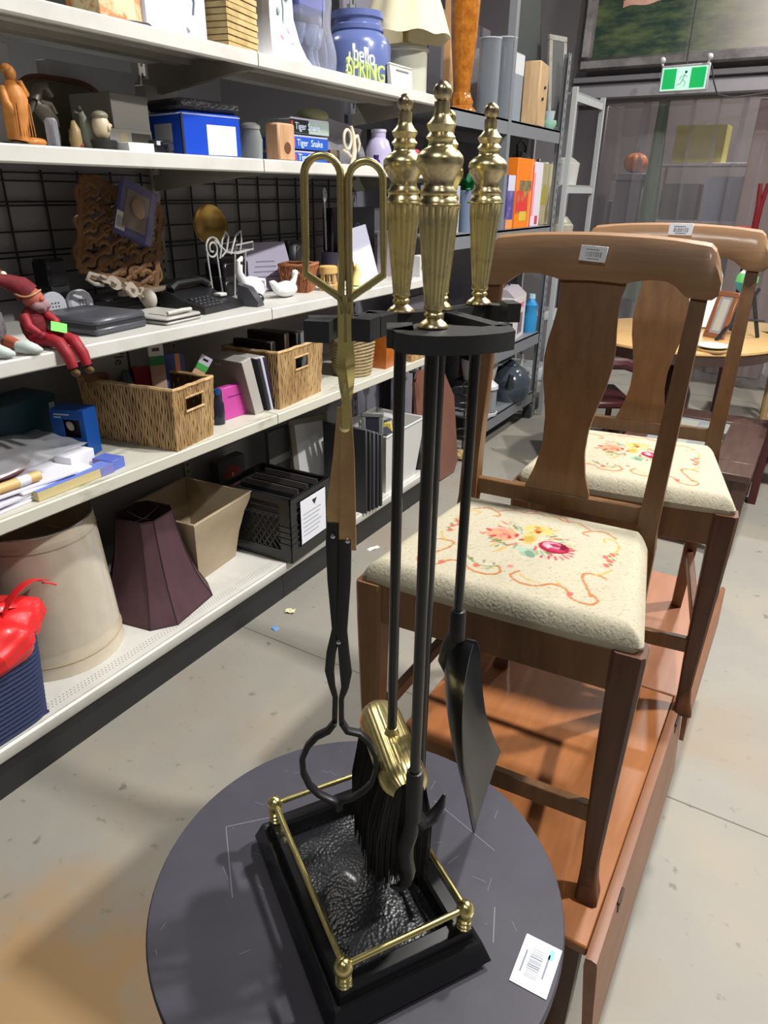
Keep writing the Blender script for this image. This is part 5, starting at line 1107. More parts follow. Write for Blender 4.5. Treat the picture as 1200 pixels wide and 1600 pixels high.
# ------------------------------------------------------------------ second shelf (z = SH2)
Z = SH2 + .0005
OCH = mat('ochre_wood', (206, 140, 66), .5, var=(18, (176, 106, 40)), bump=(60, .3))
t = thing('carved_figurine', 'orange wooden robed figurine standing at the far left of the upper shelf', 'figurine', (-1.66, 1.125, Z), 0)
m = MB(); m.b2(-.02, .02, -.040, .0, 0, .008, .001); part('dark_base', m, plain(30, 24, 20), t)
m = MB(); m.grid(crumple((0, .025, .010), (.022, .032, .010), .08, 5, 41, 18, 10), 18, 10); part('foot_rock', m, OCH, t, sm=70)
m = MB(); m.tube([(0, -.012, .010), (0, -.010, .03), (0, -.006, .06), (0, -.004, .095), (0, -.006, .118), (0, -.004, .130)], [.021, .023, .026, .027, .021, .010], 14, sy=1.2); part('robe', m, OCH, t, sm=70)
m = MB(); m.ell((.001, -.004, .144), (.013, .013, .017)); m.ell((-.003, -.008, .153), (.013, .013, .011)); part('head', m, OCH, t, sm=70)
m = MB(); m.tube([(.0, -.030, .115), (.014, -.034, .085), (.020, -.022, .065)], [.009, .009, .007], 8); part('arm', m, OCH, t, sm=70)
m = MB(); m.tube([(.0, .018, .112), (.016, .016, .105), (.018, .004, .130)], [.009, .008, .006], 8); part('arm', m, OCH, t, sm=70)
m = MB()
for k in range(7): m.tube([(.026, -.026 + .007 * k, .02), (.0275, -.024 + .006 * k, .085)], .0014, 4)
part('robe_fold', m, mat('ochre_dark', (160, 98, 40), .6), t)
t = thing('oval_tray', 'oval brown tray leaning behind the small figurines on the upper shelf', 'tray', (-1.93, 1.47, Z)); t.rotation_euler = (0, R(-10), 0)
m = MB(); m.grid(lambda u, v: (0, -.15 + .30 * u, .002 + .19 * v * (1 - .25 * (2 * u - 1) ** 4)), 24, 8, .006); part('tray_body', m, plain(96, 92, 70, .5), t)
m = MB(); m.tube([(.002, -.15 + .30 * k / 24, .192 * (1 - .25 * (2 * k / 24 - 1) ** 4)) for k in range(25)], .007, 6); part('rim', m, plain(100, 56, 36, .45), t)
PEW = mat('pewter', (112, 106, 96), .45, .5, var=(24, (84, 78, 70)))
t = thing('horse_figurine', 'dark pewter rearing horse figurine behind the orange robed figure', 'figurine', (-1.74, 1.245, Z))
m = MB(); m.tube([(0, -.02, .10), (0, .0, .09), (0, .022, .062), (0, .03, .05)], [.016, .021, .018, .012], 10); part('body', m, PEW, t, sm=70)
m = MB(); m.tube([(0, -.015, .105), (0, .0, .135), (0, .018, .140), (0, .034, .118)], [.014, .011, .010, .006], 10); part('head', m, PEW, t, sm=70)
for pts in ([(0, .026, .06), (.0, .034, .03), (0, .03, .0)], [(.01, .02, .06), (.01, .012, .03), (.01, .02, .0)], [(0, -.016, .10), (0, -.04, .075), (0, -.035, .05)], [(.01, -.01, .10), (.01, .02, .10), (.01, .03, .08)]): m = MB(); m.tube(pts, [.009, .006, .005], 8); part('leg', m, PEW, t, sm=70)
m = MB(); m.ell((0, .018, .004), (.02, .035, .004)); part('base', m, PEW, t)
t = thing('crystal_block', 'clear crystal ornament between the robed figure and the horse', 'ornament', (-1.66, 1.205, Z)); m = MB(); m.box((0, 0, .032), (.030, .022, .064), None, .006); part('crystal', m, film('crystal', (200, 204, 216), .35, .05), t); m = MB(); m.b2(-.017, .017, -.014, .014, 0, .004); part('foot', m, plain(90, 88, 90, .4), t)
t = thing('bird_figurine', 'small olive bird figurine left of the glass mug', 'figurine', (-1.67, 1.275, Z)); m = MB(); m.tube([(0, 0, .004), (0, .0, .02), (0, .003, .045), (0, .0, .064)], [.012, .016, .012, .004], 10); part('body', m, plain(140, 120, 80, .4), t, sm=70); m = MB(); m.ell((.004, .006, .01), (.010, .012, .010)); part('foot', m, plain(110, 50, 36, .5), t)
t = thing('goose_figurine', 'green-grey long-necked bird figurine beside the glass mug', 'figurine', (-1.70, 1.335, Z)); m = MB(); m.tube([(0, .015, .004), (0, .01, .03), (0, -.002, .06), (0, -.008, .08), (0, -.014, .092), (0, -.028, .086)], [.016, .020, .014, .008, .009, .003], 10); part('body', m, plain(134, 138, 126, .4), t, sm=70); m = MB(); m.ell((.006, -.018, .092), (.007, .009, .006)); part('dark_cap', m, plain(40, 38, 36), t)
t = thing('face_mug', 'glass mug with a cream face ornament standing in a black pot', 'mug', (-1.665, 1.355, Z))
m = MB(); m.lathe([(0, .001), (0, .027), (.024, .033), (.026, .030), (.004, .024), (.004, .001)], n=30); part('black_pot', m, mat('black_weave', (34, 34, 34), .6, bump=(120, .8)), t)
m = MB(); m.ell((.0, -.002, .055), (.022, .022, .032)); m.ell((.02, .004, .052), (.007, .005, .008)); m.ell((.0, .022, .060), (.007, .010, .006)); part('face', m, plain(196, 182, 152, .4), t, sm=70)
m = MB(); m.ell((.0, -.002, .080), (.020, .021, .012)); part('cap', m, plain(120, 116, 98, .5), t)
for x, y, z, dy, dz, l in ((-1.78, 1.475, Z, .15, .058, 'grey flat box, lower of the two stacked on the upper shelf'), (-1.80, 1.50, Z + .059, .13, .085, 'grey box stacked on top of another on the upper shelf')):
    t = carton('grey_carton', l, 'box', x, y, z, .16, dy, dz, R(2), plain(122, 118, 112, .6))
    if dz < .06: panel(t, 'cut_out', 'x', .0, .07, .015, .05, .08, plain(48, 44, 34)); panel(t, 'gold_mark', 'x', -.04, -.015, .012, .05, .08, plain(136, 124, 96))
t = carton('small_white_box', 'low white cardboard box in front of the stacked grey boxes', 'box', -1.63, 1.425, Z, .05, .085, .022, 0, plain(206, 206, 210, .5), flap=False)
t = thing('black_camera', 'small black compact camera between white box and blue tin', 'camera', (-1.63, 1.515, Z)); m = MB(); m.b2(-.015, .015, -.035, .035, 0, .034, .005); part('camera_body', m, plain(24, 24, 28, .25), t); m = MB(); m.lathe([(0, .011), (.012, .010), (.013, .001)], (.015, .010, .017), 18, axis=(1, 0, 0)); part('lens', m, plain(50, 52, 66, .1), t); m = MB(); m.b2(.0, .017, -.030, -.018, .02, .03); part('flash', m, plain(190, 190, 200, .2), t)
# blue square tin (the printed cartoon figure is left out)
BT = plain(24, 70, 190, .3)
t = thing('blue_tin', 'royal blue square tin with black quilted lid beside the glass jar', 'tin', (-1.725, 1.745, Z), R(-10))
m = MB(); m.b2(-.085, .085, -.105, .105, 0, .115, .006); part('tin_body', m, BT, t)
m = MB(); m.b2(-.088, .088, -.108, .108, .118, .148, .010); part('lid', m, mat('black_quilt', (24, 24, 28), .5, vor=(160, .6)), t)
m = MB(); 
for k in range(34): m.b2(-.080 + k * .0049 - .0013, -.080 + k * .0049 + .0013, -.1065, -.1045, .107, .1105)
for k in range(42): m.b2(.0845, .0862, -.1 + k * .0049 - .0013, -.1 + k * .0049 + .0013, .107, .1105)
part('stitching', m, plain(210, 214, 226), t, kind='stuff')
m = MB(); m.b2(.080, .0865, -.1065, -.100, .0, .108); part('corner_strap', m, plain(22, 24, 34), t)
panel(t, 'white_panel', 'x', -.02, .085, .006, .085, .085, plain(222, 224, 230, .4)); panel(t, 'white_panel', '-y', -.055, .035, .02, .085, -.105, plain(176, 178, 186, .4))
t = thing('glass_jar', 'clear glass jar with metal clip lid between blue tin and wooden block', 'jar', (-1.69, 1.955, Z))
m = MB(); m.lathe([(0, .001), (0, .035), (.06, .038), (.085, .030), (.09, .030), (.09, .028), (.06, .035), (.006, .033)], n=24); part('glass', m, film('jar_glass', (190, 196, 196), .3, .05), t)
m = MB(); m.lathe([(.09, .001), (.09, .032), (.10, .032), (.108, .020), (.11, .001)], n=24); part('lid', m, plain(150, 150, 146, .2), t)
t = thing('wood_block', 'tall pale wooden block with a round dark knot on the upper shelf', 'ornament', (-1.65, 2.055, Z))
m = MB(); m.b2(-.03, .03, -.044, .044, 0, .112, .006); part('block', m, mat('pale_wood', (200, 160, 124), .5, stretch=(8, 8, 1), var=(6, (176, 134, 98)), bump=(20, .2)), t)
m = MB(); m.lathe([(0, .018), (.002, .016), (.0022, .001)], (.03, .0, .04), 20, axis=(1, 0, 0)); part('knot', m, plain(96, 56, 34, .6), t)
for k, (c_, h, dz, dy, l, s_) in enumerate([((36, 84, 176), .038, 0, .20, 'blue game box at the bottom of the stack', 'Tiger S'), ((34, 82, 180), .044, .042, .21, 'blue game box in the middle of the stack', 'Tiger  Snake'), ((160, 176, 170), .048, .090, .225, 'green and white game box on top of the stack', 'Tiger Snake')]):
    t = carton('game_box', l + ' of three', 'game box', -1.72, 2.225, Z + dz, .14, dy, h - .006, R(0), plain(*c_, .4), flap=False)
    m = MB(); m.b2(-.069, .069, -dy / 2 + .002, dy / 2 - .002, h - .006, h - .001); part('pale_lid_edge', m, plain(176, 172, 196, .5), t)
    if k == 2: 
        m = MB(); m.b2(.07, .0706, -dy / 2, -.01, .001, h - .007); part('dark_panel', m, plain(24, 34, 34, .4), t)
    panel(t, 'red_mark', 'x', -dy / 2 + .002, -dy / 2 + .014, .006, h - .012, .0707, plain(196, 60, 80))
    text('title', s_, .030, (.0712, -dy / 2 + .024, (h - .006) / 2), (R(90), 0, R(90)), plain(206, 220, 240), t, align='LEFT')
t = thing('bucket_hat', 'pale olive cloth cap lying on the top game box', 'cap', (-1.76, 2.37, Z + .0)); 
m = MB(); m.grid(crumple((0, .02, .165), (.05, .072, .022), .05, 4, 55, 22, 12), 22, 12); part('crown', m, plain(176, 180, 136, .8), t, sm=70)
m = MB(); m.b2(-.04, .04, -.03, .05, .0, .14, .006); part('dark_stand', m, plain(58, 62, 54, .7), t)
DW = plain(206, 196, 176, .7)
t = thing('driftwood_ornament', 'twisted pale driftwood ornament next to the game boxes', 'ornament', (-1.63, 2.455, Z))
m = MB(); m.tube([(0, .0, .0), (.0, .015, .05), (0, .01, .10), (0, -.005, .13)], [.012, .011, .009, .006], 8); part('stem', m, DW, t, sm=70)
m = MB(); m.tube([(0, -.03 + .022 * math.cos(a) * 1.1, .085 + .032 * math.sin(a)) for a in [2 * PI * k / 18 for k in range(18)]], .006, 8, closed=True); part('loop', m, DW, t, sm=70)
m = MB(); m.tube([(0, .01, .09), (0, .035, .10), (0, .05, .075), (0, .045, .05)], [.007, .008, .007, .004], 8); m.tube([(0, -.06, .05), (0, -.03, .042), (0, -.01, .03)], [.004, .006, .006], 8); part('branch', m, DW, t, sm=70)
t = carton('brown_box', 'brown patterned box low beside the driftwood ornament', 'box', -1.70, 2.39, Z, .08, .06, .05, 0, plain(104, 88, 74, .6), flap=False)
m = MB(); m.grid(lambda u, v: (.012 * math.sin(6 * v) + .006 * math.sin(13 * u), -.14 + .28 * u, .002 + .17 * v - .03 * u * v), 20, 14, .01); o = solo('silver_bag', m, plain(150, 148, 154, .3), 'grey plastic sleeve standing behind the lilac jar', 'bag', (-1.78, 2.62, Z), sm=70)
t = thing('lilac_jar', 'lilac frosted glass bottle behind the left brass handle', 'bottle', (-1.65, 2.68, Z)); m = MB(); m.lathe([(0, .001), (0, .050), (.06, .052), (.095, .040), (.105, .028), (.125, .028), (.125, .001)], n=28); part('bottle_glass', m, plain(176, 168, 200, .25), t); m = MB(); m.lathe([(.125, .001), (.125, .030), (.135, .030), (.135, .001)], n=20); part('cap', m, plain(190, 186, 206, .3), t)
t = thing('purple_bottle', 'tiny dark purple bottle in front of the lilac jar', 'bottle', (-1.60, 2.58, Z)); m = MB(); m.lathe([(0, .001), (0, .016), (.02, .016), (.026, .010), (.032, .010), (.032, .001)], n=14); part('body', m, plain(56, 30, 110, .3), t); m = MB(); m.lathe([(.032, .001), (.032, .011), (.04, .011), (.04, .001)], n=12); part('cap', m, plain(40, 26, 70), t)
t = carton('black_sign', 'small square black sign with white letters near the shelf end', 'sign', -1.80, 2.90, Z, .02, .12, .15, 0, plain(40, 38, 40), flap=False); text('letter', 'LE', .06, (.0103, 0, .10), (R(90), 0, R(90)), plain(200, 200, 200), t)
t = thing('pink_flower_pot', 'pink flower in a white pot between the left and front brass handles', 'flower pot', (-1.62, 2.90, Z)); m = MB(); m.lathe([(0, .001), (0, .035), (.05, .042), (.052, .036), (.045, .001)], n=24); part('pot', m, plain(222, 214, 226, .4), t)
for k in range(6): a = k * PI / 3; m = MB(); m.ell((.018 * math.cos(a), .018 * math.sin(a), .065), (.018, .018, .010)); part('petal', m, plain(206, 50, 96, .6), t)
# white boards standing at the back, seen over the oval tray
for k, (y, w_, z, h, c_, l) in enumerate([(1.22, .24, 0, .255, (206, 206, 214), 'tall white box at the back of the upper shelf, far left'), (1.60, .30, 0, .235, (190, 190, 194), 'long pale box at the back behind the oval tray'), (1.86, .14, 0, .21, (176, 172, 166), 'pale square carton at the back above the grey boxes')]):
    carton('pale_carton', l, 'box', -1.995, y, Z + z, .05, w_, h, 0, plain(*c_, .5), flap=False)

# ------------------------------------------------------------------ top shelf (z = SH1)
Z = SH1 + .0005
t = carton('patterned_box', 'orange and cream floral patterned box at the left of the top shelf', 'box', -1.68, 1.425, Z, .12, .13, .30, 0, mat('floral_card', (226, 214, 170), .5, var=(26, (200, 130, 80), (.5, .6))), flap=False)
panel(t, 'orange_border', 'x', -.065, -.045, .001, .299, .06, mat('orange_print', (206, 140, 90), .5, var=(60, (230, 190, 150), (.45, .55)))); panel(t, 'orange_border', 'x', .045, .065, .001, .299, .06, MC['orange_print'])
m = MB(); m.tube([(.0, -.10, .002), (.02, -.05, .006), (.02, .0, .008), (.016, .02, .002)], .0024, 6); solo('dark_wire', m, plain(70, 66, 62, .5), 'short dark bent wire lying in front of the patterned box', 'wire', (-1.60, 1.47, Z))
t = thing('white_painted_box', 'white square vase with a grey painted stem on the top shelf', 'vase', (-1.68, 1.60, Z), 0); m = MB(); m.b2(-.07, .07, -.112, .112, 0, .32, .006); part('vase_body', m, plain(206, 208, 226, .3), t)
m = MB(); m.tube([(.0712, .05, .22), (.0712, .045, .14), (.0712, .065, .09), (.0712, .058, .06)], .003, 6); part('painted_stem', m, plain(120, 130, 140), t); m = MB(); m.tube([(.0715, .058, .055), (.0715, .045, .035), (.0715, .035, .025)], .007, 6); part('painted_flower', m, plain(236, 236, 244), t)
# stacked reed lamp
t = thing('stacked_wood_lamp', 'square block of stacked pale wood strips on the top shelf', 'lamp', (-1.67, 1.815, Z), R(12))
RW = mat('strip_wood', (206, 184, 130), .6, var=(20, (170, 146, 92))); RD_ = plain(140, 116, 72, .7)
for k in range(20):
    m = MB(); e = .002 * (k % 2); m.b2(-.085 + e, .085 - e, -.088 + e, .088 - e, k * .0155, k * .0155 + .0125); part('wood_strip', m, RW, t)
    m = MB(); m.b2(-.080, .080, -.083, .083, k * .0155 + .0125, k * .0155 + .0155); part('spacer', m, RD_, t)
t = thing('floral_vase', 'white fluted square vase painted with pink and green sprigs', 'vase', (-1.66, 2.03, Z)); m = MB()
m.loft([[Vector((sx * h * 1.0, sy * h, z)) for sx, sy in ((-1, -1), (1, -1), (1, 1), (-1, 1))] for z, h in ((0, .098), (.02, .085), (.06, .070), (.12, .058), (.25, .054), (.34, .060))]); part('vase_body', m, plain(222, 224, 236, .25), t)
m = MB(); m.tube([(.062, .0, .10), (.060, .006, .14), (.058, -.002, .2)], .0016, 5); part('painted_stem', m, plain(110, 130, 120), t)
for k, (y, z, c_) in enumerate([(-.02, .13, (150, 180, 160)), (.02, .08, (226, 150, 170)), (-.015, .06, (226, 150, 170)), (.02, .17, (150, 180, 160)), (.03, .05, (150, 170, 160))]):
    m = MB(); m.ell((.0605 + .0012 + max(0, .09 - z) * .25, y, z), (.0035, .006, .012), 10, 6, rotm('X', 20 * k)); part('painted_sprig', m, plain(*c_, .5), t)
t = thing('clear_bag', 'clear plastic bag of glassware beside the blue glass jar', 'bag', (-1.65, 2.235, Z))
m = MB(); m.grid(lambda u, v: (.065 * math.cos(2 * PI * u) * (1 - .25 * v) + .006 * math.sin(15 * u) * math.sin(9 * v), .115 * math.sin(2 * PI * u) * (1 - .18 * v) + .006 * math.sin(12 * v), .004 + .30 * v), 40, 20); part('plastic_film', m, film('bag_film2', (196, 200, 222), .22, .15), t, sm=80)
for k, (y, x) in enumerate([(-.05, .02), (.0, .035), (.055, .015)]):
    m = MB(); m.lathe([(.004, .001), (.004, .024), (.01, .020), (.04, .008), (.07, .006), (.08, .016), (.13, .028), (.13, .026), (.08, .012)], (x - .03, y, 0), 18); part('wine_glass', m, film('stemware', (200, 210, 226), .35, .05), t)
m = MB(); m.b2(-.04, .03, -.10, .06, .165, .30, .01); part('blue_lid_box', m, plain(96, 104, 176, .4), t)
BG_ = mat('blue_glass', (98, 112, 166), .25, coat=.2)
jar('blue_jar', 'large blue glass jar with a ridged neck on the top shelf', 'jar', -1.755, 2.69, Z, [(0, .001), (0, .11), (.02, .125), (.14, .13), (.165, .118), (.185, .095), (.19, .10), (.205, .10), (.21, .092), (.225, .092), (.23, .10), (.25, .10), (.25, .088), (.2, .085), (.02, .11)], BG_, 40)
t = thing('greeting_sign', 'small cut-out word sign, white script over green capitals, at the top shelf edge', 'sign', (-1.592, 2.475, Z))
m = MB(); m.b2(-.012, .004, -.10, .125, 0, .006, .001); part('base', m, plain(216, 220, 214, .5), t)
text('green_word', 'SPRING', .078, (.0, .02, .030), (R(90), 0, R(90)), plain(190, 210, 130, .5), t, ext=.004); text('white_word', 'hello', .075, (.003, .0, .074), (R(90), 0, R(90)), plain(224, 228, 240, .5), t, ext=.003)
m = MB(); m.tube([(.0, -.10, .006), (.0, -.105, .03), (0, -.09, .05), (0, -.088, .075)], .004, 6); part('stem_ornament', m, plain(200, 214, 170, .5), t)
t = frame('framed_card', 'small white-framed card standing right of the word sign', -1.60, 2.775, Z, .17, .085, 0, R(-6), .008, plain(206, 204, 196, .4), plain(214, 216, 224, .5)); panel(t, 'dark_line', 'x', -.04, .06, .062, .068, -.001, plain(120, 112, 104), .0008); panel(t, 'white_figure', 'x', .025, .055, .015, .055, -.001, plain(236, 236, 244), .0012)
CELD = mat('cream_glaze', (200, 202, 186), .25, var=(5, (190, 190, 172)), coat=.3)
t = thing('ceramic_lamp', 'cream ceramic canister lamp with fabric shade at the end of top shelf', 'lamp', (-1.70, 2.965, Z))
m = MB(); m.lathe([(0, .001), (0, .090), (.01, .093), (.155, .093), (.16, .098), (.168, .098), (.172, .092), (.178, .088), (.182, .05), (.19, .03), (.20, .001)], n=44); part('lamp_base', m, CELD, t)
m = MB(); m.tube([(0, 0, .19), (0, 0, .28)], .012, 10); m.ell((0, 0, .24), (.018, .018, .02)); part('stem', m, plain(190, 180, 120, .3, metal=.6), t)
m = MB(); n = 56
m.loft([[Vector(((r + .006 * math.sin(8 * 2 * PI * k / n)) * math.cos(2 * PI * k / n), (r + .006 * math.sin(8 * 2 * PI * k / n)) * math.sin(2 * PI * k / n), z + .006 * math.cos(8 * 2 * PI * k / n))) for k in range(n)] for z, r in ((.205, .185), (.30, .15), (.42, .10), (.42, .097), (.30, .147), (.205, .182))], False, True); part('lamp_shade', m, plain(216, 206, 174, .7), t)

# ================================================================== GREY STEEL RACK BEYOND THE GONDOLA
def shelf_mb(x0, x1, y0, y1, z, lip=.07): 
    m = MB(); m.b2(x0, x1, y0, y1, z - .012, z, .001); m.b2(x1 - .004, x1, y0, y1, z - lip, z); m.b2(x0, x0 + .004, y0, y1, z - lip, z); return m
def post_mb(x, y, h, wd=.045):
    m = MB(); m.b2(x - .004, x, y - wd / 2, y + wd / 2, 0, h); m.b2(x - .045, x, y + wd / 2 - .004, y + wd / 2, 0, h)
    for k in range(int(h / .05)): m.mi(1).b2(x, x + .0004, y - .006, y + .006, .04 + k * .05, .062 + k * .05)
    return m
t = thing('steel_rack', 'grey steel storage rack beyond the white shelving', 'rack', (0, 3.12, 0))
for z in (.20, .62, 1.30, 1.84):
    y0 = 0.03 if z > 1 else .80; part('shelf', shelf_mb(-2.10, -1.602, y0, 1.62, z, .08 if z < 1 else .07), STEEL, t)
for x, y, h in ((-1.598, 1.655, 2.25), (-2.06, 1.655, 2.25), (-2.06, .0, 2.25)): part('post', post_mb(x, y, h), [STEEL, KICK], t)
m = MB(); m.b2(-1.640, -1.600, .775, .815, 1.3005, 2.5); part('upper_post', m, STEEL, t)
for k in range(4): m = MB(); m.b2(-2.14, -2.12, .01 + k * .41, .41 + k * .41, 0.02, 2.4); part('back_panel', m, plain(126, 124, 134, .6), t)
m = MB(); m.b2(-1.66, -1.60, 1.60, 1.70, 0, .10, .004); part('foot_plate', m, plain(60, 62, 66, .5), t)
t = thing('steel_rack', 'paler small steel rack at the end of the aisle by the strip curtain', 'rack', (0, 4.86, 0))
for z in (.25, .68, 1.06, 1.54, 2.06): part('shelf', shelf_mb(-2.05, -1.56, .02, .60, z, .05), STEELW, t)
for x, y in ((-1.556, .0), (-2.03, .0), (-1.556, .62), (-2.03, .62)): m = MB(); m.b2(x - .03, x, y - .015, y + .015, 0, 2.085); part('post', m, STEELW, t)
m = MB(); m.b2(-2.08, -2.06, 0, .6, 0.1, 2.0); part('back_panel', m, plain(70, 70, 72, .6), t)
# top of the steel rack
Z = 1.8405
t = thing('amber_lamp', 'tall amber glass lamp base with a dimpled foot on the steel rack', 'lamp', (-1.70, 3.52, Z))
AMB = mat('amber_glass', (186, 118, 40), .1, coat=.5, var=(30, (140, 80, 24)))
m = MB(); m.lathe([(0, .001), (0, .075), (.012, .078), (.03, .055), (.05, .060), (.07, .050), (.085, .045)], n=30, flute=(10, .012, .08, .15)); part('foot', m, AMB, t)
m = MB(); m.lathe([(.085, .001), (.085, .040), (.14, .045), (.30, .062), (.45, .070), (.45, .06), (.3, .05), (.1, .03)], n=30, flute=(10, .14, .46, .06)); part('body', m, AMB, t)
GV = film('tall_glass', (170, 178, 186), .4, .04)
for k, (y, x, h, r) in enumerate([(3.78, -1.68, .34, .055), (3.92, -1.66, .36, .06)]):
    t = thing('glass_cylinder', ['tall clear glass cylinder vase beside the amber lamp', 'tall clear glass cylinder vase in front of the grey box on the rack'][k], 'vase', (x, y, Z)); m = MB(); m.lathe([(0, .001), (0, r), (h, r), (h, r - .004), (.01, r - .006), (.01, .001)], n=28); part('glass', m, GV, t)
    m = MB(); m.lathe([(h - .002, r - .003), (h + .003, r - .001), (h + .003, r + .002), (h - .002, r + .001)], n=28); part('rim', m, plain(190, 196, 204, .1), t)
t = carton('grey_box', 'tall blue-grey box with pale lid behind the glass cylinders', 'box', -1.80, 4.13, Z, .22, .30, .34, 0, plain(136, 146, 158, .5), flap=False); panel(t, 'white_top_band', 'x', -.15, .15, .24, .335, .11, plain(206, 212, 216)); 
t = carton('pale_wood_block', 'pale rough wooden block with pegs on the steel rack', 'block', -1.675, 4.44, Z, .10, .22, .32, R(8), mat('raw_wood', (206, 176, 136), .6, stretch=(8, 8, 1), var=(5, (180, 146, 104)), bump=(20, .3)), flap=False, bev=.008)
for k in range(2): m = MB(); m.lathe([(0, .008), (.01, .008), (.0101, .001)], (.05, -.03 + .04 * k, .14 + .06 * k), 12, axis=(1, 0, 0)); part('peg_hole', m, plain(60, 46, 36), t)
t = carton('pale_wood_block', 'short peach wooden board standing behind the glass cylinders', 'block', -1.90, 3.86, Z, .04, .24, .62, 0, mat('peach_board', (206, 160, 110), .6, var=(4, (186, 140, 92))), flap=False)
t = frame('leaning_painting', 'dark abstract canvas leaning high on the steel rack', -1.765, 4.60, Z, .40, 1.0, R(0), R(-4), .015, plain(24, 24, 26), mat('dark_canvas', (52, 58, 58), .6, var=(4, (110, 60, 46), (.55, .8))), 'painting')
t = frame('framed_picture', 'tall weathered pale grey frame leaning at the end of the steel rack', -1.66, 4.83, Z, .16, .52, R(-22), R(-6), .03, mat('weathered', (168, 164, 156), .7, var=(20, (130, 126, 118))), plain(80, 80, 80))
t = thing('mint_jar', 'small mint green ceramic dish with white cup near the rack corner', 'dish', (-1.655, 4.66, Z)); m = MB(); m.lathe([(0, .001), (0, .03), (.03, .05), (.05, .048), (.05, .042), (.02, .02)], n=24); part('dish', m, plain(150, 196, 176, .3), t); m = MB(); m.lathe([(.052, .001), (.052, .03), (.10, .036), (.10, .001)], n=20); part('cup', m, plain(176, 190, 200, .3), t)
# middle shelf of the steel rack
Z = 1.3005
t = carton('orange_box', 'bright orange product box with a fruit print on the steel rack', 'box', -1.70, 4.27, Z, .16, .27, .37, 0, plain(240, 130, 30, .4), flap=False)
panel(t, 'red_print', 'x', -.13, .06, .08, .20, .08, mat('red_print', (214, 60, 60), .4, var=(14, (150, 150, 80), (.5, .62)))); panel(t, 'olive_print', 'x', -.09, .10, .20, .255, .08, mat('olive_print', (120, 90, 70), .5, var=(18, (150, 150, 100), (.4, .6)))); panel(t, 'yellow_print', 'x', -.06, .05, .04, .09, .0802, plain(210, 190, 70)); panel(t, 'red_edge', 'x', .105, .133, .002, .34, .08, plain(222, 80, 70)); panel(t, 'pale_edge', 'x', .095, .105, .002, .36, .08, plain(246, 190, 110))
t = carton('purple_box', 'blue and purple printed box left of the orange box', 'box', -1.68, 4.06, Z, .12, .10, .28, 0, mat('purple_print', (84, 76, 150), .4, var=(12, (150, 150, 190), (.5, .66))), flap=False)
panel(t, 'orange_foot', 'x', -.05, .05, .001, .05, .06, plain(230, 150, 80)); panel(t, 'white_head', 'x', -.05, .05, .20, .279, .06, plain(206, 206, 226))
t = carton('white_box', 'white glossy carton between orange box and fruit canvas', 'box', -1.70, 4.53, Z, .12, .16, .36, 0, plain(226, 222, 236, .3), flap=False); panel(t, 'red_spot', 'x', -.0, .05, .01, .06, .06, plain(206, 60, 90)); panel(t, 'pink_swirl', 'x', -.07, -.04, .06, .30, .06, plain(236, 150, 160))
t = carton('fruit_canvas', 'pale canvas print with a pear shape standing on the rack edge', 'canvas', -1.69, 4.76, Z, .03, .30, .36, 0, mat('fruit_print', (206, 198, 160), .5, var=(7, (170, 130, 80), (.56, .7))), flap=False)
m = MB(); m.tube([(.0155, 0, .12), (.0155, 0, .19), (.0155, .01, .24)], [.055, .045, .02], 14, sy=.02); part('pear_print', m, plain(196, 186, 90, .5), t)
t = thing('chrome_kettle', 'chrome and glass kitchen gadget on top of the fruit canvas row', 'kettle', (-1.86, 4.78, Z)); m = MB(); m.lathe([(0, .001), (0, .08), (.30, .07), (.40, .06), (.42, .03), (.44, .001)], n=28); part('body', m, CHROME, t); m = MB(); m.tube([(0, -.06, .40), (0, -.08, .46), (0, 0, .50), (0, .08, .46), (0, .06, .40)], .008, 8); part('handle', m, plain(40, 40, 44, .3), t)
t = thing('potted_plant', 'small green leafy plant in a grey pot between the brass handles', 'plant', (-1.68, 3.62, Z))
m = MB(); m.lathe([(0, .001), (0, .045), (.20, .065), (.20, .055), (.18, .001)], n=24); part('pot', m, plain(120, 134, 160, .4), t)
rd = random.Random(14)
for k in range(34):
    a = rd.uniform(0, 2 * PI); el = rd.uniform(.2, 1.4); L = rd.uniform(.08, .17); d = Vector((math.cos(a) * math.cos(el), math.sin(a) * math.cos(el), math.sin(el))); sd = Vector((-math.sin(a), math.cos(a), 0)) * .016; p0 = Vector((0, 0, .19))
    m = MB(); m.add([p0, p0 + d * L * .5 + sd, p0 + d * L - Vector((0, 0, .02)), p0 + d * L * .5 - sd, p0 + d * L * .5 + Vector((0, 0, .006))], [(0, 1, 4), (1, 2, 4), (2, 3, 4), (3, 0, 4)]); part('leaf', m, plain(*((30, 110, 60) if k % 2 else (46, 140, 80)), .5), t)
t = carton('green_box', 'dark green carton behind the small plant on the rack', 'box', -1.85, 3.62, Z, .10, .20, .42, 0, plain(60, 130, 100, .5), flap=False)
t = carton('grey_white_box', 'grey and white carton left of the plant', 'box', -1.72, 3.38, Z, .14, .16, .22, 0, plain(176, 180, 190, .5), flap=False)
t = carton('white_flat_box', 'flat white carton lying right of the plant pot', 'box', -1.70, 3.80, Z, .14, .14, .05, 0, plain(206, 208, 212, .5), flap=False)
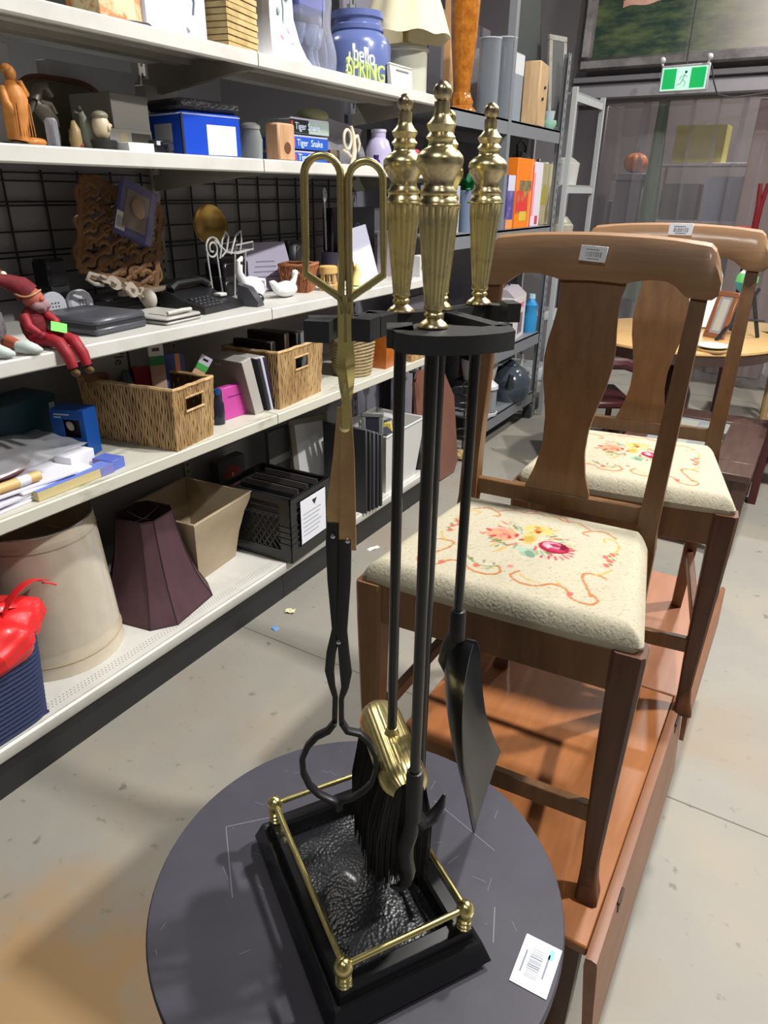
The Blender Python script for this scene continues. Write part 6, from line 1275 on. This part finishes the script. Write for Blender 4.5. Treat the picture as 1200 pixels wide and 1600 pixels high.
# lower shelf
Z = .6205
t = thing('brewer_box', 'white cardboard box with red lettering and a carry handle on the lower rack shelf', 'box', (-1.735, 4.40, Z), R(8))
m = MB(); m.b2(-.10, .10, -.16, .16, 0, .27, .002); part('box_body', m, plain(222, 216, 214, .5), t)
m = MB(); m.prism([(-.10, .27), (.10, .27), (.04, .32), (-.04, .32)], -.155, .155, lambda u, v, h: (u, h, v)); part('gable_top', m, plain(170, 162, 170, .5), t)
m = MB(); m.tube([(0, -.08, .318), (0, -.05, .35), (0, .05, .35), (0, .08, .318)], .006, 8); part('carry_handle', m, plain(40, 30, 34), t)
text('red_word', 'Brewer', .075, (.1005, 0, .215), (R(90), 0, R(90)), plain(214, 60, 100), t); text('red_word', 'Cold', .07, (0, -.1605, .215), (R(90), 0, 0), plain(200, 60, 60), t)
panel(t, 'dark_photo', 'x', -.03, .09, .03, .16, .10, mat('maroon_print', (120, 90, 104), .5, var=(24, (190, 170, 176), (.5, .65)))); panel(t, 'dark_photo', '-y', -.09, .098, .01, .12, -.16, plain(34, 34, 40))
t = thing('blue_bottle', 'bright blue plastic bottle beside the white brewer box', 'bottle', (-1.66, 4.69, Z)); m = MB(); m.lathe([(0, .001), (0, .045), (.10, .050), (.14, .036), (.18, .046), (.20, .030), (.22, .020), (.22, .001)], n=24); part('bottle_body', m, plain(50, 140, 196, .2), t); m = MB(); m.lathe([(.22, .001), (.22, .024), (.25, .022), (.25, .001)], n=18); part('cap', m, plain(170, 210, 226, .3), t)
t = thing('black_appliance', 'black rounded appliance at the back of the lower rack shelf', 'appliance', (-1.93, 4.62, Z)); m = MB(); m.b2(-.08, .08, -.10, .10, 0, .24, .03); part('body', m, plain(24, 24, 26, .3), t); m = MB(); m.b2(-.05, .05, -.06, .06, .24, .27, .012); part('lid', m, plain(40, 40, 44, .3), t)
Z = .2005
t = thing('rice_cooker', 'white rice cooker with black lid on the bottom rack shelf, behind the chair post', 'cooker', (-1.78, 4.16, Z + .181)); m = MB(); m.lathe([(0, .001), (0, .10), (.10, .12), (.14, .12), (.14, .001)], n=32); part('pot', m, plain(206, 202, 196, .35), t); m = MB(); m.lathe([(.14, .001), (.14, .123), (.16, .115), (.185, .05), (.19, .001)], n=32); part('lid', m, plain(26, 26, 28, .3), t)
carton('flat_dark_carton', 'dark carton carrying the white rice cooker', 'box', -1.80, 4.17, Z, .22, .22, .18, 0, plain(44, 42, 46, .5))
t = thing('grey_lantern', 'silver-grey ribbed lantern with white lid at the near end of bottom rack shelf', 'lantern', (-1.66, 4.03, Z)); m = MB(); m.lathe([(.0, .001), (0, .065), (.02, .068), (.02, .060), (.17, .060), (.17, .001)], n=40, flute=(20, .02, .17, .12)); part('ribbed_body', m, plain(140, 142, 146, .3), t); m = MB(); m.lathe([(.17, .001), (.17, .068), (.19, .066), (.22, .03), (.23, .001)], n=32); part('lid', m, plain(206, 206, 210, .3), t); m = MB(); m.lathe([(.0, .069), (.018, .072), (.020, .069)], n=32); part('foot_ring', m, plain(206, 206, 210, .3), t)
t = thing('enamel_kettle', 'dark grey enamel kettle with a pale handle on the bottom rack shelf', 'kettle', (-1.68, 4.46, Z)); m = MB(); m.lathe([(0, .001), (0, .12), (.06, .145), (.14, .14), (.20, .10), (.23, .06), (.235, .001)], n=36); part('kettle_body', m, mat('kettle_grey', (62, 70, 80), .15, coat=.4), t); m = MB(); m.lathe([(.235, .001), (.235, .05), (.25, .03), (.265, .014), (.27, .001)], n=24); part('lid', m, plain(50, 56, 64, .2), t)
m = MB(); m.tube([(.03, .10, .17), (.03, .13, .27), (.0, .10, .34), (0, .02, .34)], .010, 8); part('handle', m, plain(160, 170, 160, .3), t); m = MB(); m.tube([(.05, -.12, .12), (.07, -.17, .18), (.08, -.19, .22)], [.03, .02, .014], 10); part('spout', m, MC['kettle_grey'], t)
t = carton('red_carton', 'dark red and brown carton behind the enamel kettle', 'box', -1.95, 4.47, Z, .12, .26, .34, 0, plain(120, 50, 54, .5))
# items on the pale rack
for k, (z, y, h, c_, l) in enumerate([(1.5405, 5.20, .17, (190, 190, 186), 'white mug-shaped pot on the pale rack'), (1.0605, 5.22, .28, (170, 166, 150), 'beige tall canister on the pale rack')]):
    t = thing('canister', l, 'canister', (-1.70, y, z)); m = MB(); m.lathe([(0, .001), (0, .09), (h * .8, .10), (h * .86, .08), (h * .86, .001)], n=28); part('body', m, plain(*c_, .4), t); m = MB(); m.lathe([(h * .86, .001), (h * .86, .085), (h, .05), (h, .001)], n=28); part('lid', m, plain(*[int(v * .9) for v in c_], .4), t)
t = thing('ornate_stand', 'dark scrolled metal stand beside the beige canister on the pale rack', 'stand', (-1.62, 5.02, 1.0605))
for s_ in (1, -1): m = MB(); m.tube([(0, s_ * (.035 - .003 * k) * math.cos(k * .6), .14 + s_ * .05 + (.035 - .003 * k) * math.sin(k * .6)) for k in range(11)], .005, 6); part('scroll', m, plain(50, 46, 44, .4), t)
m = MB(); m.tube([(0, 0, 0), (0, 0, .24)], .006, 6); m.b2(-.03, .03, -.03, .03, 0, .006); part('stem', m, plain(50, 46, 44, .4), t)
t = thing('white_lamp_shade', 'small white shade lying on the pale rack below the dark compartment', 'lampshade', (-1.86, 5.12, 1.5405)); m = MB(); m.lathe([(0, .001), (0, .11), (.14, .07), (.14, .065), (.01, .10)], n=28); part('shade', m, plain(196, 194, 190, .6), t); m = MB(); m.tube([(0, 0, .13), (0, 0, .16)], .01, 8); part('finial', m, CHROME, t)

# things between gondola and rack
t = thing('brown_board', 'brown leatherette board leaning at the end of the white shelving', 'board', (-1.60, 3.30, 0.0)); t.rotation_euler = (0, R(-7), R(0))
m = MB(); m.prism([(-.22, .02), (.16, .0), (.22, .06), (.22, .44), (.10, .62), (-.16, .66), (-.22, .60)], -.012, .004, lambda u, v, h: (h, u, v)); part('board_panel', m, mat('brown_leather', (122, 84, 70), .5, var=(6, (110, 72, 60))), t)
m = MB(); m.lathe([(0, .010), (.004, .008), (.0045, .001)], (.004, -.02, .30), 14, axis=(1, 0, 0)); part('stud', m, CHROME, t)
t = thing('wire_basket_stand', 'black wire basket stand with a red tag on the floor by the rack', 'stand', (-1.66, 3.72, 0))
for k in range(6): a = k * PI / 3; m = MB(); m.tube([(.07 * math.cos(a), .07 * math.sin(a), .004), (.08 * math.cos(a), .08 * math.sin(a), .20), (.10 * math.cos(a), .10 * math.sin(a), .42)], .0055, 6); part('upright_wire', m, WIRE, t)
for z, r in ((.006, .07), (.16, .078), (.28, .088), (.32, .091), (.42, .10)): m = MB(); m.tube([(r * math.cos(2 * PI * k / 24), r * math.sin(2 * PI * k / 24), z) for k in range(24)], .006, 6, closed=True); part('wire_ring', m, WIRE, t)
m = MB(); m.tube([(0, .10, .42), (0, .10, .62), (0, .05, .66), (0, .0, .62)], .005, 6); m.tube([(0, -.10, .42), (0, -.05, .48), (0, .05, .48), (0, .10, .42)], .006, 6); part('handle_wire', m, WIRE, t)
m = MB(); m.b2(.085, .09, -.04, .02, .21, .26); part('red_tag', m, plain(206, 40, 80), t)
m = MB(); m.lathe([(.002, .001), (.002, .064), (.03, .066), (.03, .001)], n=24); part('wood_disc', m, plain(206, 176, 120, .5), t)
for k, (x, y) in enumerate([(-1.84, 3.24), (-1.78, 3.34), (-1.86, 3.42)]):
    t = thing('candle_stand', ['left', 'middle', 'right rear'][k] + ' tall black metal candle stand in the gap between shelving and rack', 'candle stand', (x, y, 0), 0, 'black candle stands')
    m = MB(); m.lathe([(0, .001), (0, .06), (.01, .06), (.02, .012), (.03, .007), (.70, .007), (.71, .001)], n=16); part('stem', m, plain(30, 32, 34, .3), t)
    m = MB()
    m.lathe([(.56, .007), (.565, .030), (.575, .032), (.58, .007)], n=16); part('drip_cup', m, plain(70, 76, 80, .3), t)
    m = MB(); m.lathe([(.71, .007), (.715, .030), (.725, .032), (.73, .007)], n=16); part('drip_cup', m, plain(70, 76, 80, .3), t)
m = MB(); m.b2(-.015, .015, -.23, .23, 0, .95, .004)
solo('grey_door_panel', m, plain(134, 130, 140, .5), 'plain lavender-grey panel standing behind the wire basket stand', 'panel', (-1.98, 3.62, 0.0))
m = MB(); m.lathe([(0, .001), (0, .028), (.05, .03), (.052, .001)], n=18); solo('caster_foot', m, plain(160, 160, 156, .4), 'small round grey foot under the end of the white shelving', 'foot', (-1.585, 3.12, 0))
# candleholders hanging goods on sh1 end left as they are

# ================================================================== END OF THE AISLE
t = thing('exit_sign', 'green and white running-man exit sign hanging by the painting', 'exit sign', (-1.175, 6.05, 2.16), R(-4))
XW = (.160, .096)
m = MB(); m.b2(-.165, .165, -.012, .012, 0, .165, .004); part('sign_body', m, plain(176, 178, 184, .4), t)
m = MB(); m.b2(-.155, .155, -.0135, -.0125, .008, .150); part('lit_face', m, mat('sign_white', (196, 240, 222), .4, emit=.55), t)
m = MB(); m.b2(-.145, -.055, -.0145, -.0137, .018, .142); part('green_field', m, mat('sign_green', (16, 176, 92), .4, emit=.5), t)
m = MB(); m.b2(.045, .145, -.0145, -.0137, .018, .142); part('green_field', m, MC['sign_green'], t)
SM = mat('sign_man', (10, 84, 56), .5)
m = MB(); m.M = Matrix.Translation((-.005, 0, 0))
m.ell((.016, -.0145, .118), (.009, .001, .009)); m.tube([(.012, -.0145, .104), (.0, -.0145, .072)], .0085, 8, sy=.12); m.tube([(.0, -.0145, .072), (.022, -.0145, .055), (.016, -.0145, .030)], .005, 8, sy=.2); m.tube([(.0, -.0145, .072), (-.012, -.0145, .048), (-.036, -.0145, .042)], .005, 8, sy=.2); m.tube([(.010, -.0145, .102), (.030, -.0145, .085)], .004, 8, sy=.2); m.tube([(.010, -.0145, .100), (-.016, -.0145, .092), (-.022, -.0145, .074)], .004, 8, sy=.2)
part('running_figure', m, SM, t)
for sx in (-.17, .15):
    m = MB(); m.ell((sx, 0, .200), (.022, .022, .022)); m.tube([(sx, 0, .18), (sx * .95, 0, .165)], .008, 8); part('lamp_head', m, plain(190, 190, 194, .4), t)
m = MB(); m.tube([(.17, 0, .15), (.2, .02, .05), (.22, .1, -.02), (.30, .25, -.03), (.7, .36, .02), (1.2, .36, .05)], .005, 6); m.tube([(0, 0, .165), (0, .0, 2.03)], .006, 6); part('cable', m, plain(60, 58, 62, .5), t)
t = thing('landscape_painting', 'large framed green landscape painting high on the end wall', 'painting', (-.62, 6.42, 2.37)); t.rotation_euler = (R(-3), 0, 0)
PM = mat('landscape_canvas', (26, 54, 46), .5, stretch=(1, 1, 3.6), var=(3.2, (104, 116, 70), (.42, .72)))
nt = PM.node_tree; bs = nt.nodes['Principled BSDF']; src = bs.inputs['Base Color'].links[0].from_socket
tcx = nt.nodes.new('ShaderNodeTexCoord'); sp = nt.nodes.new('ShaderNodeSeparateXYZ'); nt.links.new(tcx.outputs['Object'], sp.inputs[0])
rm = nt.nodes.new('ShaderNodeMapRange'); rm.inputs[1].default_value = -.75; rm.inputs[2].default_value = -.1; rm.inputs[4].default_value = .75; nt.links.new(sp.outputs[0], rm.inputs[0])
mx = nt.nodes.new('ShaderNodeMix'); mx.data_type = 'RGBA'; nt.links.new(rm.outputs[0], mx.inputs['Factor']); nt.links.new(src, mx.inputs['A']); mx.inputs['B'].default_value = (*lin((176, 166, 160)), 1); nt.links.new(mx.outputs['Result'], bs.inputs['Base Color'])
m = MB(); m.b2(-1.36, 1.4, -.012, 0, .07, 1.28); part('canvas', m, PM, t)
m = MB(); m.grid(lambda u, v: (-1.16 + .85 * u, -.0135, .405 + .045 * v + .02 * math.sin(3 * u) + .008 * math.sin(23 * u)), 30, 4, .001); part('painted_bank', m, mat('painted_pink', (206, 146, 128), .5, var=(9, (230, 190, 170))), t)
m = MB(); m.grid(lambda u, v: (-1.10 + .9 * u, -.0137, .452 + .30 * v * math.sin(PI * min(1, u * .9 + .08)) + .02 * math.sin(3 * u)), 30, 4, .001); part('painted_meadow', m, mat('painted_yellow', (140, 170, 70), .5, var=(7, (200, 200, 110))), t)
FRM = mat('silver_frame', (150, 146, 146), .35, .5, var=(8, (110, 104, 106)))
for a in ((-1.44, 1.48, 0, .08), (-1.44, 1.48, 1.27, 1.35)): m = MB(); m.b2(a[0], a[1], -.045, .0, a[2], a[3], .015); part('frame_bar', m, FRM, t)
for a in ((-1.44, -1.35), (1.39, 1.48)): m = MB(); m.b2(a[0], a[1], -.045, .0, .08, 1.27, .015); part('frame_bar', m, FRM, t)
t = thing('strip_curtain', 'clear plastic strip curtain filling the wide doorway', 'curtain', (0, 6.56, 0)); CL = film('curtain_film', (214, 210, 216), .14, .14); rd = random.Random(22)
m = MB(); m.b2(-2.1, 1.8, -.035, .055, 2.16, 2.2195); part('curtain_rail', m, plain(140, 138, 142, .4), t)
for k in range(21):
    xa = -2.09 + k * .185; ph = rd.uniform(0, 6); am = rd.uniform(.006, .016); oy = -.02 if k % 2 else .02
    m = MB(); m.grid(lambda u, v: (xa + .21 * u + .02 * math.sin(ph + 2 * v), oy + am * math.sin(ph + 9 * u) * v + .004 * math.sin(5 * v + ph), 2.17 - 2.14 * v), 12, 8, .002); part('curtain_strip', m, CL, t, sm=80)
# storeroom behind the curtain
carton('yellow_crate', 'yellow plastic crate on the white shelf behind the strip curtain', 'crate', -1.22, 7.55, 1.7455, .42, .30, .30, 0, plain(206, 196, 90, .5))
t = thing('store_shelf', 'white storeroom shelf behind the strip curtain', 'shelf', (-1.10, 7.55, 0))
for z in (.3, .8, 1.25, 1.72): m = MB(); m.b2(-.45, .45, -.22, .22, z, z + .025, .003); part('shelf_board', m, plain(206, 206, 204, .5), t)
for sx, sy in ((-.44, -.2), (.42, -.2), (-.44, .2), (.42, .2)): m = MB(); m.b2(sx, sx + .025, sy - .012, sy + .012, 0, 1.745); part('post', m, plain(200, 200, 200, .5), t)
for k, (x, z, dx, dz, c_, l) in enumerate([(-1.30, 1.276, .30, .30, (120, 116, 112), 'grey carton on the white storeroom shelf, left'), (-.92, 1.276, .34, .36, (150, 160, 170), 'pale blue carton on the white storeroom shelf, right'), (-1.25, .826, .36, .32, (176, 150, 110), 'tan carton low on the white storeroom shelf, left'), (-.86, .826, .30, .26, (90, 94, 104), 'slate carton low on the white storeroom shelf, right')]):
    carton('store_carton', l, 'box', x, 7.52, z, dx, .3, dz, 0, plain(*c_, .6))
t = thing('pumpkin', 'orange pumpkin ornament on a tall stool behind the strip curtain', 'pumpkin', (-1.72, 7.3, 1.66)); m = MB(); m.grid(lambda u, v: ((.10 + .008 * math.cos(16 * PI * u)) * math.sin(PI * (v * .96 + .02)) * math.cos(2 * PI * u), (.10 + .008 * math.cos(16 * PI * u)) * math.sin(PI * (v * .96 + .02)) * math.sin(2 * PI * u), .085 - .085 * math.cos(PI * (v * .96 + .02))), 48, 12); part('shell', m, plain(226, 130, 50, .4), t, sm=80); m = MB(); m.tube([(0, 0, .16), (.01, 0, .20)], [.012, .008], 8); part('stalk', m, plain(90, 100, 60), t)
t = thing('plinth', 'narrow grey plinth under the pumpkin ornament', 'plinth', (-1.72, 7.3, 0)); m = MB(); m.b2(-.13, .13, -.13, .13, .0, 1.60, .01); part('column', m, plain(112, 110, 112, .6), t); m = MB(); m.b2(-.16, .16, -.16, .16, 1.60, 1.657, .006); part('cap', m, plain(126, 124, 124, .6), t)
t = thing('green_banner', 'tall narrow green fabric banner behind the strip curtain', 'banner', (-1.47, 6.93, 0)); m = MB(); m.grid(lambda u, v: (.13 * (u - .5) * (1.6 - v), .015 * math.sin(8 * u + 3 * v), .6 + 1.7 * v), 8, 16, .004); part('cloth', m, plain(110, 136, 104, .7), t, sm=80); m = MB(); m.tube([(0, .03, 0), (0, .03, 2.32)], .012, 8); m.b2(-.12, .12, -.09, .15, 0, .02); part('pole', m, plain(150, 150, 150, .4), t)
t = carton('tall_cabinet', 'tall pinkish-beige wooden door panel at the right behind the curtain', 'cabinet', -.52, 7.1, 0, .46, .30, 2.18, 0, plain(176, 154, 140, .6), bev=.01)
t = carton('dark_wardrobe', 'dark brown wardrobe at the left behind the curtain', 'cabinet', -2.25, 7.3, 0, .55, .45, 2.2, 0, plain(66, 54, 50, .5), bev=.01); panel(t, 'door_seam', '-y', -.002, .002, .05, 2.1, -.225, plain(30, 24, 22))
t = carton('grey_cabinet', 'grey metal cabinet low behind the curtain next to the plinth', 'cabinet', -1.98 + .05, 7.75, 0, .30, .4, 1.42, 0, plain(136, 142, 148, .4), bev=.006)

# ================================================================== RIGHT BACKGROUND
t = thing('round_dining_table', 'round pale-topped pedestal table full of bric-a-brac beyond the chairs', 'table', (-.66, 4.46, 0))
m = MB(); m.lathe([(.725, .001), (.725, .54), (.735, .552), (.746, .55), (.75, .54), (.75, .001)], n=72); part('table_top', m, mat('pale_top', (214, 176, 120), .35, var=(4, (200, 160, 104)), coat=.2), t)
m = MB(); m.lathe([(.67, .46), (.67, .52), (.725, .545), (.725, .46)], n=64); part('edge_band', m, plain(96, 74, 68, .5), t)
MAHO = mat('mahogany', (72, 22, 26), .4, stretch=(10, 10, 1), var=(4, (50, 14, 18)), coat=.2)
m = MB(); m.lathe([(.08, .05), (.12, .10), (.20, .13), (.40, .13), (.55, .08), (.67, .20), (.672, .001)], n=32); part('pedestal', m, MAHO, t)
for k in range(4):
    a = k * PI / 2 + .4; m = MB(); m.tube([(.08 * math.cos(a), .08 * math.sin(a), .26), (.25 * math.cos(a), .25 * math.sin(a), .18), (.42 * math.cos(a), .42 * math.sin(a), .03)], [.06, .045, .03], 8); part('foot', m, MAHO, t)
Z = .7505
t = thing('white_plate', 'white and green plate on a wooden round board on the round table', 'plate', (-.42, 4.05, Z)); m = MB(); m.lathe([(0, .001), (0, .085), (.010, .088), (.012, .001)], n=36); part('wood_board', m, plain(206, 166, 110, .5), t); m = MB(); m.lathe([(.012, .001), (.012, .05), (.026, .082), (.028, .080), (.018, .05), (.018, .001)], n=36); part('plate', m, plain(206, 222, 206, .25), t)
t = frame('framed_photo', 'small brown wooden frame standing on edge on the round table', -.47, 4.42, Z, .13, .26, R(-118), R(-16), .028, plain(140, 88, 58, .4), plain(150, 152, 160, .4), mat_in=(.014, plain(186, 186, 176)))
t = thing('white_screen', 'white rounded-top board leaning on the round table', 'board', (-.60, 4.70, Z + .01), R(-60)); t.rotation_euler = (0, R(-16), R(-75)); m = MB()
ol = [(-.10, 0), (.10, 0), (.10, .28)] + [(.10 * math.cos(a), .28 + .10 * math.sin(a)) for a in [PI * k / 12 for k in range(1, 12)]] + [(-.10, .28)]
m.prism(ol, -.01, .0, lambda u, v, h: (h, u, v)); part('board', m, plain(226, 236, 244, .3), t); m = MB(); m.tube([(.001, u, v) for u, v in ol], .005, 6, closed=True); part('edge_trim', m, plain(206, 224, 214, .3), t)
m = MB(); m.ell((.002, 0, .30), (.004, .006, .006)); part('dot', m, plain(120, 150, 150), t)
t = thing('tablet_easel', 'black folding easel on the round table', 'easel', (-.35, 4.55, Z)); 
for a_, b_ in (((-.09, -.20, 0), (.05, .06, .26)), ((.10, .03, 0), (.02, .05, .26)), ((.0, .20, 0), (.03, .06, .25))): m = MB(); m.tube([a_, b_], .011, 6); part('leg', m, plain(34, 34, 38, .4), t)
m = MB(); m.b2(-.10, .12, .02, .03, .09, .10); part('ledge', m, plain(60, 60, 64, .4), t)
t = thing('painted_bulb', 'white, green and turquoise glazed pear-shaped ornament on the easel side of the table', 'ornament', (-.385, 4.76, Z)); m = MB(); m.lathe([(0, .001), (0, .04), (.12, .03), (.20, .02), (.205, .001)], n=20); part('stand', m, plain(60, 60, 66), t); m = MB(); m.lathe([(.205, .008), (.24, .045), (.28, .062)], n=24); part('turquoise_band', m, plain(60, 170, 190, .3), t); m = MB(); m.lathe([(.28, .062), (.31, .060), (.33, .045)], n=24); part('green_band', m, plain(120, 206, 120, .3), t); m = MB(); m.lathe([(.33, .045), (.36, .02), (.41, .003)], n=24); part('white_tip', m, plain(236, 236, 236, .3), t)
t = thing('yellow_bag', 'yellow and white packet on the round table behind the splat of the far chair', 'packet', (-.70, 4.62, Z)); m = MB(); m.grid(crumple((0, 0, .09), (.05, .05, .09), .08, 4, 77, 18, 12), 18, 12); part('bag', m, plain(230, 206, 70, .4), t, sm=70); m = MB(); m.b2(-.03, .03, -.03, .03, .175, .20, .004); part('white_clip', m, WHITE, t)
m = MB(); m.lathe([(0, .001), (0, .10), (.02, .12), (.022, .001)], n=30); solo('grey_tray', m, plain(150, 152, 156, .3), 'round grey tray at the back of the round table behind the easel', 'tray', (-.52, 4.86, Z))
# end table with glass insert
t = thing('end_table', 'dark brown low end table with a tile and glass inset beyond the chairs', 'table', (-.37, 3.12, 0)); DKW = mat('espresso', (84, 60, 52), .4, stretch=(10, 1, 10), var=(4, (66, 46, 40)), coat=.15)
for a in ((-.30, .30, 0, .17), (-.30, .30, .80, .95), (-.30, -.20, .17, .80), (.13, .30, .17, .80)): m = MB(); m.b2(a[0], a[1], a[2], a[3], .385, .420, .004); part('top_frame', m, DKW, t)
m = MB(); m.b2(-.20, .13, .17, .80, .400, .408); part('glass_inset', m, plain(150, 156, 160, .12), t)
for k in range(8): m = MB(); m.b2(-.15 + .16 * (k % 2), -.02 + .16 * (k % 2), .20 + .15 * (k // 2), .31 + .15 * (k // 2), .4082, .4096); part('inset_tile', m, plain(*[(120, 124, 110), (60, 62, 56), (170, 172, 160), (146, 150, 140)][k % 4], .3), t)
m = MB(); m.b2(-.28, .28, .02, .04, .30, .384); m2 = MB(); m2.b2(.26, .28, .041, .93, .30, .384); part('apron', m, DKW, t); part('apron', m2, DKW, t)
for sx, sy in ((-.27, .04), (.265, .04), (-.27, .91), (.265, .91)): m = MB(); m.loft([[Vector((sx + a * q, sy + b_ * q, z)) for a, b_ in ((-1, -1), (1, -1), (1, 1), (-1, 1))] for z, q in ((.384, .030), (.2, .026), (0, .016))]); part('leg', m, DKW, t)
# dark chair-like piece and other furniture behind
t = thing('mahogany_chair', 'dark mahogany curved-back chair left of the round table', 'chair', (-1.00, 3.95, 0), R(210)); m = MB(); m.b2(-.20, .20, -.20, .20, .42, .46, .01); part('seat', m, MAHO, t)
for sx in (-.18, .18):
    m = MB(); m.tube([(sx, -.18, 0), (sx, -.18, .42)], [.016, .02], 8); part('leg', m, MAHO, t)
    m = MB(); m.tube([(sx, .20, 0), (sx, .18, .42), (sx, .22, .66)], [.016, .02, .016], 8); part('rear_leg', m, MAHO, t)
m = MB(); m.tube([(-.18, .22, .64), (-.1, .25, .68), (.1, .25, .68), (.18, .22, .64)], [.02, .03, .03, .02], 8); part('back_rail', m, MAHO, t)
t = thing('red_stand', 'red wooden two-pronged stand near the right edge, before the curtain', 'stand', (-.45, 5.30, 0)); m = MB(); m.tube([(0, 0, 0.03), (0, 0, 1.25)], .03, 10); m.lathe([(0, .001), (0, .16), (.03, .14), (.03, .001)], n=24); part('post', m, plain(64, 26, 28, .4), t)
for s_ in (-1, 1): m = MB(); m.tube([(0, 0, 1.24), (s_ * .006, 0, 1.42), (s_ * .022, 0, 1.56)], [.020, .016, .012], 8); part('prong', m, plain(120, 24, 30, .4), t)
m = MB(); m.b2(-.12, -.02, -.05, .05, 1.24, 1.31, .01); part('red_block', m, plain(196, 34, 56, .4), t)
t = thing('black_coat_rack', 'black draped garment rail at the right edge beyond the round table', 'rack', (-.08, 5.30, 0)); m = MB(); m.tube([(-.0, -.35, 1.5), (0, .35, 1.5)], .014, 8); m.tube([(0, -.3, 0), (0, -.3, 1.5)], .014, 8); m.tube([(0, .3, 0), (0, .3, 1.5)], .014, 8); part('rail', m, plain(30, 30, 32, .4), t)
for k in range(5): m = MB(); m.grid(crumple((0, -.24 + .12 * k, 1.02), (.17, .05, .46), .05, 5, 60 + k, 24, 20), 24, 20); part('garment', m, plain(*[(26, 26, 28), (30, 28, 34), (60, 50, 30), (24, 24, 26), (36, 30, 40)][k], .9), t, sm=70)
t = thing('pine_stool', 'pale pine leg frame under the round table at the right', 'stool', (-.30, 5.75, 0)); PN = plain(190, 160, 110, .5); m = MB(); m.b2(-.18, .18, -.18, .18, .60, .64, .008); part('seat', m, PN, t)
for sx, sy in ((-.15, -.15), (.15, -.15), (-.15, .15), (.15, .15)): m = MB(); m.tube([(sx, sy, 0), (sx * .85, sy * .85, .60)], .024, 8); part('leg', m, PN, t)
t = thing('mahogany_post_table', 'tall dark red-brown table leg cut off by the right edge', 'table', (.06, 4.1, 0)); m = MB(); m.b2(-.15, .5, -.2, .6, .70, .735, .006); part('table_top', m, MAHO, t)
for sx, sy in ((-.12, -.17), (.46, -.17), (-.12, .56), (.46, .56)): m = MB(); m.b2(sx - .02, sx + .02, sy - .02, sy + .02, 0, .70); part('leg', m, MAHO, t)
# litter on the floor
m = MB(); m.grid(lambda u, v: (.018 * (u - .5) * 2, .014 * (v - .5) * 2, .003 + .006 * abs(math.sin(5 * u + 3 * v))), 6, 6, .001); solo('crumpled_paper', m, plain(214, 206, 170, .7), 'crumpled cream scrap on the floor by the shelving', 'scrap', (-1.485, 1.78, 0), R(20))
m = MB(); m.grid(lambda u, v: (.014 * (u - .5) * 2, .010 * (v - .5) * 2, .001 + .002 * math.sin(4 * u)), 4, 4, .0005); solo('blue_scrap', m, plain(110, 160, 220, .6), 'tiny blue scrap on the floor near the cream scrap', 'scrap', (-1.462, 1.66, 0.0005), R(-10))
m = MB(); m.grid(lambda u, v: (.03 * (u - .5) * 2, .012 * (v - .5) * 2, .001 + .004 * math.sin(4 * u) ** 2), 6, 4, .0005); solo('white_scrap', m, plain(226, 226, 226, .6), 'white paper scrap on the floor beside the tongs', 'scrap', (-1.49, 2.40, 0.0005), R(70))
